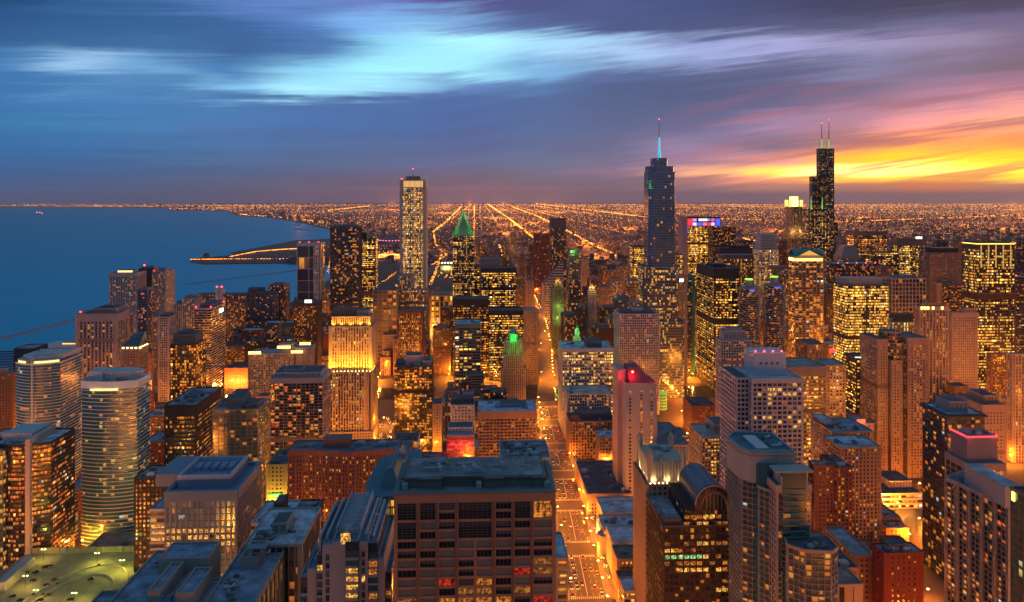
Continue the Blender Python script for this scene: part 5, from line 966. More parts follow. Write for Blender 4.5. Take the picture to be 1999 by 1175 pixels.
# curved brown residential tower
def brown_tower():
    Y = 765; st = S('punch', (.34,.21,.15), GN, .3, .1, 'O', 1.9, bay=3.2, fl=3.2, pw=.52, sh=.42); st2 = bal((.32,.22,.17), .22, GK, 'O', fl=3.2, e=.9, bay=3.4)
    t = T('apartment_tower', 'massive brown residential tower with a curved balconied glass centre', 'apartment tower', 1713, 1733, 662, Y, 36, st, xs=1703, roofc=ROOFD, band=6); root = t['root']
    x2, x3 = XY(1772, Y), XY(1812, Y); r = rect(x2, x3, Y, Y+36); zz = ZAT(658, x2, Y); shaft(root, r, 0, zz-8, st); roof(root, r, zz-2, .4, (.34,.22,.16), ROOFD, 1.2, 6.2); FOOT.append((t['x1'], x3, Y-4, Y+36))
    c = ring((t['x1']+x2)/2, Y+16, (x2-t['x1'])*.62, 28); zc = ZAT(672, x2, Y); shaft(root, c, 0, zc, st2); roof(root, c, zc, .9, (.34,.25,.2), ROOFD); cc = ring((t['x1']+x2)/2, Y+16, (x2-t['x1'])*.5, 28); shaft(root, cc, zc, ZAT(652, x2, Y), S('curtain', (.3,.24,.2), GK, .1, .2, 'O')); roof(root, cc, ZAT(652, x2, Y), .4, (.3,.25,.22), ROOFD); aerial(root, (t['x1']+x2)/2, Y+4, ZAT(652, x2, Y), 12)
    mid = rect(XY(1736, Y), XY(1757, Y), Y-4, Y+4); shaft(root, mid, 0, ZAT(704, x2, Y), st); roof(root, mid, ZAT(704, x2, Y), .4, TAN, ROOFD)
brown_tower()
T('apartment_block', 'tan complex slab with a long grey roof running away, right of the gold rowed office', 'apartment block', 1640, 1720, 872, 590, 30, res((.36,.22,.15), .12, bay=3.2, fl=3.2, pw=.5), roofc=ROOFS, clutter=4)
T('apartment_block', 'taller tan rear slab with dark roof behind the tan complex slab', 'apartment block', 1625, 1705, 842, 640, 40, res((.36,.24,.18), .16, bay=3.2, fl=3.2, pw=.5), roofc=ROOF, clutter=8)
T('apartment_block', 'narrow shaded grey end block left of the tan complex slab', 'apartment block', 1612, 1636, 826, 655, 30, S('punch', (.25,.2,.17), GN, .05), roofc=ROOFS)
T('office_block', 'low flat roofed block with an orange red wall behind the tan slabs', 'office building', 1632, 1690, 806, 800, 40, S('punch', (.5,.09,.03), GN, .02), roofc=ROOFD, clutter=3)
t = T('office_block', 'low tan block with a small red glowing sign near the curved brown tower', 'office building', 1666, 1706, 826, 745, 30, S('punch', (.4,.25,.18), GN, .1), roofc=ROOF); sign(t['root'], 1672, 1688, 818, 826, 745, (1, .05, .02), 3)
T('hotel_block', 'tan hotel block with a gridded front of yellow rooms in mid foreground', 'hotel', 1370, 1434, 852, 625, None, S('grid', (.42,.29,.2), GN, .5, .15, 'Y', 1.8, bay=2.5, fl=3.2, pw=.35, sh=.35, endw=0), xs=1346, roofc=(.42,.38,.36), ph=((.5,.95,.3,.9,8,(.4,.32,.28)),), clutter=3)
T('apartment_block', 'red brick apartment block with cluttered roof in front of the tan slab', 'apartment block', 1590, 1634, 908, 555, None, S('punch', (.27,.09,.05), GN, .14, .1, 'O', 1.7, bay=3, fl=3.3), xs=1578, roofc=ROOFS, clutter=10)
T('apartment_block', 'darker brick annex with bright window grid beside the red brick block', 'apartment block', 1634, 1664, 912, 552, 28, S('grid', (.2,.06,.035), GN, .3, .1, 'O', 1.7, bay=2.8, fl=3.2), roofc=ROOFD, clutter=8)
t = T('shopping_block', 'bright rounded shopping block with glowing glass beneath the curved brown tower', 'shop', 1720, 1800, 962, 690, 45, S('bands', (.45,.3,.18), GN, .55, .2, 'Y', 1.8, fl=4.2), roofc=ROOFD); penthouse(t['root'], t['x0']+16, t['x1']-2, t['y0']+14, t['y1']-4, t['z']+.4, t['z']+7, STONE); light('POINT', t['root'], (t['x0']-4, t['y0']-8, 12), 60000, (1, .6, .15), .8, 'shop_lamp')
# dark blue tower and the red neon roof
t = T('apartment_tower', 'dark blue tower with a broad pale roof slab and grey plant house', 'apartment tower', 1850, 1922, 808, 555, None, S('curtain', (.07,.08,.1), (.012,.018,.035), .22, .2, 'O', 1.8, bay=3.6, fl=3.4, sh=.16), xs=1801, roofc=ROOFS, ph=((.2,.7,.2,.75,9,(.25,.27,.32)),), clutter=6)
bb = MB(); bb.prism(offset(t['pts'], 1.8), t['z']-1.1, t['z']+.2); bb.build('roof_slab', wallmat((.06,.06,.07)), t['root'])
t = T('hotel_tower', 'grey glass hotel with a red neon line round its drum roof', 'hotel', 1890, 1963, 905, 475, None, S('curtain', (.3,.24,.2), (.02,.028,.035), .16, .3, 'O', 1.7, bay=5.5, fl=3.7, sh=.14, pw=.12), xs=1845, band=3, roofc=ROOFS); x0, x1, y0, y1, z = [t[k] for k in ('x0','x1','y0','y1','z')]
dr = [(x0+2, y0+4), (x1-3, y0+4), (x1-1, y0+8), (x1-1, y1-3), (x0+2, y1-3)]; zd = ZAT(852, x0, y0+6); bb = MB(); bb.prism(dr, z, zd); bb.build('roof_drum', wallmat((.2,.17,.2)), t['root']); bb = MB(); q = offset(dr, .45); qi = offset(dr, -.3)
for k in (4, 0, 1): a, c, d2, e2 = q[k], q[(k+1) % 5], qi[(k+1) % 5], qi[k]; bb.prism([a, c, d2, e2], zd-.2, zd+.7)
bb.build('neon_line', glow('neon_red', (1, .02, .03), 3.2), t['root']); roof_clutter(t['root'], x0+5, x1-8, y0+9, y1-8, zd, 8)
for dx in (.15, .8): light('POINT', t['root'], (x0+(x1-x0)*dx, y0+1, zd-1), 260, (1, .03, .05), .5, 'neon_glow')
T('apartment_tower', 'tan tower with a long rounded roof house behind the dark blue tower', 'apartment tower', 1918, 1964, 790, 690, 40, S('punch', (.38,.24,.18), GN, .1, .1, 'O', 1.7, bay=3.4), xs=1845, roofc=(.3,.2,.16), band=5, ph=((.3,.9,.2,.8,8,(.36,.24,.18)),))
T('apartment_tower', 'tall tan gridded tower cut by the right edge of the photo', 'apartment tower', 1976, 2040, 690, 805, None, pie((.42,.28,.22), .2, GN, 'O', bay=3.4, pw=.45), xs=1966, roofc=ROOFD, lights=0)
T('office_block', 'brown mid rise with rows of amber windows in front of the bronze crowned tower', 'office building', 1934, 1975, 690, 985, None, S('grid', (.16,.07,.04), GK, .4, .5, 'O', bay=3), xs=1930, roofc=ROOFD)
T('office_block', 'dark block with a red roof light far right behind the bronze tower', 'office building', 1981, 2020, 540, 1200, 34, S('bands', (.06,.05,.06), GK, .3, .4, 'O'), roofc=ROOF, lights=2)
T('office_block', 'dark distant block with faint rows right of the bronze crowned tower', 'office building', 1982, 2020, 492, 1700, 34, S('grid', (.06,.05,.06), GK, .15, .4, 'O'), roofc=ROOFD)
# green banded car park drum
Y = 1010; cx = XY(1296, Y); root = empty('parking_drum', cx, Y+10); tag(root, 'small round car park ramp glowing with green bands', 'car park'); FOOT.append((cx-9, cx+9, Y, Y+20)); z = ZAT(772, cx, Y); bb = MB(); bb.cyl(cx, Y+10, 6.3, 0, z, 24); bb.build('drum_wall', wallmat((.1,.12,.08)), root)
for k in range(6): bb = MB(); bb.cyl(cx, Y+10, 6.9, 3+k*4.2, 5.4+k*4.2, 24); bb.build('green_band', glow('band_green', (.22, .85, .06), .4), root)
T('office_block', 'dark brick block with a rounded roof edge beside the plaza lights', 'office building', 1352, 1396, 792, 890, 40, S('punch', (.16,.06,.035), GK, .25, .1, 'O'), roofc=ROOFD, clutter=4)
T('office_block', 'low tan hall with lit base beside the plaza, below the concrete hotel', 'hall', 1286, 1342, 850, 800, 30, S('bands', STONE, GN, .4, .3, 'Y'), roofc=(.2,.18,.18), clutter=2)
T('office_block', 'wide low building with a plain blue grey roof right of the concrete hotel', 'hall', 1284, 1346, 868, 690, 70, S('punch', (.3,.27,.26), GN, .1), roofc=(.2,.2,.23), clutter=2)
T('office_block', 'dark roofed tan walled department store beside the avenue', 'department store', 1147, 1232, 963, 690, 88, S('punch', (.42,.31,.22), GN, 0), roofc=(.09,.09,.1), clutter=7, band=7)
t = T('office_block', 'grey court building with a white arched lit entrance behind the tan slabs', 'hall', 1578, 1612, 672, 1000, 40, S('piers', (.2,.14,.1), GK, .1, bay=5), roofc=ROOFD); sign(t['root'], 1618, 1631, 681, 688, 1000, (1, .02, .02), 2.5)
# ------------------------------------------------------------------ nearest fronts
def granite_tower():
    Y = 270; x0, x1 = XY(769, Y), XY(1085, Y); z = ZAT(962, 20, Y); D = 31; root = empty('granite_tower', (x0+x1)/2, Y+D/2); tag(root, 'big reddish granite tower in the foreground with grid of dark window bays', 'office tower'); FOOT.append((x0, x1, Y, Y+D))
    gran = (.36,.17,.095); W = wallmat(gran, .6, .35); pts = rect(x0, x1, Y, Y+D); core = MB(); core.box(x0+1.2, x1-1.2, Y+1.2, Y+D-1.2, 0, z-.5); core.build('glazing', principled('dark_core', (.01,.01,.012), .3), root)
    cols = [(776,812),(820,850),(857,888),(895,960),(968,998),(1005,1035),(1042,1078)]; cx = [(XY(a, Y), XY(c, Y)) for a, c in cols]
    b = MB(); edges = [x0]+[v for ab in cx for v in ab]+[x1]
    for k in range(0, len(edges), 2):                                 # piers
        b.box(edges[k], edges[k+1], Y, Y+1.4, 0, z-3.1)
        m = (edges[k]+edges[k+1])/2
        if 0 < k < len(edges)-2: b.box(m-.22, m+.22, Y-.5, Y, 0, z-3.1, 1)
    b.box(x0, x1, Y-.02, Y+1.4, z-3.1, z); b.box(x0, x1, Y+D-1.4, Y+D, 0, z)
    b.box(x0, x0+1.4, Y+1.4, Y+D-1.4, 0, z-.01); b.box(x1-1.4, x1, Y+1.4, Y+D-1.4, 0, z-.01)
    fh = 3.5; rows = int((z-3.1-95)/fh); warm = {}
    for r in range(rows):
        zt = z-3.3-r*fh
        for c, (a, e) in enumerate(cx):
            tall = r in (0, 1) and c in (0, 1, 3, 5, 6) or r in (2, 3) and c in (0, 3)
            if not (tall and r % 2 == 0): b.box(a, e, Y+.25, Y+1.3, zt-fh, zt-fh+.95)
            if tall and r % 2: continue
            h = fh-.95 if not tall else 2*fh-.95; zc = zt-h/2
            if c == 3 and r > 2:
                m = (a+e)/2; b.box(m-.5, m+.5, Y+.1, Y+1.3, zt-fh+.95, zt); segs = [(a, m-.5), (m+.5, e)]
            else: segs = [(a, e)]
            for (s0, s1) in segs:
                hot = (c == 6 and r in (0, 6, 7, 10, 12)) or (c == 5 and r in (7, 9)) or (r == 10 and c in (2, 3, 4)) or (r == 8 and c in (2, 3)) or (r == 9 and c == 3)
                kind = pick((('red', 2), ('dim', 5), ('amber', 2), ('dark', 2))) if hot else 'louvre' if tall else pick((('dark', 12), ('blind', 5), ('dim', .4)))
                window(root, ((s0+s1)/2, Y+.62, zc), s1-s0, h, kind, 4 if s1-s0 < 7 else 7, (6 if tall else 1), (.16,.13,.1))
    b.build('facade_frame', [W, wallmat((.17,.085,.055), .6)], root)
    rb = MB(); T_ = roofmat((.20,.235,.235)); o, i = rect(x0-.3, x1+.3, Y-.3, Y+D+.3), rect(x0+1.6, x1-1.6, Y+1.6, Y+D-1.6)
    for k in range(4): a, c, d2, e2 = o[k], o[(k+1) % 4], i[(k+1) % 4], i[k]; rb.prism([a, c, d2, e2], z+.01, z+.9)
    rb.face([(*p, z+.25) for p in i], None, 1); rb.build('roof', [wallmat((.13,.16,.16)), T_], root)
    # stepped mechanical storey
    pb = MB(); zb, zt = z+.3, z+3.7; steps = [(0.03, .055, 7), (.055, .155, 6), (.155, .29, 5), (.29, .55, 7), (.55, .68, 5), (.68, .86, 6), (.86, .95, 5.2)]
    for k, (a, c, dy) in enumerate(steps):
        X0, X1 = x0+(x1-x0)*a, x0+(x1-x0)*c; pb.box(X0, X1-.02*(k < 6), Y+dy, Y+D-3-.01*k, zb, zt-.02*k-(1.4 if k == 0 else 0))
        pb.box(X0-.1, X1+.05, Y+dy-.35, Y+dy-.01, zt-.7-.02*k, zt+.25-.02*k, 1)
        if c-a > .08:
            n = 3
            for q in range(n): w = (X1-X0)/n; pb.box(X0+q*w+.25, X0+q*w+w-.25, Y+dy-.14, Y+dy-.005, zb+.5, zt-1., 2)
    pb.box(x0+(x1-x0)*.29, x0+(x1-x0)*.55, Y+6.2, Y+7, zt-1.6, zt-.9, 1); pb.build('mechanical_storey', [wallmat((.15,.15,.13)), wallmat((.13,.075,.05)), wallmat((.11,.12,.1))], root)
    rt = MB(); rt.box(x0+4, x1-4, Y+7.5, Y+D-3.4, zt+.02, zt+.1); rt.build('upper_roof', T_, root)
    for k in range(16):
        X, Y_ = random.uniform(x0+6, x1-9), random.uniform(Y+9, Y+D-6); bb = MB(); t = random.random()
        if t < .4: bb.cyl(X, Y_, .5, zt, zt+1.5, 8); bb.cyl(X, Y_, .8, zt+1.5, zt+1.8, 8); nm = 'roof_vent'
        elif t < .7: bb.box(X, X+1.6, Y_, Y_+1.6, zt, zt+.9); bb.box(X+.3, X+1.3, Y_+.3, Y_+1.3, zt+.9, zt+1.2); nm = 'roof_hatch'
        else: bb.bar((X, Y_, zt+.5), (X+7, Y_+random.uniform(-1, 1), zt+.5), .22, 6); bb.box(X+1, X+1.3, Y_-.2, Y_+.2, zt, zt+.4); bb.box(X+5.5, X+5.8, Y_-.3, Y_+.3, zt, zt+.4); nm = 'roof_pipe'
        bb.build(nm, wallmat(random.choice((GREY, (.2,.22,.22), PALE))), root)
    for X in (x0+19, x0+50, x0+56): bb = MB(); bb.bar((X, Y+20, zt), (X, Y+20, zt+3.4), .16, 5); bb.box(X-.9, X+.9, Y+19.9, Y+20.1, zt+2.2, zt+2.5); bb.cyl(X, Y+20, .8, zt, zt+.8, 8); bb.build('mast', wallmat((.3,.28,.2)), root)
    bb = MB(); X = x1-9
    bb.bar((X-6, Y+18, zt+.8), (X+2, Y+14, zt+.8), .2, 5); bb.bar((X-6, Y+18, zt), (X-6, Y+18, zt+3), .2, 5); bb.build('davit', wallmat(PALE), root)
    for X in (x0+2.4, x0+30, x1-4): bb = MB(); bb.box(X, X+2.2, Y+3, Y+6.5, z+.26, z+2.2); bb.box(X+.2, X+2, Y+3.2, Y+6.3, z+2.2, z+2.5); bb.build('roof_unit', wallmat((.25,.28,.28)), root)
granite_tower()
def ribbed_roof_tower():
    """pale stepped apartment tower seen from above: vaulted spine roof between sloping wings"""
    Y = 300; x0, x1 = XY(580, Y), XY(762, Y); D = 44; root = empty('apartment_tower', (x0+x1)/2, Y+D/2); tag(root, 'pale stepped tower with ridged snowy roof and gold bay windows, bottom centre left', 'apartment tower'); FOOT.append((x0, x1, Y-4, Y+D)); w = x1-x0
    wall = (.33,.29,.27); W = wallmat(wall); zt = ZAT(1075, x0, Y); cut = [0, .09, .2, .27, .38, .52, .66, .76, .86, .93, 1]
    zs = [zt-14, zt-9, zt-3, zt+2, zt+3, zt+3.5, zt+3, zt+2, zt-4, zt-12]; ys = [5, 3, 1, 0, 0, -1.5, 0, 0, 1, 4]
    b = MB(); rb = MB()
    for k in range(10):
        a, c = x0+w*cut[k], x0+w*cut[k+1]-.01; glassy = k in (0, 2, 5, 7, 9); bk = Y+D-[8, 5, 2, 0, 0, 0, 0, 2, 5, 8][k]
        b.box(a, c, Y+ys[k]+(.9 if glassy else 0), bk, 0, zs[k]-.02*k, 1 if glassy else 0)
        rb.box(a+.3, c-.3, Y+ys[k]+1.2, bk-.3, zs[k]-.02*k, zs[k]+.12-.02*k)
        for e in (a, c-.45): rb.box(e, e+.4, Y+ys[k]+.95, bk, zs[k]-.01*k, zs[k]+1.-.01*k, 1)
        n = 30; fh = 3.3
        wk = c-a; zz = zs[k]-5.
        for r in range(12):
            zc = zz-r*fh
            if zc < 105: break
            if glassy:
                b.box(a, c, Y+ys[k]+.35-(k in (0,5,9))*.6, Y+ys[k]+.9, zc-2.05, zc-1.25)
                lit = pick((('gold', 14 if k == 5 and r > 1 else 4 if k in (0, 7, 9) else 1), ('dark', 3), ('teal', 5), ('amber', 1.2))); window(root, ((a+c)/2, Y+ys[k]+.84, zc), wk-.3, 2.4, lit, 5 if k == 5 else 3, 2, (.2,.2,.19))
            elif k in (3, 6) :
                lit = pick((('gold', 3 if r > 1 else .3), ('teal', 3), ('dark', 3))); window(root, ((a+c)/2, Y+ys[k]-.03, zc), wk*.36, 2.5, lit, 2, 1, (.2,.2,.19))
    b.build('facade_frame', [W, principled('teal_core', (.02,.045,.05), .25)], root); rb.build('roof', [roofmat((.17,.24,.3)), wallmat((.3,.33,.36))], root)
    vb = MB(); xa, xb = x0+w*.40, x0+w*.64; zb = zt+3.6
    vb.box(xa, xb, Y+7, Y+D-1, zb, zb+1.6); vb.box(xa-.5, xa-.05, Y+6.5, Y+D-.5, zb, zb+3.1, 1); vb.box(xb+.05, xb+.5, Y+6.5, Y+D-.5, zb, zb+3.1, 1)
    for k in range(22): y = Y+8+k*(D-10)/22; vb.bar((xa, y, zb+3), (xb, y, zb+3), .14, 4, 1); vb.bar((xa, y, zb+3), (xb, y+1.5, zb+3), .1, 4, 1)
    vb.build('roof_truss', [roofmat((.3,.33,.36)), wallmat((.4,.42,.45))], root)
    for k in range(7): bb = MB(); y = Y+9.5+k*(D-13)/7; bb.cyl((xa+xb)/2+random.uniform(-.6, .6), y, 1.9, zb+1.6, zb+2.5, 12); bb.cyl((xa+xb)/2, y, 1.2, zb+2.5, zb+2.8, 12); bb.build('roof_fan', wallmat((.5,.55,.6)), root)
    for xc, hh in ((x0+w*.22, 2.2), (x0+w*.30, 3.), (x0+w*.72, 3.), (x0+w*.80, 2.)):
        bb = MB(); bb.box(xc-.5, xc+.5, Y+4, Y+D-3, zt-3, zt+hh+1.6); bb.build('roof_fin', wallmat((.33,.35,.37)), root)
    for k in range(9): bb = MB(); X, y = x0+w*random.uniform(.67, .76), Y+6+k*3.6; bb.box(X, X+1.8, y, y+1.8, zt+2, zt+3.6); bb.cyl(X+.9, y+.9, .6, zt+3.6, zt+3.9, 8); bb.build('roof_unit', wallmat(random.choice((GREY, SLATE, PALE))), root)
    for k in range(6): bb = MB(); X, y = x0+w*random.uniform(.1, .2), Y+8+k*5; bb.box(X, X+1.5, y, y+2.5, zt-9, zt-7.4); bb.build('roof_unit', wallmat(GREY), root)
    bb = MB(); bb.box(xa+4, xb-4, Y-.2, Y+4, zt+2, zt+7.5); bb.build('lantern', wallmat((.25,.3,.3)), root); window(root, ((xa+xb)/2, Y-.25, zt+4.6), 4, 4.6, 'gold', 4, 3, (.2,.2,.19))
ribbed_roof_tower()
def hospital():
    Y = 500; x0, x1 = XY(322, Y), XY(462, Y); D = 54; z = ZAT(965, x0, Y); root = empty('hospital', (x0+x1)/2, Y+D/2); tag(root, 'large blue white hospital block with sunken roof court and three gold lit floors', 'hospital'); FOOT.append((x0-14, x1+2, Y, Y+D))
    st = S('piers', (.16,.19,.25), (.10,.24,.46), .05, .5, 'O', 1.6, metal=.5, bay=3.7, fl=4.3, pw=.35, sh=.06, e=.45); pts = rect(x0, x1, Y, Y+D); shaft(root, pts, 0, z-5, st)
    b = MB(); b.prism(offset(pts, .5), z-5, z-.4); i1 = offset(pts, -2.2); o1 = offset(pts, .6)
    for k in range(4): b.prism([o1[k], o1[(k+1) % 4], i1[(k+1) % 4], i1[k]], z-.39, z+2)
    b.build('roof_parapet', wallmat((.13,.2,.3)), root)
    zi = z-1; bb = MB(); bb.box(x0+4, x1-8, Y+11, Y+D-6, z-.38, z+5.5); 
    bb.build('inner_wall', wallmat((.22,.25,.33)), root); bb = MB(); bb.box(x0+5.4, x1-9.4, Y+12.4, Y+D-7.4, z+5.5, z+5.6); bb.build('roof', roofmat((.2,.26,.36)), root)
    bb = MB(); q = rect(x0+3.6, x1-7.6, Y+10.6, Y+D-5.6); qi = offset(q, -1.6)
    for k in range(4): bb.prism([q[k], q[(k+1) % 4], qi[(k+1) % 4], qi[k]], z+5.51, z+8.4)
    bb.build('inner_parapet', wallmat((.42,.44,.5)), root)
    for k in range(5): bb = MB(); X = x0+9+k*5.6; bb.box(X, X+4.4, Y+26, Y+38, z+5.6, z+8); bb.box(X+.5, X+3.9, Y+27, Y+37, z+8, z+8.4); bb.build('roof_unit', wallmat((.2,.27,.4)), root)
    bb = MB(); bb.box(x0+14, x1-12, Y+16, Y+22, z+5.6, z+6.6); bb.build('skylight', principled('skylight_blue', (.03,.06,.14), .15), root)
    bb = MB(); bb.box(x0-13, x0+3, Y+16, Y+D-2, z-1, z+7.5); bb.build('rear_wing', wallmat((.2,.22,.28)), root)
    lw = rect(x0-13, x0-.05, Y+8, Y+D); shaft(root, lw, 0, z-14, S('bands', (.34,.34,.38), (.03,.05,.08), .12, .6, 'Y', 1.6, fl=4.3)); roof(root, lw, z-14, .5, PALE, ROOFS)
    fl = 4.3; nf = max(1, round((z-5)/fl)); fh = (z-5)/nf; nb_ = max(1, round((x1-x0)/3.7)); bw = (x1-x0)/nb_
    for zc0 in (z-24, z-28.3, z-32.6):
        kf = int(zc0/fh); zc = kf*fh+fh/2
        for k in range(nb_):
            kind = 'gold' if random.random() < (.97 if zc0 == z-24 else .82) else 'dark'
            window(root, (x0+(k+.5)*bw, Y-.05, zc), bw*.62, fh*.62, kind, 2, 1, (.3,.28,.26))
        for k in range(4): window(root, (x0-13+(k+.5)*3.2, Y+7.9, zc), 2.9, fh*.55, 'gold', 2, 1, (.3,.28,.26))
    Xa, Xb = XY(352, Y), XY(361, Y); za, zb2 = ZAT(1012, Xa, Y), ZAT(1004, Xa, Y); bb = MB(); xm = (Xa+Xb)/2; yy = Y-1.1
    bb.bar((Xa, yy, za), (Xa, yy, zb2), .28, 5); bb.bar((Xb-1, yy, za), (Xb-1, yy, zb2), .28, 5); bb.bar((Xa, yy, zb2), (xm-.5, yy, za+1), .25, 5); bb.bar((Xb-1, yy, zb2), (xm-.5, yy, za+1), .25, 5); bb.bar((Xb+.2, yy, zb2), (Xb-.2, yy, zb2-1.2), .25, 5); bb.build('sign_letter', glow('letter_white', (1, .9, .75), .35), root)
    for k in range(8): window(root, (x0+(random.randrange(nb_)+.5)*bw, Y-.05, fh*(int(random.uniform(45, z-40)/fh)+.5)), bw*.6, fh*.6, 'amber', 2, 1, (.3,.28,.26))
    for k in range(6): window(root, (x1+.05, Y+12+k*3, z-19+.0*k), 2.2, 2, pick((('amber', 2), ('gold', 1))), 2, 1, (.3,.28,.26), R(90))
hospital()
def snowy_roofs():
    root = empty('hospital_wing', XY(370, 370), 380); tag(root, 'frosted stepped grey roofs of a hospital wing at the bottom left', 'hospital wing'); b = MB(); rb = MB(); R_ = roofmat((.22,.28,.36)); Z = 112
    def blk(a, c, ya, yb, z, ztag=0):
        x0, x1 = a, c; FOOT.append((x0, x1, ya, yb)); b.box(x0, x1, ya, yb, 0, z)
        for q in ((x0, x1, ya, ya+.8), (x0, x1, yb-.8, yb), (x0, x0+.8, ya+.8, yb-.8), (x1-.8, x1, ya+.8, yb-.8)): b.box(*q, z, z+1.3)
        rb.box(x0+.8, x1-.8, ya+.8, yb-.8, z+.02, z+.3)
    xs = [XY(p, 360) for p in (232, 300, 352, 420, 470, 518)]
    blk(xs[0]+2, xs[2], 338, 396, Z); blk(xs[2]+.02, xs[3], 330, 372, Z-3); blk(xs[3]+.02, xs[5], 338, 400, Z-1); blk(xs[0]+20, xs[2]-3, 345, 372, Z+5.5); blk(xs[4]-6, xs[5]-9, 378, 396, Z+4); blk(xs[2]+4, xs[3]-4, 344, 368, Z+4.5); blk(xs[0]-14, xs[0]+1.9, 332, 372, Z-8); blk(xs[1]-4, xs[2]+8, 374, 392, Z+6.)
    b.build('stone_wall', wallmat((.30,.27,.23)), root); rb.build('roof', R_, root)
    for k in range(5): bb = MB(); X = xs[0]+26+k*3; bb.box(X, X+1.8, 344.7, 345.0, Z+.5, Z+4.6); bb.build('louvre', wallmat((.1,.2,.32)), root)
    bb = MB(); X = xs[4]-3
    for k in range(5): bb.bar((X+k*2.2, 380, Z+4.3), (X+k*2.2, 380, Z+8.5), .15, 4)
    bb.box(X-.3, X+9.2, 379.5, 385, Z+8.5, Z+8.8); bb.build('plant_frame', wallmat((.15,.22,.28)), root); roof_clutter(root, xs[4]-4, xs[5]-12, 380, 392, Z+4.3, 6); roof_clutter(root, xs[0]+4, xs[2]-8, 376, 392, Z+.3, 9, big=.6); roof_clutter(root, xs[0]+4, xs[2]-6, 340, 346, Z+.3, 5, big=.5); roof_clutter(root, xs[2]+2, xs[3]-5, 331, 343, Z-2.7, 5, big=.5); roof_clutter(root, xs[3]+2, xs[5]-6, 340, 374, Z-.7, 16, big=.6); roof_clutter(root, xs[3]+3, xs[4]-3, 345, 376, Z-.7, 3, big=.7)
    for k in range(7): window(root, (xs[5]+.06, 343+k*7.5, Z-8), 2, 9, 'dim', 1, 4, (.25,.2,.14), R(90))
    for k in range(9): bb = MB(); bb.box(xs[5]-.02, xs[5]+.7, 340+k*7, 341.4+k*7, 20, Z-2); bb.build('pilaster', wallmat((.34,.28,.2)), root)
snowy_roofs()
# teal roofed wedge behind the granite tower
def teal_wedge():
    Y = 345; x0, x1 = XY(712, Y), XY(800, Y); root = empty('office_tower', (x0+x1)/2, Y+20); tag(root, 'teal roofed curved glass block tucked behind the granite tower on its left', 'office tower'); FOOT.append((x0, x1, Y, Y+60)); z = ZAT(972, x0, Y)
    pts = [(x0+3, Y), (x1, Y), (x1, Y+62), (x0+10, Y+62), (x0+1, Y+48), (x0-1, Y+14)]; shaft(root, pts, 0, z-1, S('curtain', (.08,.12,.12), GT, .3, .5, 'Y', 1.6, bay=3, fl=3.8)); b = MB(); b.prism(offset(pts, .8), z-1, z+1); b.build('roof_slab', wallmat((.07,.17,.2)), root)
    b = MB(); p2 = [(x0+6, Y+8), (x1-6, Y+8), (x1-6, Y+50), (x0+14, Y+56), (x0+8, Y+46)]; b.prism(p2, z+1, z+9, top=offset(p2, -2.5)); b.build('roof_crown', principled('teal_metal', (.05,.15,.19), .35, .3), root)
    b = MB(); p3 = offset(p2, -3); b.prism(p3, z+9, z+9.5); b.build('crown_roof', roofmat((.16,.2,.26)), root); roof_clutter(root, x0+12, x1-12, Y+14, Y+40, z+9.5, 5, big=.8)
teal_wedge()
t = T('office_block', 'dark glass block with white mullions and a frosted roof, left of the pale ridged tower', 'office building', 478, 588, 1062, 395, 46, S('piers', (.36,.31,.27), GK, .16, .2, 'R', 1.2, bay=3.2, fl=3.8, pw=.16, sh=0, e=.4), roofc=ROOFS, clutter=8, ph=((.35,.62,.3,.6,6,(.33,.33,.33)),))
bb = MB(); bb.box(t['x0']+3, t['x0']+9, t['y0']-.6, t['y0']-.1, t['z']-4, t['z']-1.6); bb.build('lit_window', glow('window_gold', (1, .66, .16), 1.5), t['root'])
T('office_block', 'small block with black plant tower and frosted roof terrace by the hospital', 'office building', 492, 560, 1020, 470, 34, S('bands', (.42,.4,.38), GK, .12, .2, 'O'), roofc=ROOFS, ph=((.5,.75,.3,.7,9,DARK),), clutter=6)
T('office_block', 'narrow dark block with blue roof lamp between ridged tower and brick apartments', 'office building', 565, 612, 1012, 480, 30, S('bands', DARK, GK, .2, .2, 'R'), roofc=ROOF, clutter=7)
t = T('office_block', 'yellow lit blank hall with a green sign strip right of the green glass tower', 'hall', 521, 560, 906, 600, 36, S('punch', (.5,.35,.1), GN, .0), roofc=ROOFD, clutter=4); bb = MB(); bb.box(t['x0']+2, t['x1']-4, t['y0']-1.2, t['y0']-.6, t['z']-24.5, t['z']-22.5); bb.build('sign', glow('sign_green', (.05, 1, .05), 2.4), t['root'])
light('POINT', t['root'], ((t['x0']+t['x1'])/2, t['y0']-9, t['z']-32), 32000, (1, .62, .12), .8, 'floodlight_beam')
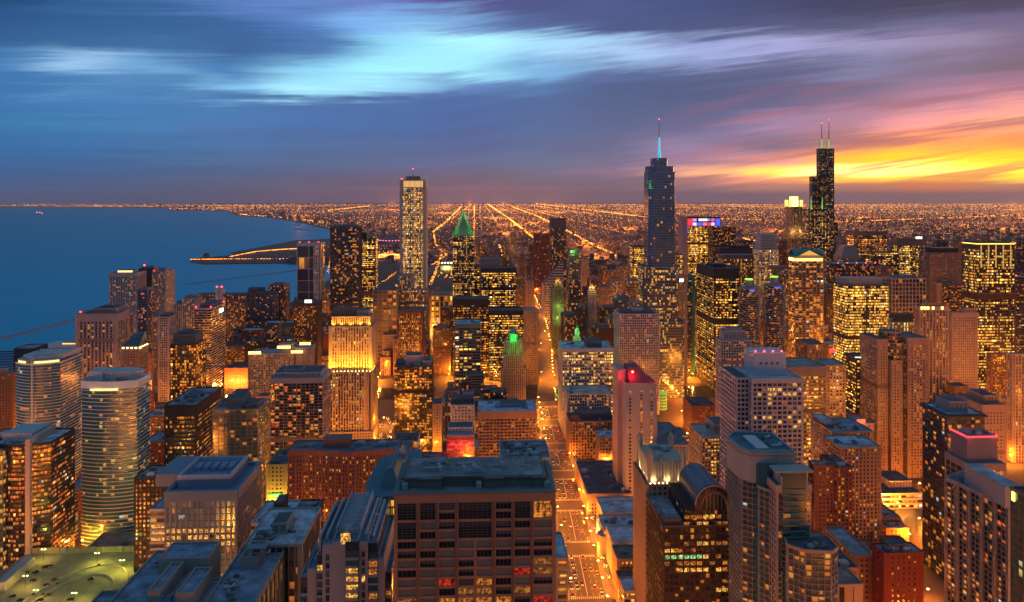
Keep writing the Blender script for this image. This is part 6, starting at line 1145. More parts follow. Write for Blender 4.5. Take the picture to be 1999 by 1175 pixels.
def wavy():
    Y = 545; x0, x1 = XY(562, Y), XY(800, Y); root = empty('apartment_block', (x0+x1)/2, Y+12); tag(root, 'long wavy fronted brick apartment block with a brick roof cabin and many amber rooms', 'apartment block'); FOOT.append((x0, x1, Y-6, Y+26)); z = ZAT(884, x0, Y); n = 18
    front = [(x0+(x1-x0)*k/n, Y+2.6*sin(k/n*pi*2.6+.6)) for k in range(n+1)]; back = [(x1, Y+24), (x0, Y+24)]; pts = front+back
    shaft(root, pts, 0, z-2.5, S('grid', (.25,.09,.05), GN, .2, .15, 'O', 2.0, bay=2.9, fl=3.0, pw=.4, sh=.28, e=.35)); roof(root, pts, z, .4, (.3,.1,.06), (.2,.19,.22), 1.2, 2.6)
    b = MB(); X = x0+(x1-x0)*.27; b.box(X, X+19, Y+8, Y+20, z+.3, z+6.4); b.box(X-.2, X+19.2, Y+7.8, Y+20.2, z+6.4, z+6.9); b.build('roof_cabin', wallmat((.3,.11,.08)), root); roof_clutter(root, x0+4, X-3, Y+8, Y+18, z+.36, 6); roof_clutter(root, X+22, x1-6, Y+8, Y+18, z+.36, 9)
    for zz, dx in ((z-20, 20), (z-36, 52)): light('POINT', root, (x0+dx, Y-10, zz-28), 6000, (1, .3, .06), .8, 'court_lamp')
wavy()
# ------------------------------------------------------------------ right foreground
def crowned_stone():
    Y = 470; x0, x1 = XY(1262, Y), XY(1345, Y); D = 40; z = ZAT(948, x0, Y); root = empty('stone_tower', (x0+x1)/2, Y+D/2); tag(root, 'tan stone tower with a floodlit fluted crown, behind the black arched office', 'hotel'); FOOT.append((x0, x1, Y, Y+D)); wall = (.40,.25,.16)
    st = S('punch', wall, GN, .08, .1, 'O', 1.7, bay=3.3, fl=3.5, pw=.55, sh=.45); pts = rect(x0, x1, Y, Y+D); shaft(root, pts, 0, z, st); roof(root, pts, z, .4, wall, ROOFD, 1.); b = MB(); up = rect(x0+2.4, x1-2, Y+2.6, Y+D-4)
    z2 = ZAT(905, x0, Y); b.prism(up, z, z2); L = x1-x0-4.4
    for k in range(13): a = x0+2.6+k*L/13; b.box(a, a+.9, Y+1.9, Y+2.6, z+.4, z2+(2.5 if k % 4 == 0 else .6)); 
    for k in range(10): a = Y+3+k*(D-8)/10; b.box(x0+1.7, x0+2.4, a, a+1, z+.4, z2+(2.5 if k % 4 == 0 else .6))
    for cx, cy in ((x0+3.2, Y+3.4), (x1-2.8, Y+3.4), (x0+3.2, Y+D-5), (x1-2.8, Y+D-5)): b.cyl(cx, cy, 2.1, z+.4, z2+6, 8); b.cyl(cx, cy, 2.1, z2+6, z2+9, 8, r2=.4)
    b.build('fluted_crown', wallmat((.46,.36,.27)), root); roof_clutter(root, x0+6, x1-9, Y+7, Y+D-9, z2, 8, big=1.2)
    for k in range(9): x = x0+3+k*(x1-x0-6)/8; bb = MB(); bb.box(x-.3, x+.3, Y+.9, Y+1.5, z+.5, z+1.1); bb.build('floodlight', glow('flood_warm', (1, .7, .3), 9), root)
    for dx in (5, 14, 23): light('SPOT', root, (x0+dx, Y+.5, z+1.4), 3800, (1, .66, .25), .5, 'floodlight_beam', (R(90+58), 0, 0), 110)
    for dy in (6, 16, 27): light('SPOT', root, (x0+.4, Y+dy, z+1.4), 3800, (1, .66, .25), .5, 'floodlight_beam', (R(90+58), 0, R(-90)), 110)
    nf = round(z/3.5); fh = z/nf; nbay = round((x1-x0)/3.3); bw = (x1-x0)/nbay
    for r in range(1, 14):
        for k in range(3): window(root, (x0+(k+1.5)*bw, Y-.05, z-(r+.5)*fh), bw*.42, fh*.52, pick((('dark', 10), ('amber', 1 if r > 2 else .4), ('gold', .5))), 2, 1, (.3,.2,.14))
crowned_stone()
def arched_office():
    Y = 425; x0, x1 = XY(1296, Y), XY(1446, Y); D = 46; z = ZAT(1030, x0, Y); root = empty('office_tower', (x0+x1)/2, Y+D/2); tag(root, 'black and maroon office tower with a barrel vaulted arch on its roof', 'office tower'); FOOT.append((x0, x1, Y, Y+D)); wall = (.045,.022,.02)
    fh = 3.85; st = S('grid', wall, GK, .2, .6, 'O', 1.5, bay=3.1, fl=fh, pw=.3, sh=.34, e=.3); xm = XY(1342, Y)
    low = rect(x0, x1, Y, Y+D); shaft(root, low, 0, z, st); roof(root, low, z, .35, (.1,.06,.06), ROOF, 1.4)
    b = MB(); ax = (XY(1360, Y)+XY(1428, Y))/2; r = (XY(1430, Y)-XY(1358, Y))/2; zc = ZAT(985, ax, Y); up = rect(ax-r-5, ax+r+4, Y+.5, Y+D-4); shaft(root, up, z, zc-3, st)
    def arch(rad, ya, yb, mi, b, z0=zc-3, n=20):
        prof = [(ax-rad, z0)]+[(ax-rad*cos(pi*k/n), zc+rad*sin(pi*k/n)) for k in range(n+1)]+[(ax+rad, z0)]
        b.face([(x, ya, z_) for x, z_ in prof], None, mi); b.face([(x, yb, z_) for x, z_ in prof[::-1]], None, mi)
        for (xa, za), (xb, zb) in zip(prof, prof[1:]): b.face([(xa, ya, za), (xa, yb, za), (xb, yb, zb), (xb, ya, zb)], None, mi)
    v = MB(); arch(r-1, Y+3, Y+D-6, 0, v); v.build('barrel_roof', principled('vault_slate', (.07,.1,.14), .3), root, smooth=False)
    v = MB(); arch(r, Y+.2, Y+2.9, 0, v); v.build('arch_wall', wallmat((.12,.06,.05)), root)
    v = MB(); n = 17
    for k in range(n): a = pi*(k+.5)/n; rr = r*.84; X, Z = ax-rr*cos(a), zc+rr*sin(a); v.box(X-.65, X+.65, Y-.02, Y+.18, Z-.85, Z+.85)
    v.build('arch_windows', principled('arch_pane', (.01,.01,.012), .12), root); v = MB(); arch(r*.62, Y-.06, Y+.15, 0, v); v.build('great_window', principled('arch_pane', (.01,.01,.012), .12), root); v = MB()
    for k in range(24): a, c = pi*k/24, pi*(k+1)/24; v.bar((ax-r*cos(a), Y+.1, zc+r*sin(a)), (ax-r*cos(c), Y+.1, zc+r*sin(c)), .4, 4); v.bar((ax-r*.63*cos(a), Y-.1, zc+r*.63*sin(a)), (ax-r*.63*cos(c), Y-.1, zc+r*.63*sin(c)), .2, 4)
    for k in (-2, -1, 0, 1, 2): X = ax+k*r*.2; v.box(X-.12, X+.12, Y-.2, Y-.07, zc-2.8, zc+math.sqrt(max(0, (r*.6)**2-(X-ax)**2)))
    v.build('arch_rim', wallmat((.4,.37,.36)), root); v = MB()
    for k in range(1, 7): a = pi*k/7; v.bar((ax-(r-.9)*cos(a), Y+3, zc+(r-.9)*sin(a)), (ax-(r-.9)*cos(a), Y+D-6, zc+(r-.9)*sin(a)), .18, 4)
    v.build('roof_ribs', wallmat((.16,.19,.22)), root)
    v = MB(); v.box(xm-13, xm-3, Y+2, Y+16, z+.4, z+4.5); v.box(xm-12, xm-4, Y+3, Y+15, z+4.5, z+4.7, 1); v.build('roof_house', [wallmat((.16,.1,.09)), roofmat(ROOF)], root); roof_clutter(root, x1-12, x1-3, Y+4, Y+D-8, z+.4, 5)
    rows = [(z+6.2, {6:'gold',7:'gold',4:'amber',5:'amber',3:'amber',8:'dim',10:'amber',11:'amber'}), (z+2.2, {3:'amber',5:'gold',6:'gold',8:'dim',9:'amber',10:'dim'}), (z-9.5, {0:'dim',3:'dim',5:'gold',6:'gold',8:'dim',9:'amber',10:'amber'}), (z-13.4, {0:'gold',1:'gold',2:'amber',4:'dim'}), (z-17.2, {0:'green',1:'green',2:'green',3:'green',4:'green',5:'green',6:'gold',8:'dim'}), (z-21, {0:'dim',2:'amber',3:'amber',4:'amber',5:'amber',7:'dim',9:'amber'}), (z-24.9, {2:'gold',3:'gold',4:'gold',5:'gold',6:'gold',8:'gold',9:'amber'}), (z-32, {9:'amber'}), (z-37, {8:'gold',9:'gold',10:'gold'}), (z-45, {7:'gold'})]
    w = (x1-x0)/12
    for zz, d_ in rows:
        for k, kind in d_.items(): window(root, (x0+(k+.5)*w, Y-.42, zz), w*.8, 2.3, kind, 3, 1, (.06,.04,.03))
arched_office()
def teal_tower():
    Y = 380; x0, x1 = XY(1516, Y), XY(1583, Y); root = empty('apartment_tower', (x0+x1)/2, Y+22); tag(root, 'stepped cream tower with teal glass bays, bands and teal roof, right foreground', 'apartment tower'); wall = (.40,.32,.27); W = wallmat(wall); WP = wallmat((.40,.2,.17)); fh = 3.15
    zA, zB, zC = ZAT(950, x0, Y), ZAT(918, x0, Y+8), ZAT(885, x0, Y+14); FOOT.append((XY(1447, Y+10), x1, Y-8, Y+54)); st = S('grid', wall, GG, .07, .1, 'O', 1.7, bay=3.0, fl=fh, pw=.3, sh=.32, e=.3); stb = bal((.36,.32,.29), .1, (.03,.06,.06), 'O', fl=fh, e=1.1, bay=3)
    main = rect(x0, x1, Y, Y+46); shaft(root, main, 0, zA-3, st); roof(root, main, zA, .4, wall, (.1,.2,.22), 1., 3.1); b = MB(); b.prism(offset(main, .6), zA-3.4, zA-2.4); b.build('pink_band', WP, root)
    xa = XY(1486, Y+12); bl = [(xa, Y+14), (x0-.03, Y+8), (x0-.03, Y+48), (xa, Y+48)]; shaft(root, bl, 0, zA-6, stb); xb = XY(1450, Y+22); bl2 = [(xb, Y+22), (xa-.03, Y+17), (xa-.03, Y+48), (xb, Y+48)]; shaft(root, bl2, 0, zA-1, stb); roof(root, bl2, zA-1, .9, wall, (.1,.2,.22), 1.2)
    roof(root, bl, zA-6, .9, wall, (.1,.2,.22), 1.2)
    c1 = rect(x0+3, x1-1, Y+8, Y+44); b = MB(); b.prism(c1, zA, zB); b.prism(offset(c1, .3), zB, zB+1., 1); b.build('crown_wall', [wallmat((.42,.36,.29)), WP], root)
    c2 = [(x0-8, Y+16), (x1-2, Y+15), (x1-2, Y+46), (x0-6, Y+50), (x0-13, Y+40), (x0-12, Y+24)]; b = MB(); b.prism(c2, zA-4, zC-.3); b.prism(offset(c2, .4), zC-2.4, zC-1.4, 1); b.build('crown_drum', [wallmat((.36,.36,.32)), WP], root); q = offset(c2, -1); b = MB()
    for k in range(6): b.prism([c2[k], c2[(k+1) % 6], q[(k+1) % 6], q[k]], zC-.3, zC+1)
    b.build('crown_parapet', wallmat((.16,.3,.3)), root); b = MB(); b.prism(q, zC-.29, zC); b.build('roof', roofmat((.06,.17,.21)), root); b = MB(); b.box(x0-3, x0+4, Y+20, Y+42, zC, zC+.9); b.build('roof_panel', principled('panel_pale', (.42,.47,.48), .5), root); roof_clutter(root, x0+6, x1-8, Y+20, Y+40, zC, 5, big=.7)
    b = MB(); b.prism(ring((x0+x1)/2-8, Y+18, 6.5, 20), 20, zC-6); b.build('teal_bay', principled('teal_glass', (.02,.12,.14), .12), root)
    b = MB(); xc = (x0+x1)/2; b.box(xc-6.4, xc+6.4, Y-.9, Y+2, 20, zA+7.5); b.build('central_bay', principled('bay_core', (.02,.08,.09), .2), root); b = MB()
    for k in range(40):
        zz = zA-1-k*fh
        if zz < 30: break
        b.prism([(xc-6.5, Y-.95), (xc, Y-1.9), (xc+6.5, Y-.95), (xc+6.5, Y-.5), (xc-6.5, Y-.5)], zz-.5, zz+.15)
    b.build('bay_bands', principled('band_teal', (.05,.2,.2), .4), root)
    b = MB(); b.box(xc-7.2, xc-6.42, Y-1, Y+8, zA+.9, zA+6); b.box(xc+6.42, xc+7.2, Y-1, Y+8, zA+.9, zA+6); b.prism([(xc-10, Y-1.4), (xc+10, Y-1.4), (xc+10, Y+7.9), (xc-10, Y+7.9)], zA+7.51, zA+8.6); b.build('canopy', wallmat((.3,.33,.3)), root)
    lo = [(x0+9, Y-14), (x1+3, Y-16), (x1+8, Y-12), (x1+8, Y-.05), (x0+5, Y-.05), (x0+3, Y-8)]; zL = ZAT(1078, x0, Y-14); shaft(root, lo, 0, zL, bal((.4,.33,.28), .14, (.03,.06,.06), 'O', fl=fh, e=.8, bay=3)); roof(root, lo, zL, .8, (.36,.26,.23), ROOFD, 1.6); roof_clutter(root, x0+10, x1+2, Y-12, Y-4, zL+.4, 9, big=.6)
    nf = 22
    for r in range(13):
        for k, xx in enumerate((x0+1.9, x0+4.9, x1-4.9, x1-1.9)): window(root, (xx, Y-.33, zA-3-(r+.5)*fh-1.0), 2.2, 1.9, pick((('dark', 8), ('teal', 6), ('dim', .5), ('blind', 1.5))), 2, 1, (.3,.27,.24))
        for k in range(3): window(root, (xc-4.2+k*4.2, Y-.93, zA-3-(r+.5)*fh-1.1), 3.9, 2.2, pick((('dark', 5), ('teal', 8), ('amber', .4))), 3, 1, (.05,.13,.13))
teal_tower()
def balcony_tower():
    z = 134; A_, B_ = GR(1850, 930, z), GR(1974, 984, z); ux, uy = B_[0]-A_[0], B_[1]-A_[1]; L = hypot(ux, uy); ux, uy = ux/L, uy/L; nx, ny = uy, -ux   # n points towards the camera side
    root = empty('apartment_tower', B_[0]-2, B_[1]+20); tag(root, 'dark balconied tower with pale slab lines and a long white roof house, bottom right', 'apartment tower')
    W_ = 24; C_, D_ = (B_[0]+W_, B_[1]+4), (A_[0]+W_+6, A_[1]+16); FOOT.append((A_[0], B_[0]+W_, B_[1], A_[1]+16)); n = 5; pts = []
    for k in range(n):                                                # saw-toothed balcony bays
        a = L*k/n; c = L*(k+1)/n; pts += [(A_[0]+ux*a, A_[1]+uy*a), (A_[0]+ux*(c-1.2)+nx*1.7, A_[1]+uy*(c-1.2)+ny*1.7)]
    pts += [B_, C_, D_]; st = bal((.33,.27,.22), .3, GK, 'R', fl=3.05, e=.8, bay=3.4, sh=.14, pw=.03); shaft(root, pts, 0, z-2.2, st); roof(root, pts, z-2, .8, (.38,.31,.27), (.12,.17,.2), 2.0, .4)
    b = MB()
    for k in range(n+1):
        p = (A_[0]+ux*L*k/n, A_[1]+uy*L*k/n); b.prism([(p[0]+ux*.25+nx*2.3, p[1]+uy*.25+ny*2.3), (p[0]+ux*.25-nx*.5, p[1]+uy*.25-ny*.5), (p[0]-ux*.25-nx*.5, p[1]-uy*.25-ny*.5), (p[0]-ux*.25+nx*2.3, p[1]-uy*.25+ny*2.3)][::-1], 0, z-2.25)
    b.build('party_walls', wallmat((.38,.31,.27)), root); rh = [GR(1962, 950, z+10), GR(1990, 947, z+10), GR(1911, 905, z+10), GR(1882, 905, z+10)]; b = MB(); b.prism(rh, z-1.6, z+9.4); b.build('roof_house', wallmat((.40,.35,.33)), root); b = MB(); b.prism(offset(rh, .4), z+9.41, z+10); b.build('roof_slab', roofmat((.36,.40,.44)), root)
    for k in range(9):
        t_ = 4+k*(L-9)/9; X, Y_ = A_[0]+ux*t_-nx*3.4, A_[1]+uy*t_-ny*3.4; bb = MB(); bb.box(X, X+2, Y_, Y_+2, z-1.6, z+.8+random.random()); bb.cyl(X+1, Y_+1, .6, z+.8, z+2.2, 8); bb.build('roof_unit', wallmat(random.choice((GREY, SLATE, (.1,.18,.22)))), root)
balcony_tower()
t = T('office_tower', 'dark olive sliver of a tower with yellow lamp strip at the right edge', 'office tower', 1997, 2060, 962, 330, 8, S('curtain', (.09,.09,.06), GG, .05, .2, 'G', bay=3), roofc=ROOFD, rw=(.1,.1,.07)); bb = MB(); bb.box(t['x0']-.8, t['x0']-.3, t['y0']+4.6, t['y0']+6.4, t['z']-4.5, t['z']-.3); bb.build('lamp_strip', glow('strip_lemon', (1, .85, .15), 2.4), t['root'])
# low roofs along the avenue, right side
shop = lambda lit=.4: S('bands', (.42,.3,.2), GN, lit, .2, 'Y', 1.7, fl=4.4, sh=.5)
t = T('shopping_block', 'low white roofed shop with a tall blue grey parapet below the department store', 'shop', 1177, 1262, 1000, 640, 34, S('punch', (.45,.36,.28), GN, .05), roofc=ROOFS, band=6)
t = T('shopping_block', 'curved corner shop with glowing yellow glass front on the avenue', 'shop', 1178, 1262, 1032, 608, 28, shop(.7), roofc=ROOFS, clutter=5); bb = MB()
for k in range(5): y = t['y0']+3+k*6; bb.box(t['x0']-.9, t['x0']-.45, y, y+3.6, 6, t['z']-5)
bb.build('shop_window', glow('shop_glass', (1, .72, .2), 1.7), t['root']); bb = MB(); bb.cyl(t['x0']+2, t['y0']+2, 7, 0, t['z']-3, 20); bb.build('round_corner', wallmat((.4,.36,.33)), t['root'])
t = T('shopping_block', 'pale stepped shop with frosted upper roof beside the curved corner shop', 'shop', 1196, 1262, 1056, 576, 28, S('punch', (.5,.45,.4), GN, .1), roofc=ROOFS, band=5)
t = T('shopping_block', 'green grey roofed house with three lit dormers on the avenue', 'shop', 1205, 1264, 1090, 549, 22, S('punch', (.36,.2,.12), GN, .1), roofc=(.12,.15,.13), band=4); bb = MB()
for k in range(3): x = t['x0']+4+k*3.2; window(t['root'], (x, t['y0']-.6, t['z']-1.8), 1.1, 1.9, 'gold', 1, 1, (.1,.08,.07))
bb.box(t['x0']+4, t['x0']+9, t['y0']+8, t['y0']+11, t['z'], t['z']+2.4); bb.build('roof_unit', wallmat(SLATE), t['root'])
T('shopping_block', 'orange lit brick shop row with a dark flat roof, below the dormer house', 'shop', 1212, 1268, 1140, 525, 20, S('punch', (.42,.2,.1), GN, .2, .1, 'O', 1.6, bay=3.4), roofc=ROOFD, clutter=4)
T('shopping_block', 'white roofed corner shop at the bottom edge right of the avenue', 'shop', 1219, 1270, 1152, 503, 18, S('bands', (.5,.4,.3), GN, .5, .2, 'Y'), roofc=ROOFS)
T('office_block', 'low blue roofed annex at the foot of the granite tower beside the avenue', 'annex', 1087, 1108, 1088, 400, 30, S('bands', (.3,.25,.2), GN, .5, .2, 'Y'), roofc=ROOFS)
def domed_hall():
    Y = 470; x0, x1 = XY(1592, Y), XY(1760, Y-10); root = empty('assembly_hall', (x0+x1)/2, Y+35); tag(root, 'wide red brick hall with pale flat roof, a small onion dome and orange lit walls', 'hall'); z = 32; p = [(XY(1586, 520), 556), (XY(1600, 470), 478), (XY(1640, 450), 452), (XY(1742, 455), 456), (XY(1712, 545), 560)]; FOOT.append((p[0][0], p[3][0], 452, 560))
    shaft(root, p, 0, z, S('punch', (.42,.12,.05), GN, .1, .1, 'O', 1.6, bay=5, fl=5.)); roof(root, p, z, .4, (.36,.11,.06), (.26,.27,.32), 1.4); b = MB(); cx, cy = XY(1636, 458), 466
    prof = [(3.6, 0), (4.2, 1.5), (4.3, 3), (3.6, 5), (2.2, 6.6), (.9, 7.8), (.2, 9.5)]
    for (r0, h0), (r1, h1) in zip(prof, prof[1:]): b.prism(ring(cx, cy, r0, 16), z+1+h0, z+1+h1, 0, ring(cx, cy, r1, 16))
    b.build('onion_dome', wallmat((.2,.15,.14)), root, smooth=False); roof_clutter(root, p[1][0]+14, p[3][0]-20, 475, 540, z+.4, 16, big=.8); b = MB(); b.box(p[0][0]+18, p[0][0]+30, 536, 556, z+.4, z+9); b.build('stage_tower', wallmat((.3,.12,.08)), root)
domed_hall()
T('hotel_block', 'dark red brick hotel block with dim window columns and a plant roof', 'hotel', 1726, 1802, 1078, 425, None, S('punch', (.20,.03,.018), GN, .14, .1, 'O', 1.7, bay=3.6, fl=3.2, pw=.62, sh=.5), xs=1704, clutter=9, ph=((.2,.6,.3,.7,4,SLATE),), roofc=ROOF)
T('office_block', 'low tan deck building with an open lidded roof left of the dark red hotel', 'office building', 1668, 1706, 1084, 445, 40, S('punch', (.45,.2,.09), GN, .05), roofc=ROOF)
T('apartment_block', 'peach block with tall slot windows and a pale frosted roof beside the cream tower', 'apartment block', 1602, 1676, 1108, 415, 30, S('punch', (.46,.24,.13), GN, .15, .1, 'O', 1.6, bay=4, fl=3.4), roofc=ROOFD, clutter=6)
T('office_block', 'low cream hall with five tall slots in front of the peach block', 'hall', 1602, 1684, 1140, 395, 18, S('piers', (.5,.3,.17), GK, 0, .1, bay=7, pw=.62, sh=0, e=.3), roofc=(.3,.25,.22))
T('office_block', 'small pale roofed block directly behind the peach block', 'office building', 1588, 1640, 1078, 440, 26, S('punch', (.4,.22,.13), GN, .1), roofc=ROOFS, clutter=4)
for px, py, w_, l_, hh, lab in ((1730, 1010, 26, 30, 17, 'small flat roofed shop row behind the brick domed hall'), (1752, 1030, 20, 26, 14, 'low dark roofed shop with two bright skylights by the side street'), (1700, 1000, 18, 22, 20, 'narrow grey roofed house just behind the brick domed hall'), (1668, 985, 26, 26, 16, 'low pale roofed house touching the domed hall at the back')):
    X, Y_ = GR(px, py, hh); T('shop_house', lab, 'shop', PX(X-w_/2, Y_, 0)[0], PX(X+w_/2, Y_, 0)[0], PX(X, Y_, hh)[1], Y_, l_, S('punch', (.3,.13,.07), GN, .2, .1, 'O'), clutter=4, roofc=random.choice((ROOF, ROOFS)))
# parking deck, bottom left
def parking():
    z = 20; root = empty('parking_deck', XY(120, 530), 530); tag(root, 'open parking deck with curved ramps under greenish lamps in the bottom left corner', 'parking deck'); xa, xb = XY(-30, 545), XY(262, 545); FOOT.append((xa-40, xb, 470, 600)); b = MB(); b.box(xa, xb, 488, 592, z-3, z)
    b.box(xa, xb, 592, 593.2, 0, z+4.2, 1); 
    for k in range(18): X = xa+4+k*(xb-xa-8)/18; b.box(X, X+.9, 591.2, 592, z, z+5.2, 1)
    b.box(xa, xb, 487, 488, z-3, z+1.1, 1); b.build('deck_slab', [groundmat('deck_concrete', (.17,.16,.10), (.27,.25,.15), .1), wallmat((.3,.28,.18))], root)
    for r in (26, 33):
        b = MB(); cx, cy = xa+74, 505
        for k in range(24): a, c = pi*.05+pi*.9*k/24, pi*.05+pi*.9*(k+1)/24; b.prism([(cx+r*cos(a), cy+r*2*sin(a)), (cx+(r+.6)*cos(a), cy+(r+.6)*2*sin(a)), (cx+(r+.6)*cos(c), cy+(r+.6)*2*sin(c)), (cx+r*cos(c), cy+r*2*sin(c))], z, z+1.2)
        b.build('ramp_wall', wallmat((.40,.36,.24)), root)
    b = MB(); b.bar((xa+102, 490, z+.6), (xa+118, 590, z+.6), .5, 4); b.bar((xa+109, 490, z+.6), (xa+125, 590, z+.6), .5, 4); b.build('kerb_wall', wallmat((.42,.38,.26)), root); b = MB(); b.box(xa+99, xa+112, 572, 588, z, z+10); b.build('stair_house', wallmat((.36,.33,.26)), root)
    for k in range(26):
        X, Y_ = random.uniform(xa+6, xb-8), random.choice((500, 520, 541, 560)); b = MB(); b.box(X, X+.15, Y_, Y_+5, z+.004, z+.01); b.build('bay_line', PAINT, root)
    b = MB(); b.prism([(xa+128, 505), (xa+146, 498), (xa+149, 512), (xa+132, 516)], z+.01, z+.5); b.build('green_bed', groundmat('bed_grass', (.05,.09,.02), (.08,.12,.03), .3), root)
    b = MB(); b.prism([(xa+118, 556), (xa+141, 552), (xa+143, 563), (xa+122, 566)], z+.01, z+.5); b.build('green_bed', groundmat('bed_grass', (.05,.09,.02), (.08,.12,.03), .3), root)
    return xa, xb, z
PK = parking()
bb = MB(); P = [GR(-10, 1140, 26), GR(50, 1088, 26)]; (ax, ay), (cx, cy) = P; bb.prism([(ax, ay), (ax+7, ay), (cx+7, cy), (cx, cy)], 0, 27); tag(bb.build('pedestrian_bridge', [wallmat((.36,.37,.36))], loc=(ax, ay, 0)), 'pale elevated walkway slanting along the left edge of the parking deck', 'walkway')
# ------------------------------------------------------------------ lakefront and park things
def museum():
    x, y = GR(737, 505); x1, _ = GR(782, 505); root = empty('museum', (x+x1)/2, y+30); tag(root, 'long low temple museum lit orange beyond the park', 'museum'); b = MB(); b.box(x, x1, y, y+60, 0, 24); b.box(x+(x1-x)*.3, x1-(x1-x)*.3, y-4, y+30, 0, 30)
    n = 14
    for k in range(n): b.cyl(x+(x1-x)*(k+.5)/n, y-6, 1.6, 2, 20, 8)
    b.box(x, x1, y-8.5, y, 20, 24.5); b.build('stone_wall', wallmat((.5,.35,.25)), root); rb = MB(); rb.prism(rect(x-2, x1+2, y-9, y+62), 24.6, 31, top=rect(x+8, x1-8, y+18, y+36)); rb.build('roof', wallmat((.12,.1,.11)), root)
    for k in range(4): light('POINT', root, (x+(x1-x)*(k+.5)/4, y-30, 12), 160000, (1, .38, .08), 1, 'floodlight_beam')
museum()
def stadium():
    x, y = GR(765, 478); root = empty('stadium', x, y); tag(root, 'dark oval stadium bowl with a row of pink lights beyond the park', 'stadium'); b = MB(); o = ring(x, y, 110, 28, 0, .8, 1.2); i = ring(x, y, 80, 28, 0, .8, 1.2)
    for k in range(28): k2 = (k+1) % 28; b.face([(*o[k], 0), (*o[k2], 0), (*o[k2], 38), (*o[k], 38)]); b.face([(*o[k], 38), (*o[k2], 38), (*i[k2], 4), (*i[k], 4)])
    b.build('bowl', wallmat((.2,.16,.17)), root); b = MB()
    for k in range(14, 28): q = o[k]; b.box(q[0]-4, q[0]+4, q[1]-3, q[1]-1, 33, 36)
    b.build('rim_lights', glow('pink_lamp', (1, .2, .4), 3), root)
stadium()
def planetarium():
    x, y = GR(404, 507); root = empty('planetarium', x, y); tag(root, 'small dark domed planetarium at the tip of the lit peninsula', 'planetarium'); b = MB(); b.cyl(x, y, 28, 0, 12, 12); b.cyl(x, y, 18, 12, 20, 12); b.build('stone_wall', wallmat((.16,.12,.12)), root); b = MB(); n = 6
    for k in range(n): a, c = pi/2*k/n, pi/2*(k+1)/n; b.cyl(x, y, 17*cos(a), 20+15*sin(a), 20+15*sin(c), 14, 0, max(.1, 17*cos(c)))
    b.build('dome', principled('copper_dark', (.04,.06,.07), .4), root)
planetarium()
t = T('art_hall', 'long pale lit gallery building at the park edge left of the green pointed tower', 'gallery', 840, 885, 577, 1560, 50, S('piers', (.5,.36,.22), GN, .85, .1, 'O', 1.6, bay=9, fl=12, pw=.3), roofc=ROOFS, ph=((.05,.9,.2,.8,7,(.45,.42,.42)),))
for dx in (.2, .5, .8): light('POINT', t['root'], (t['x0']+(t['x1']-t['x0'])*dx, t['y0']-14, 14), 45000, (1, .45, .09), 1, 'floodlight_beam')
def pavilion():
    x0, y = GR(860, 527); x1, _ = GR(884, 527); root = empty('pavilion', (x0+x1)/2, y); tag(root, 'low bright pavilion with four white floodlights in the park', 'pavilion'); b = MB(); b.box(x0, x1, y, y+14, 0, 14); b.prism(rect(x0-2, x1+2, y-2, y+16), 14, 16, 0); b.build('stone_wall', wallmat((.5,.46,.3)), root); 
    for k in range(4): b = MB(); X = x0+(x1-x0)*(k+.5)/4; b.cyl(X, y-3, .6, 14, 28, 6); b.cyl(X, y-3, 3.2, 28, 32, 8, 1); b.build('floodlight', [wallmat(GREY), glow('flood_white', (1, .9, .55), 9)], root)
    light('POINT', root, ((x0+x1)/2, y-12, 14), 60000, (1, .75, .25), 1, 'floodlight_beam')
pavilion()
def pier_hall():
    Y = 1470; x0, x1 = XY(80, Y), XY(150, Y); root = empty('pier_hall', (x0+x1)/2, Y+20, -3); tag(root, 'long white hall on a lake pier with small lit rooms on top, far left', 'pier hall'); z = ZAT(662, x0, Y); b = MB(); b.box(x0-6, x1+140, Y-6, Y+60, -4, 1.5, 1); b.box(x0, x1+130, Y, Y+50, 1.5, 9); b.box(x0+2, x1+130, Y+2, Y+48, 9.01, 11, 0)
    for k in range(26): b.box(x0+4+k*5, x0+7+k*5, Y-.2, Y, 4, 6.5, 1)
    b.build('hall_wall', [wallmat((.55,.52,.55)), wallmat((.1,.1,.12))], root); b = MB(); b.box(x0+36, x0+72, Y+8, Y+30, 11, 15.5); b.build('upper_deck', wallmat((.4,.3,.28)), root); b = MB()
    for k in range(9): b.box(x0+37+k*4, x0+38.5+k*4, Y+7.6, Y+7.9, 12, 14)
    b.build('deck_lamps', glow('crown_amber', (1, .55, .15), 4), root)
pier_hall()
def basin():
    P = [GR(-40, 686), GR(70, 682), GR(40, 716), GR(-60, 728)]; root = empty('marina_pier', *P[0], -3); tag(root, 'dark jetty rows of the harbour basin at the far left shore', 'jetty'); b = MB()
    for k in range(8):
        t_ = k/7; a = (P[0][0]+(P[3][0]-P[0][0])*t_, P[0][1]+(P[3][1]-P[0][1])*t_); c = (P[1][0]+(P[2][0]-P[1][0])*t_, P[1][1]+(P[2][1]-P[1][1])*t_); b.prism([(a[0], a[1]-2.2), (c[0], c[1]-2.2), (c[0], c[1]+2.2), (a[0], a[1]+2.2)], -3.4, -1.2)
        n = 16
        for q in range(n): X, Y_ = a[0]+(c[0]-a[0])*q/n, a[1]+(c[1]-a[1])*q/n; b.box(X-.3, X+.3, Y_-.3, Y_+.3, -1.2, .4)
    b.build('deck', wallmat((.06,.06,.07)), root)
basin()
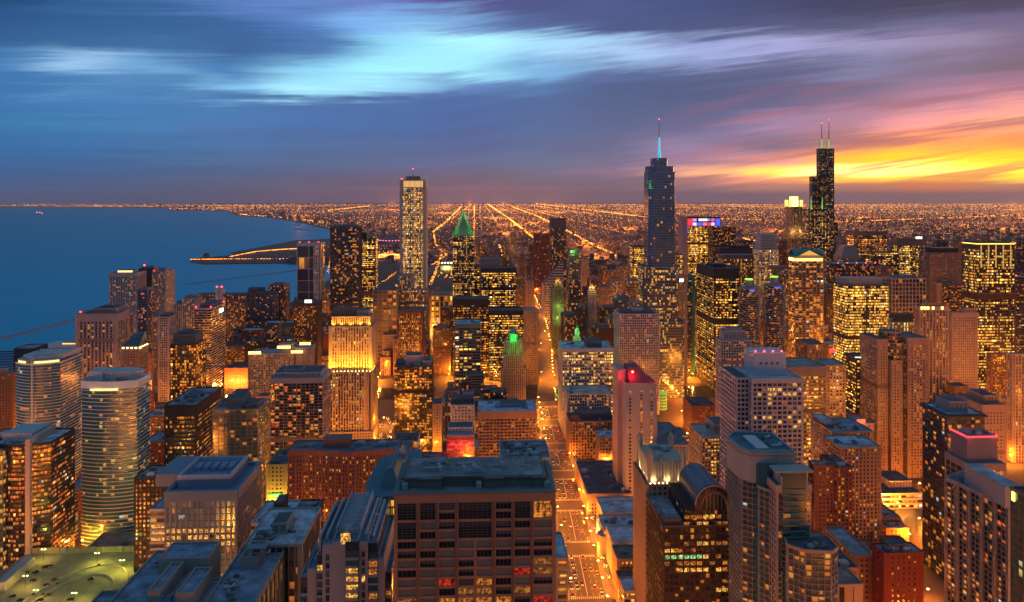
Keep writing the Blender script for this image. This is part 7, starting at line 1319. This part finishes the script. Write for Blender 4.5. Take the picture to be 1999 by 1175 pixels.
def ship(px, py):
    x, y = GR(px, py, -3); root = empty('ship', x, y, -3); tag(root, 'tiny lit ship alone on the dark blue lake', 'ship'); b = MB(); b.prism([(x-70, y), (x-60, y-12), (x+60, y-12), (x+80, y), (x+60, y+12), (x-60, y+12)], -3.4, 6); b.build('hull', wallmat((.1,.1,.12)), root); b = MB(); b.box(x-55, x-25, y-9, y+9, 6, 22); b.bar((x+10, y, 6), (x+10, y, 26), 1.2); b.build('bridge_house', wallmat((.4,.38,.36)), root)
    for dx, z, c in ((-40, 23, 'a'), (10, 27, 'b'), (50, 8, 'c')): b = MB(); b.cyl(x+dx, y-9, 9, z, z+14, 8); b.build('ship_lamp', glow('ship_lamp', (1, .4, .2), 2.2), root)
ship(77, 418)
for k, (px, py, h) in enumerate(((505,424,60),(528,424,80),(533,424,84),(545,428,55),(560,430,50),(590,436,56),(622,438,44),(660,444,60),(690,446,50),(600,430,45))):
    X, Y = GR(px, py); X += 150; w = 22
    T('shore_tower', 'dim slab block on the far shore beyond the museum peninsula', 'apartment tower', PX(X-w, Y, 0)[0], PX(X+w, Y, 0)[0], PX(X, Y, h)[1], Y, 30, S('punch', (.13,.08,.09), GN, .12, .1, 'O', bay=9, fl=9), group='slab blocks on the far shore', par=.5)
# ------------------------------------------------------------------ towers of the southern downtown, behind
SOUTH = [(1106,1118,492,2000,'brown'),(1000,1012,500,2400,'grey'),(1012,1028,508,2100,'tan'),(952,962,468,3000,'tan'),(964,974,480,2900,'grey'),(984,994,470,3100,'red'),(996,1010,455,3200,'tan'),(930,946,476,2800,'dark'),(946,956,492,2500,'brown'),(1014,1025,496,2060,'brown'),(978,990,500,2500,'red'),(962,980,515,2150,'tan'),(1135,1150,505,2100,'grey'),(1150,1172,545,1750,'brown'),(1172,1192,560,1500,'tan'),(1192,1214,545,1700,'grey'),(1176,1210,528,2050,'brown'),(1214,1232,520,1900,'tan'),(1140,1160,560,1560,'dark'),(1222,1250,548,1500,'tan'),(1200,1236,585,1300,'grey'),(1170,1200,600,1290,'brown'),(1236,1256,590,1240,'tan'),
 (1008,1022,560,1700,'brown'),(1026,1042,548,1640,'tan'),(1100,1128,615,1240,'brown'),(1130,1146,600,1230,'dark'),(1160,1200,640,1230,'red'),(1186,1210,622,1240,'tan'),(1006,1024,538,1900,'dark'),(1660,1680,470,2300,'brown'),(1734,1752,480,1900,'grey'),(1440,1470,470,2000,'dark'),(1520,1540,470,2050,'brown'),(1470,1486,478,1900,'brown'),(1560,1582,478,1800,'tan'),(1880,1900,470,2200,'brown'),(1985,2010,470,2300,'dark'),(1435,1450,462,2300,'grey'),(1830,1850,470,2000,'dark'),(1690,1712,500,1620,'dark'),(1722,1742,520,1380,'brown'),(1612,1634,560,1300,'dark'),(1290,1330,690,1220,'brown'),(1336,1352,640,1260,'tan'),(740,776,640,1450,'brown'),(846,880,640,1250,'brown'),(880,900,606,1400,'dark'),(860,884,600,1480,'brown')]
WC = {'brown': (.16,.085,.055), 'grey': (.24,.2,.2), 'tan': (.36,.22,.15), 'red': (.2,.06,.045), 'dark': (.05,.04,.042)}
ALLT = []
def all_things():
    out = []
    for o in COL.objects:
        if o.parent is None and o.get('label') and o.get('category') in ('skyscraper', 'office tower', 'apartment tower', 'hotel', 'tower') and o.name.split('.')[0] not in ('shore_tower',): out.append(o)
    return out
LAND_ = [('the glowing ribbed white tower', GR(810, 760)), ('the green pointed tower', (-8, 1450)), ('the diamond topped tower', (170, 1780)), ('the tall blue glass skyscraper', (295, 1110)), ('the black riverside slab', (420, 1140)), ('the corncob towers', (440, 1100)), ('the pedimented tower', (560, 1230)), ('the black bundled tube skyscraper', (1069, 2240)), ('the bronze tower with yellow crown', (800, 1030)), ('the light panel tower', (590, 1870)), ('the gothic stone tower', (60, 1010)), ('the dark red slab tower', (210, 2300)), ('the violet tower', (150, 1830)), ('the red roofed concrete hotel', (150, 715)), ('the golden floodlit tower', (-165, 900)), ('the broad yellow glass tower', (560, 1060)), ('the white avenue office', (150, 950)), ('the curved brown tower', (460, 780)), ('the domed brick hall', (225, 510)), ('the granite tower', (0, 290)), ('the stepped concrete hotel', (-330, 1000)), ('the black office slab', (-300, 710)), ('the broad teal tower', (-400, 665)), ('the tan lamp tower', (600, 950)), ('the big white gridded tower', (220, 570)), ('the parking deck', (-330, 540)), ('the crown lit tan tower', (1010, 2370)), ('the Y shaped river mouth', (-700, 1200)), ('the wavy brick block', (-130, 560))]
USED = {}
def autolabel(X, Y, z, h, col, kind):
    px, py = PX(X, Y, h); best = None
    cand = sorted(LAND_, key=lambda l: hypot(l[1][0]-X, l[1][1]-Y))[:9]
    size = 'small' if h < 14 else 'low' if h < 30 else 'mid height' if h < 60 else 'tall'
    for nm, (lx, ly) in cand:
        dx, dy = PX(lx, ly, 0)[0]-px, ly-Y
        rel = ('behind' if dy < -40 and abs(dx) < 60 else 'in front of' if dy > 40 and abs(dx) < 60 else 'left of' if dx > 0 else 'right of')
        dist = hypot(lx-X, ly-Y); far = 'just ' if dist < 90 else '' if dist < 230 else 'well '
        lab = '%s %s %s %s%s %s' % (size, col, kind, far, rel, nm)
        if lab not in LABELS and 'Y shaped' not in nm: return lab, None
    for adj in ('squarish', 'narrow', 'wide', 'plain', 'dim', 'squat', 'flat topped'):
        for nm, (lx, ly) in cand[:4]:
            dx, dy = PX(lx, ly, 0)[0]-px, ly-Y
            rel = ('behind' if dy < -40 and abs(dx) < 60 else 'in front of' if dy > 40 and abs(dx) < 60 else 'left of' if dx > 0 else 'right of')
            lab = '%s %s %s %s %s %s' % (adj, size, col, kind, rel, nm)
            if lab not in LABELS and 'Y shaped' not in nm: return lab, None
    return '%s %s %s among the packed roofs %s' % (size, col, kind, nm), 'packed roofs'
for xl, xr, yt, Y, c in SOUTH:
    X = XY((xl+xr)/2, Y); h = ZAT(yt, X, Y); lab, g = autolabel(X, Y, 0, h, c, random.choice(('office tower', 'gridded tower', 'block')))
    kind = random.choice(('grid', 'punch', 'bands', 'piers')); st = S(kind, WC[c], random.choice((GN, GK)), random.choice((.12, .25, .4)), .35, random.choice('YO'), 1.7, **({'bay': 4.6, 'fl': 4.2} if Y > 1500 else {}))
    T('city_tower', lab, 'office tower', xl, xr, yt, Y, random.uniform(20, 34), st, ph=((.2,.8,.2,.8,random.uniform(3, 7)),) if random.random() < .6 else None, roofc=random.choice((ROOF, ROOFD)), group=g)
# ------------------------------------------------------------------ ordinary blocks that fill the street grid
def free(x0, x1, y0, y1, m=5.):
    for a, c, e, f in FOOT:
        if x0 < c+m and x1 > a-m and y0 < f+m and y1 > e-m: return False
    for x, w, a, c in NS:
        if a-10 < y1 and c+10 > y0 and x0 < x+w/2+4 and x1 > x-w/2-4: return False
    for y, w in EW:
        if y0 < y+w/2+3 and y1 > y-w/2-3: return False
    mx = MX((y0+y1)/2)
    if x0 < mx+23 and x1 > mx-23: return False
    if y1 > 1070 and y0 < 1172: return False
    if y1 > 1890 and x0 < 95: return False
    if x0 < -640 or (y1 > 1290 and x0 < -470): return False
    if x1 > 222 and x0 < 350 and y1 > 870 and y0 < 1080: return False          # plaza by the glass skyscraper
    if x1 > -150 and x0 < -85 and y1 > 830 and y0 < 1080: return False          # plaza by the golden tower
    if x1 > -88 and x0 < -22 and y1 > 1060 and y0 < 1850: return False          # wide street to the park
    return True
OCC = []
def read_occ():
    OCC.clear()
    for o in [o for o in COL.objects if o.parent is None and o.type == 'EMPTY' and o.get('label')]:
        for c in o.children:
            if not c.name.startswith('glazing'): continue
            vs = [v.co for v in c.data.vertices]
            if vs: OCC.append((min(v.x for v in vs)+o.location.x, max(v.x for v in vs)+o.location.x, min(v.y for v in vs)+o.location.y, max(v.y for v in vs)+o.location.y, max(v.z for v in vs)))
def visible(x, y, z=9.):
    """is the spot in view and not hidden by one of the boxes"""
    px, py = PX(x, y, z)
    if not (-20 < px < 2020 and py < 1190): return False
    for (a, c, e, f, h) in OCC:
        for yy in (e, (e+f)/2, f):
            t = yy/y
            if t < .995 and a < x*t < c and H+(z-H)*t < h: return False
    return True
read_occ()
xsb = sorted([x for x, *_ in NS]+[-640, MX(900), 1150, 1280, 1420]); ysb = [330]+[y for y, _ in EW]
random.seed(21); CAND = []
for yi, (ya, yb) in enumerate(zip(ysb, ysb[1:])):
    for xa, xb in zip(xsb, xsb[1:]):
        y = ya+12
        while y < yb-14:
            d_ = random.uniform(20, 34); d_ = min(d_, yb-11-y); x = xa+14
            while x < xb-14:
                w = random.uniform(16, 34); w = min(w, xb-12-x)
                if w > 9 and d_ > 9 and free(x, x+w, y, y+d_):
                    Yd = y; cap = 26 if Yd < 620 else 38 if Yd < 880 else 55 if Yd < 1100 else 78 if Yd < 1700 else 85
                    if Yd > 1250 and x > 480: cap += 22
                    h = cap*random.uniform(.3, 1.)
                    if Yd < 600 and x < -60: h = min(h, 22)
                    n = sum(visible(x+w*i/4, y, h*j) for i in (0, 1, 2, 3, 4) for j in (1., .75, .5, .2))+sum(visible(x+w*i/4, y+d_, h) for i in (0, 2, 4))
                    if n: CAND.append((n/23*w*h/dep(x, y)**2*1e4, x, y, w, d_, h))
                x += w+random.choice((.6, .6, 5))
            y += d_+random.choice((1, 6))
CAND.sort(reverse=True)
for q, x, y, w, d_, h in CAND[:290]:
    c = random.choice(('brown', 'tan', 'red', 'grey', 'brown', 'tan', 'dark')); lab, g = autolabel(x+w/2, y, 0, h, c, random.choice(('block', 'building', 'office block', 'roofed block')))
    k = random.choice(('grid', 'punch', 'punch', 'piers', 'bands')); st = S(k, WC[c], GN, random.choice((.1, .22, .4)), .3, random.choice('OOY'), 1.6)
    t = T('city_block', lab, 'building', PX(x, y, 0)[0], PX(x+w, y, 0)[0], PX(x+w/2, y, h)[1], y, d_, st, ph=None, clutter=random.choice((2, 3, 4)) if y < 1000 else 1, roofc=random.choice((ROOF, ROOFD, ROOFD, ROOFS)), group=g)
    if random.random() < .4 and w > 14 and d_ > 16:
        p_ = rect(x+w*.2, x+w*.85, y+d_*.3, y+d_*.9); z_ = t['z']+.4; shaft(t['root'], p_, z_, z_+min(12, h*.3), st); roof(t['root'], p_, z_+min(12, h*.3), .3, WC[c], ROOFD, .8)
if CAND[290:]:
    bb = MB()
    for q, x, y, w, d_, h in CAND[290:]:
        mi = random.randrange(3); bb.box(x, x+w, y, y+d_, 0, h, mi)
        for k in range(int(h/3.6)): bb.box(x-.2, x+w+.2, y-.2, y+d_+.2, k*3.6, k*3.6+1.5, mi)
    tag(bb.build('packed_blocks', [wallmat(WC[c]) for c in ('brown', 'tan', 'grey')]), kind='stuff')
read_occ(); FILL = len(CAND)
print('FILL', FILL)
# ------------------------------------------------------------------ street lamps (lit), cars, trees
random.seed(5)
LAMP = principled('lamp_metal', (.05,.05,.05), .5); LH = glow('lamp_sodium', (1, .42, .06), 45)
SOD = (1, .235, .010)
LGT = {}
def lamp_proto(energy, col=(1, .25, .013), h=9.):
    root = empty('street_lamp', 0, 0, -500); b = MB(); b.bar((0, 0, -500), (0, 0, -500+h), .14, 6, r2=.09); b.bar((0, 0, -500+h), (2.2, 0, -499.3+h), .08, 5); b.cyl(0, 0, .3, -500, -499.2, 8); b.build('pole', LAMP, root)
    b = MB(); b.prism([(1.6, -.45), (2.9, -.45), (2.9, .45), (1.6, .45)], -499.75+h, -499.4+h); b.build('lamp_head', LH, root)
    l = bpy.data.lights.new('lamp_light', 'POINT'); l.energy = energy; l.color = col; l.shadow_soft_size = .5; o = bpy.data.objects.new('lamp_light', l); COL.objects.link(o); o.parent = root; o.location = (2.2, 0, h-.1)
    return root
def copy_tree(o, loc, rz=0.):
    c = o.copy(); COL.objects.link(c); c.location = loc; c.rotation_euler = (0, 0, rz)
    for ch in list(o.children):
        d_ = ch.copy(); COL.objects.link(d_); d_.parent = c
        for g in list(ch.children): e = g.copy(); COL.objects.link(e); e.parent = d_
    return c
LP = lamp_proto(100000, (1, .25, .013), 11.); LPA = lamp_proto(27000, (1, .24, .011)); LPS = lamp_proto(215000, (1, .27, .018), 14.); NL = 0
WHERE = {'avenue': 'the avenue', 'left': 'a street left of the avenue', 'right': 'a street right of the avenue', 'cross': 'a cross street'}
SPOTS = []
for y in range(50, 2460, 13): SPOTS += [('avenue', MX(y)-14.5, y, 0), ('avenue', MX(y)+14.5, y, pi)]
for x, w, a, c in NS:
    for y in range(a, min(c, 2500), 17): SPOTS += [('left' if x < 0 else 'right', x-w/2-1, y, 0), ('left' if x < 0 else 'right', x+w/2+1, y, pi)]
for y, w in [(100, 16), (234, 20)]+EW:
    for x in range(-620, 1300, 19): SPOTS += [('cross', x, y-w/2-1, pi/2), ('cross', x, y+w/2+1, -pi/2)]
def clear_spot(x, y):
    return not (1072 < y < 1172) and not (x < 90 and y > 1900) and not any(a-.5 < x < c+.5 and e-.5 < y < f+.5 for a, c, e, f in FOOT)
random.shuffle(SPOTS); kept = []
def near(x, y, d_): return any(abs(x-p) < d_ and abs(y-q) < d_ for p, q in kept)
for vis in (True, False):
    for k, x, y, rz in SPOTS:
        if NL >= (235 if vis else 299) or not clear_spot(x, y) or near(x, y, (20 if k == 'avenue' else 27) if vis else 72): continue
        if not vis and (y > 2300 or abs(x) > 1000): continue
        if vis and not visible(x, y, 9): continue
        o = copy_tree((LPA if k == 'avenue' else LP) if vis else LPS, (x, y, .1), rz); kept.append((x, y)); NL += 1
        if vis: tag(o, 'glowing orange street lamp along %s' % WHERE[k], 'street lamp', 'street lamps along %s' % WHERE[k])
        else: tag(o, 'orange street lamp hidden down among the buildings', 'street lamp', 'street lamps among the buildings')
for p in (LP, LPA, LPS):
    for ch in list(p.children): bpy.data.objects.remove(ch)
    bpy.data.objects.remove(p)
print('LAMPS', NL)
# deck lamps of the parking structure
xa, xb, zd = PK
for k, (fx, fy) in enumerate(((.1, 505), (.3, 540), (.48, 520), (.62, 572), (.75, 515), (.85, 560), (.95, 505), (.2, 580))):
    x, y = xa+(xb-xa)*fx, fy; root = empty('deck_lamp', x, y, zd); tag(root, 'tall twin headed lamp on the open parking deck', 'lamp post', 'lamps of the parking deck'); b = MB(); b.bar((x, y, zd), (x, y, zd+9), .13, 6); b.bar((x-1.3, y, zd+9), (x+1.3, y, zd+9), .07, 4); b.build('pole', LAMP, root); b = MB(); b.box(x-1.7, x-.8, y-.3, y+.3, zd+8.8, zd+9.1); b.box(x+.8, x+1.7, y-.3, y+.3, zd+8.8, zd+9.1); b.build('lamp_head', glow('lamp_green', (.9, 1, .35), 8), root); light('POINT', root, (x, y, zd+8.2), 7000 if fx < .5 else 12000, (1, .66, .10) if fx < .5 else (.95, .84, .09), .4)
# cars
CARC = [(.02,.02,.025), (.3,.3,.32), (.55,.55,.55), (.12,.015,.015), (.03,.04,.09), (.5,.36,.03)]
def car_mesh(kind):
    if kind == 'body':
        b = MB(); prof = [(-2.2,.35),(-2.25,.7),(-2.1,.95),(-1.3,1.0),(1.1,1.0),(2.1,.85),(2.25,.6),(2.2,.35)]
        s = .9; b.face([(-s, y, z) for y, z in prof]); b.face([(s, y, z) for y, z in prof[::-1]])
        for (y0, z0), (y1, z1) in zip(prof, prof[1:]+prof[:1]): b.face([(-s, y0, z0), (s, y0, z0), (s, y1, z1), (-s, y1, z1)])
        return b
    if kind == 'cabin':
        b = MB(); b.prism(rect(-.85, .85, -1.6, 1.0), 1.0, 1.48, 0, rect(-.68, .68, -1.15, .35)); return b
CBOD = {}
def car_proto(i):
    root = empty('car', 0, 0, 0); m = principled('car_paint_%d' % i, CARC[i], .25, .3); b = car_mesh('body'); b.build('body', m, root); b = car_mesh('cabin'); b.build('cabin', principled('car_glass', (.02,.02,.03), .1), root)
    for sx in (-1, 1):
        for y in (-1.35, 1.35): b = MB(); b.bar((sx*.72, y, .34), (sx*.93, y, .34), .34, 10); b.build('wheel', principled('tyre', (.015,.015,.015), .8), root)
        b = MB(); b.box(sx*.62-.22, sx*.62+.22, 2.2, 2.34, .58, .82); b.build('headlight', glow('headlight', (1, .66, .2), 5), root)
        b = MB(); b.box(sx*.66-.2, sx*.66+.2, -2.34, -2.2, .62, .86); b.build('taillight', glow('taillight', (1, .03, .01), 6), root)
    return root
PROT = [car_proto(i) for i in range(6)]; NC = 0; CNAME = ['black', 'silver', 'white', 'dark red', 'navy', 'yellow']
for y in [470+k*5.3 for k in range(112)]:
    if min(abs(y-s) for s in stops) < 15: continue
    for lane, north in ((-11.2, 1), (-6.8, 1), (-2.4, 1), (2.4, 0), (6.8, 0), (11.2, 0)):
        if random.random() < (.30 if abs(lane) > 4 else .22):
            x = MX(y)+lane+random.uniform(-.3, .3)
            if not visible(x, y, 1): continue
            i = random.randrange(6); o = copy_tree(PROT[i], (x, y, .03), (pi if north else 0)-.0215); NC += 1
            d_ = 'coming towards us with headlights on' if north else 'driving away with red tail lights'
            tag(o, '%s car %s on the avenue' % (CNAME[i], d_), 'car', '%s cars %s on the avenue' % (CNAME[i], 'coming' if north else 'leaving'))
for k in range(34):
    i = random.randrange(6); x, y = random.uniform(xa+8, xb-30), random.choice((503, 509, 523, 529, 543, 550, 562, 570))+random.uniform(-.5, .5); o = copy_tree(PROT[i], (x, y, zd+.02), R(random.choice((80, 90, 100, 270))))
    for ch in list(o.children):
        if ch.name.startswith(('headlight', 'taillight')): bpy.data.objects.remove(ch)
    tag(o, '%s car parked on the open deck' % CNAME[i], 'car', '%s cars on the parking deck' % CNAME[i])
for p in PROT:
    for ch in list(p.children): bpy.data.objects.remove(ch)
    bpy.data.objects.remove(p)
print('CARS', NC)
# little street trees with fairy lights on the avenue's right pavement
def tree(x, y, h, lit, lab, grp):
    root = empty('street_tree', x, y, .1); tag(root, lab, 'tree', grp); b = MB(); b.bar((x, y, .1), (x, y, h*.45), .16, 6, r2=.1); tips = []
    for k in range(9):
        a = 2*pi*k/9+random.random(); r = h*random.uniform(.15, .32); p = (x, y, h*random.uniform(.3, .45)); q = (x+r*cos(a), y+r*sin(a), h*random.uniform(.65, 1.)); b.bar(p, q, .06, 4, r2=.02); tips.append((p, q))
    b.build('trunk', principled('bark', (.06,.04,.03), .9), root); b = MB()
    for k in range(150):
        p, q = random.choice(tips); t_ = random.uniform(.35, 1.1); c = [p[i]+(q[i]-p[i])*t_+random.gauss(0, .45) for i in range(3)]; s = random.uniform(.12, .28); a = random.random()*6; b.face([(c[0]-s*cos(a), c[1]-s*sin(a), c[2]), (c[0]+s*cos(a), c[1]+s*sin(a), c[2]), (c[0], c[1], c[2]+s*1.6)])
    b.build('crown', principled('dry_leaf', (.10,.07,.03), .8), root)
    if lit:
        b = MB()
        for k in range(12): p, q = random.choice(tips); t_ = random.uniform(.4, 1.); c = [p[i]+(q[i]-p[i])*t_ for i in range(3)]; s = .16; b.box(c[0]-s, c[0]+s, c[1]-s, c[1]+s, c[2]-s, c[2]+s)
        b.build('fairy_lights', glow('fairy', (1, .55, .12), 6), root)
for y in range(478, 1060, 15):
    for s in (1, -1):
        if min(abs(y-c) for c in stops) > 12 and visible(MX(y)+s*18.5, y, 6) and random.random() < .8: tree(MX(y)+s*18.5+random.uniform(-.5, .5), y, random.uniform(6, 9), random.random() < .7, 'small bare street tree with fairy lights on the avenue pavement', 'street trees of the avenue')
for k in range(14):
    X, Y_ = random.uniform(XY(726, 930), XY(768, 930)), random.uniform(850, 990)
    if visible(X, Y_, 6): tree(X, Y_, random.uniform(7, 10), True, 'small fairy lit tree on the plaza right of the golden tower', 'plaza trees')
# ------------------------------------------------------------------ the air: one even box of haze
HAZE = bpy.data.materials.new('haze'); HAZE.use_nodes = True; b = NB(HAZE.node_tree); o = b.n('ShaderNodeOutputMaterial'); v = b.n('ShaderNodeVolumePrincipled')
v.inputs['Color'].default_value = (.80, .76, .86, 1); v.inputs['Density'].default_value = 1.7e-5; v.inputs['Anisotropy'].default_value = 0.0
b.put(o.inputs['Volume'], v.outputs[0])
b = MB(); b.box(-45500, 45500, -45500, 45500, -6, 580); tag(b.build('haze', HAZE), kind='stuff')
C.cycles.volume_bounces = 0
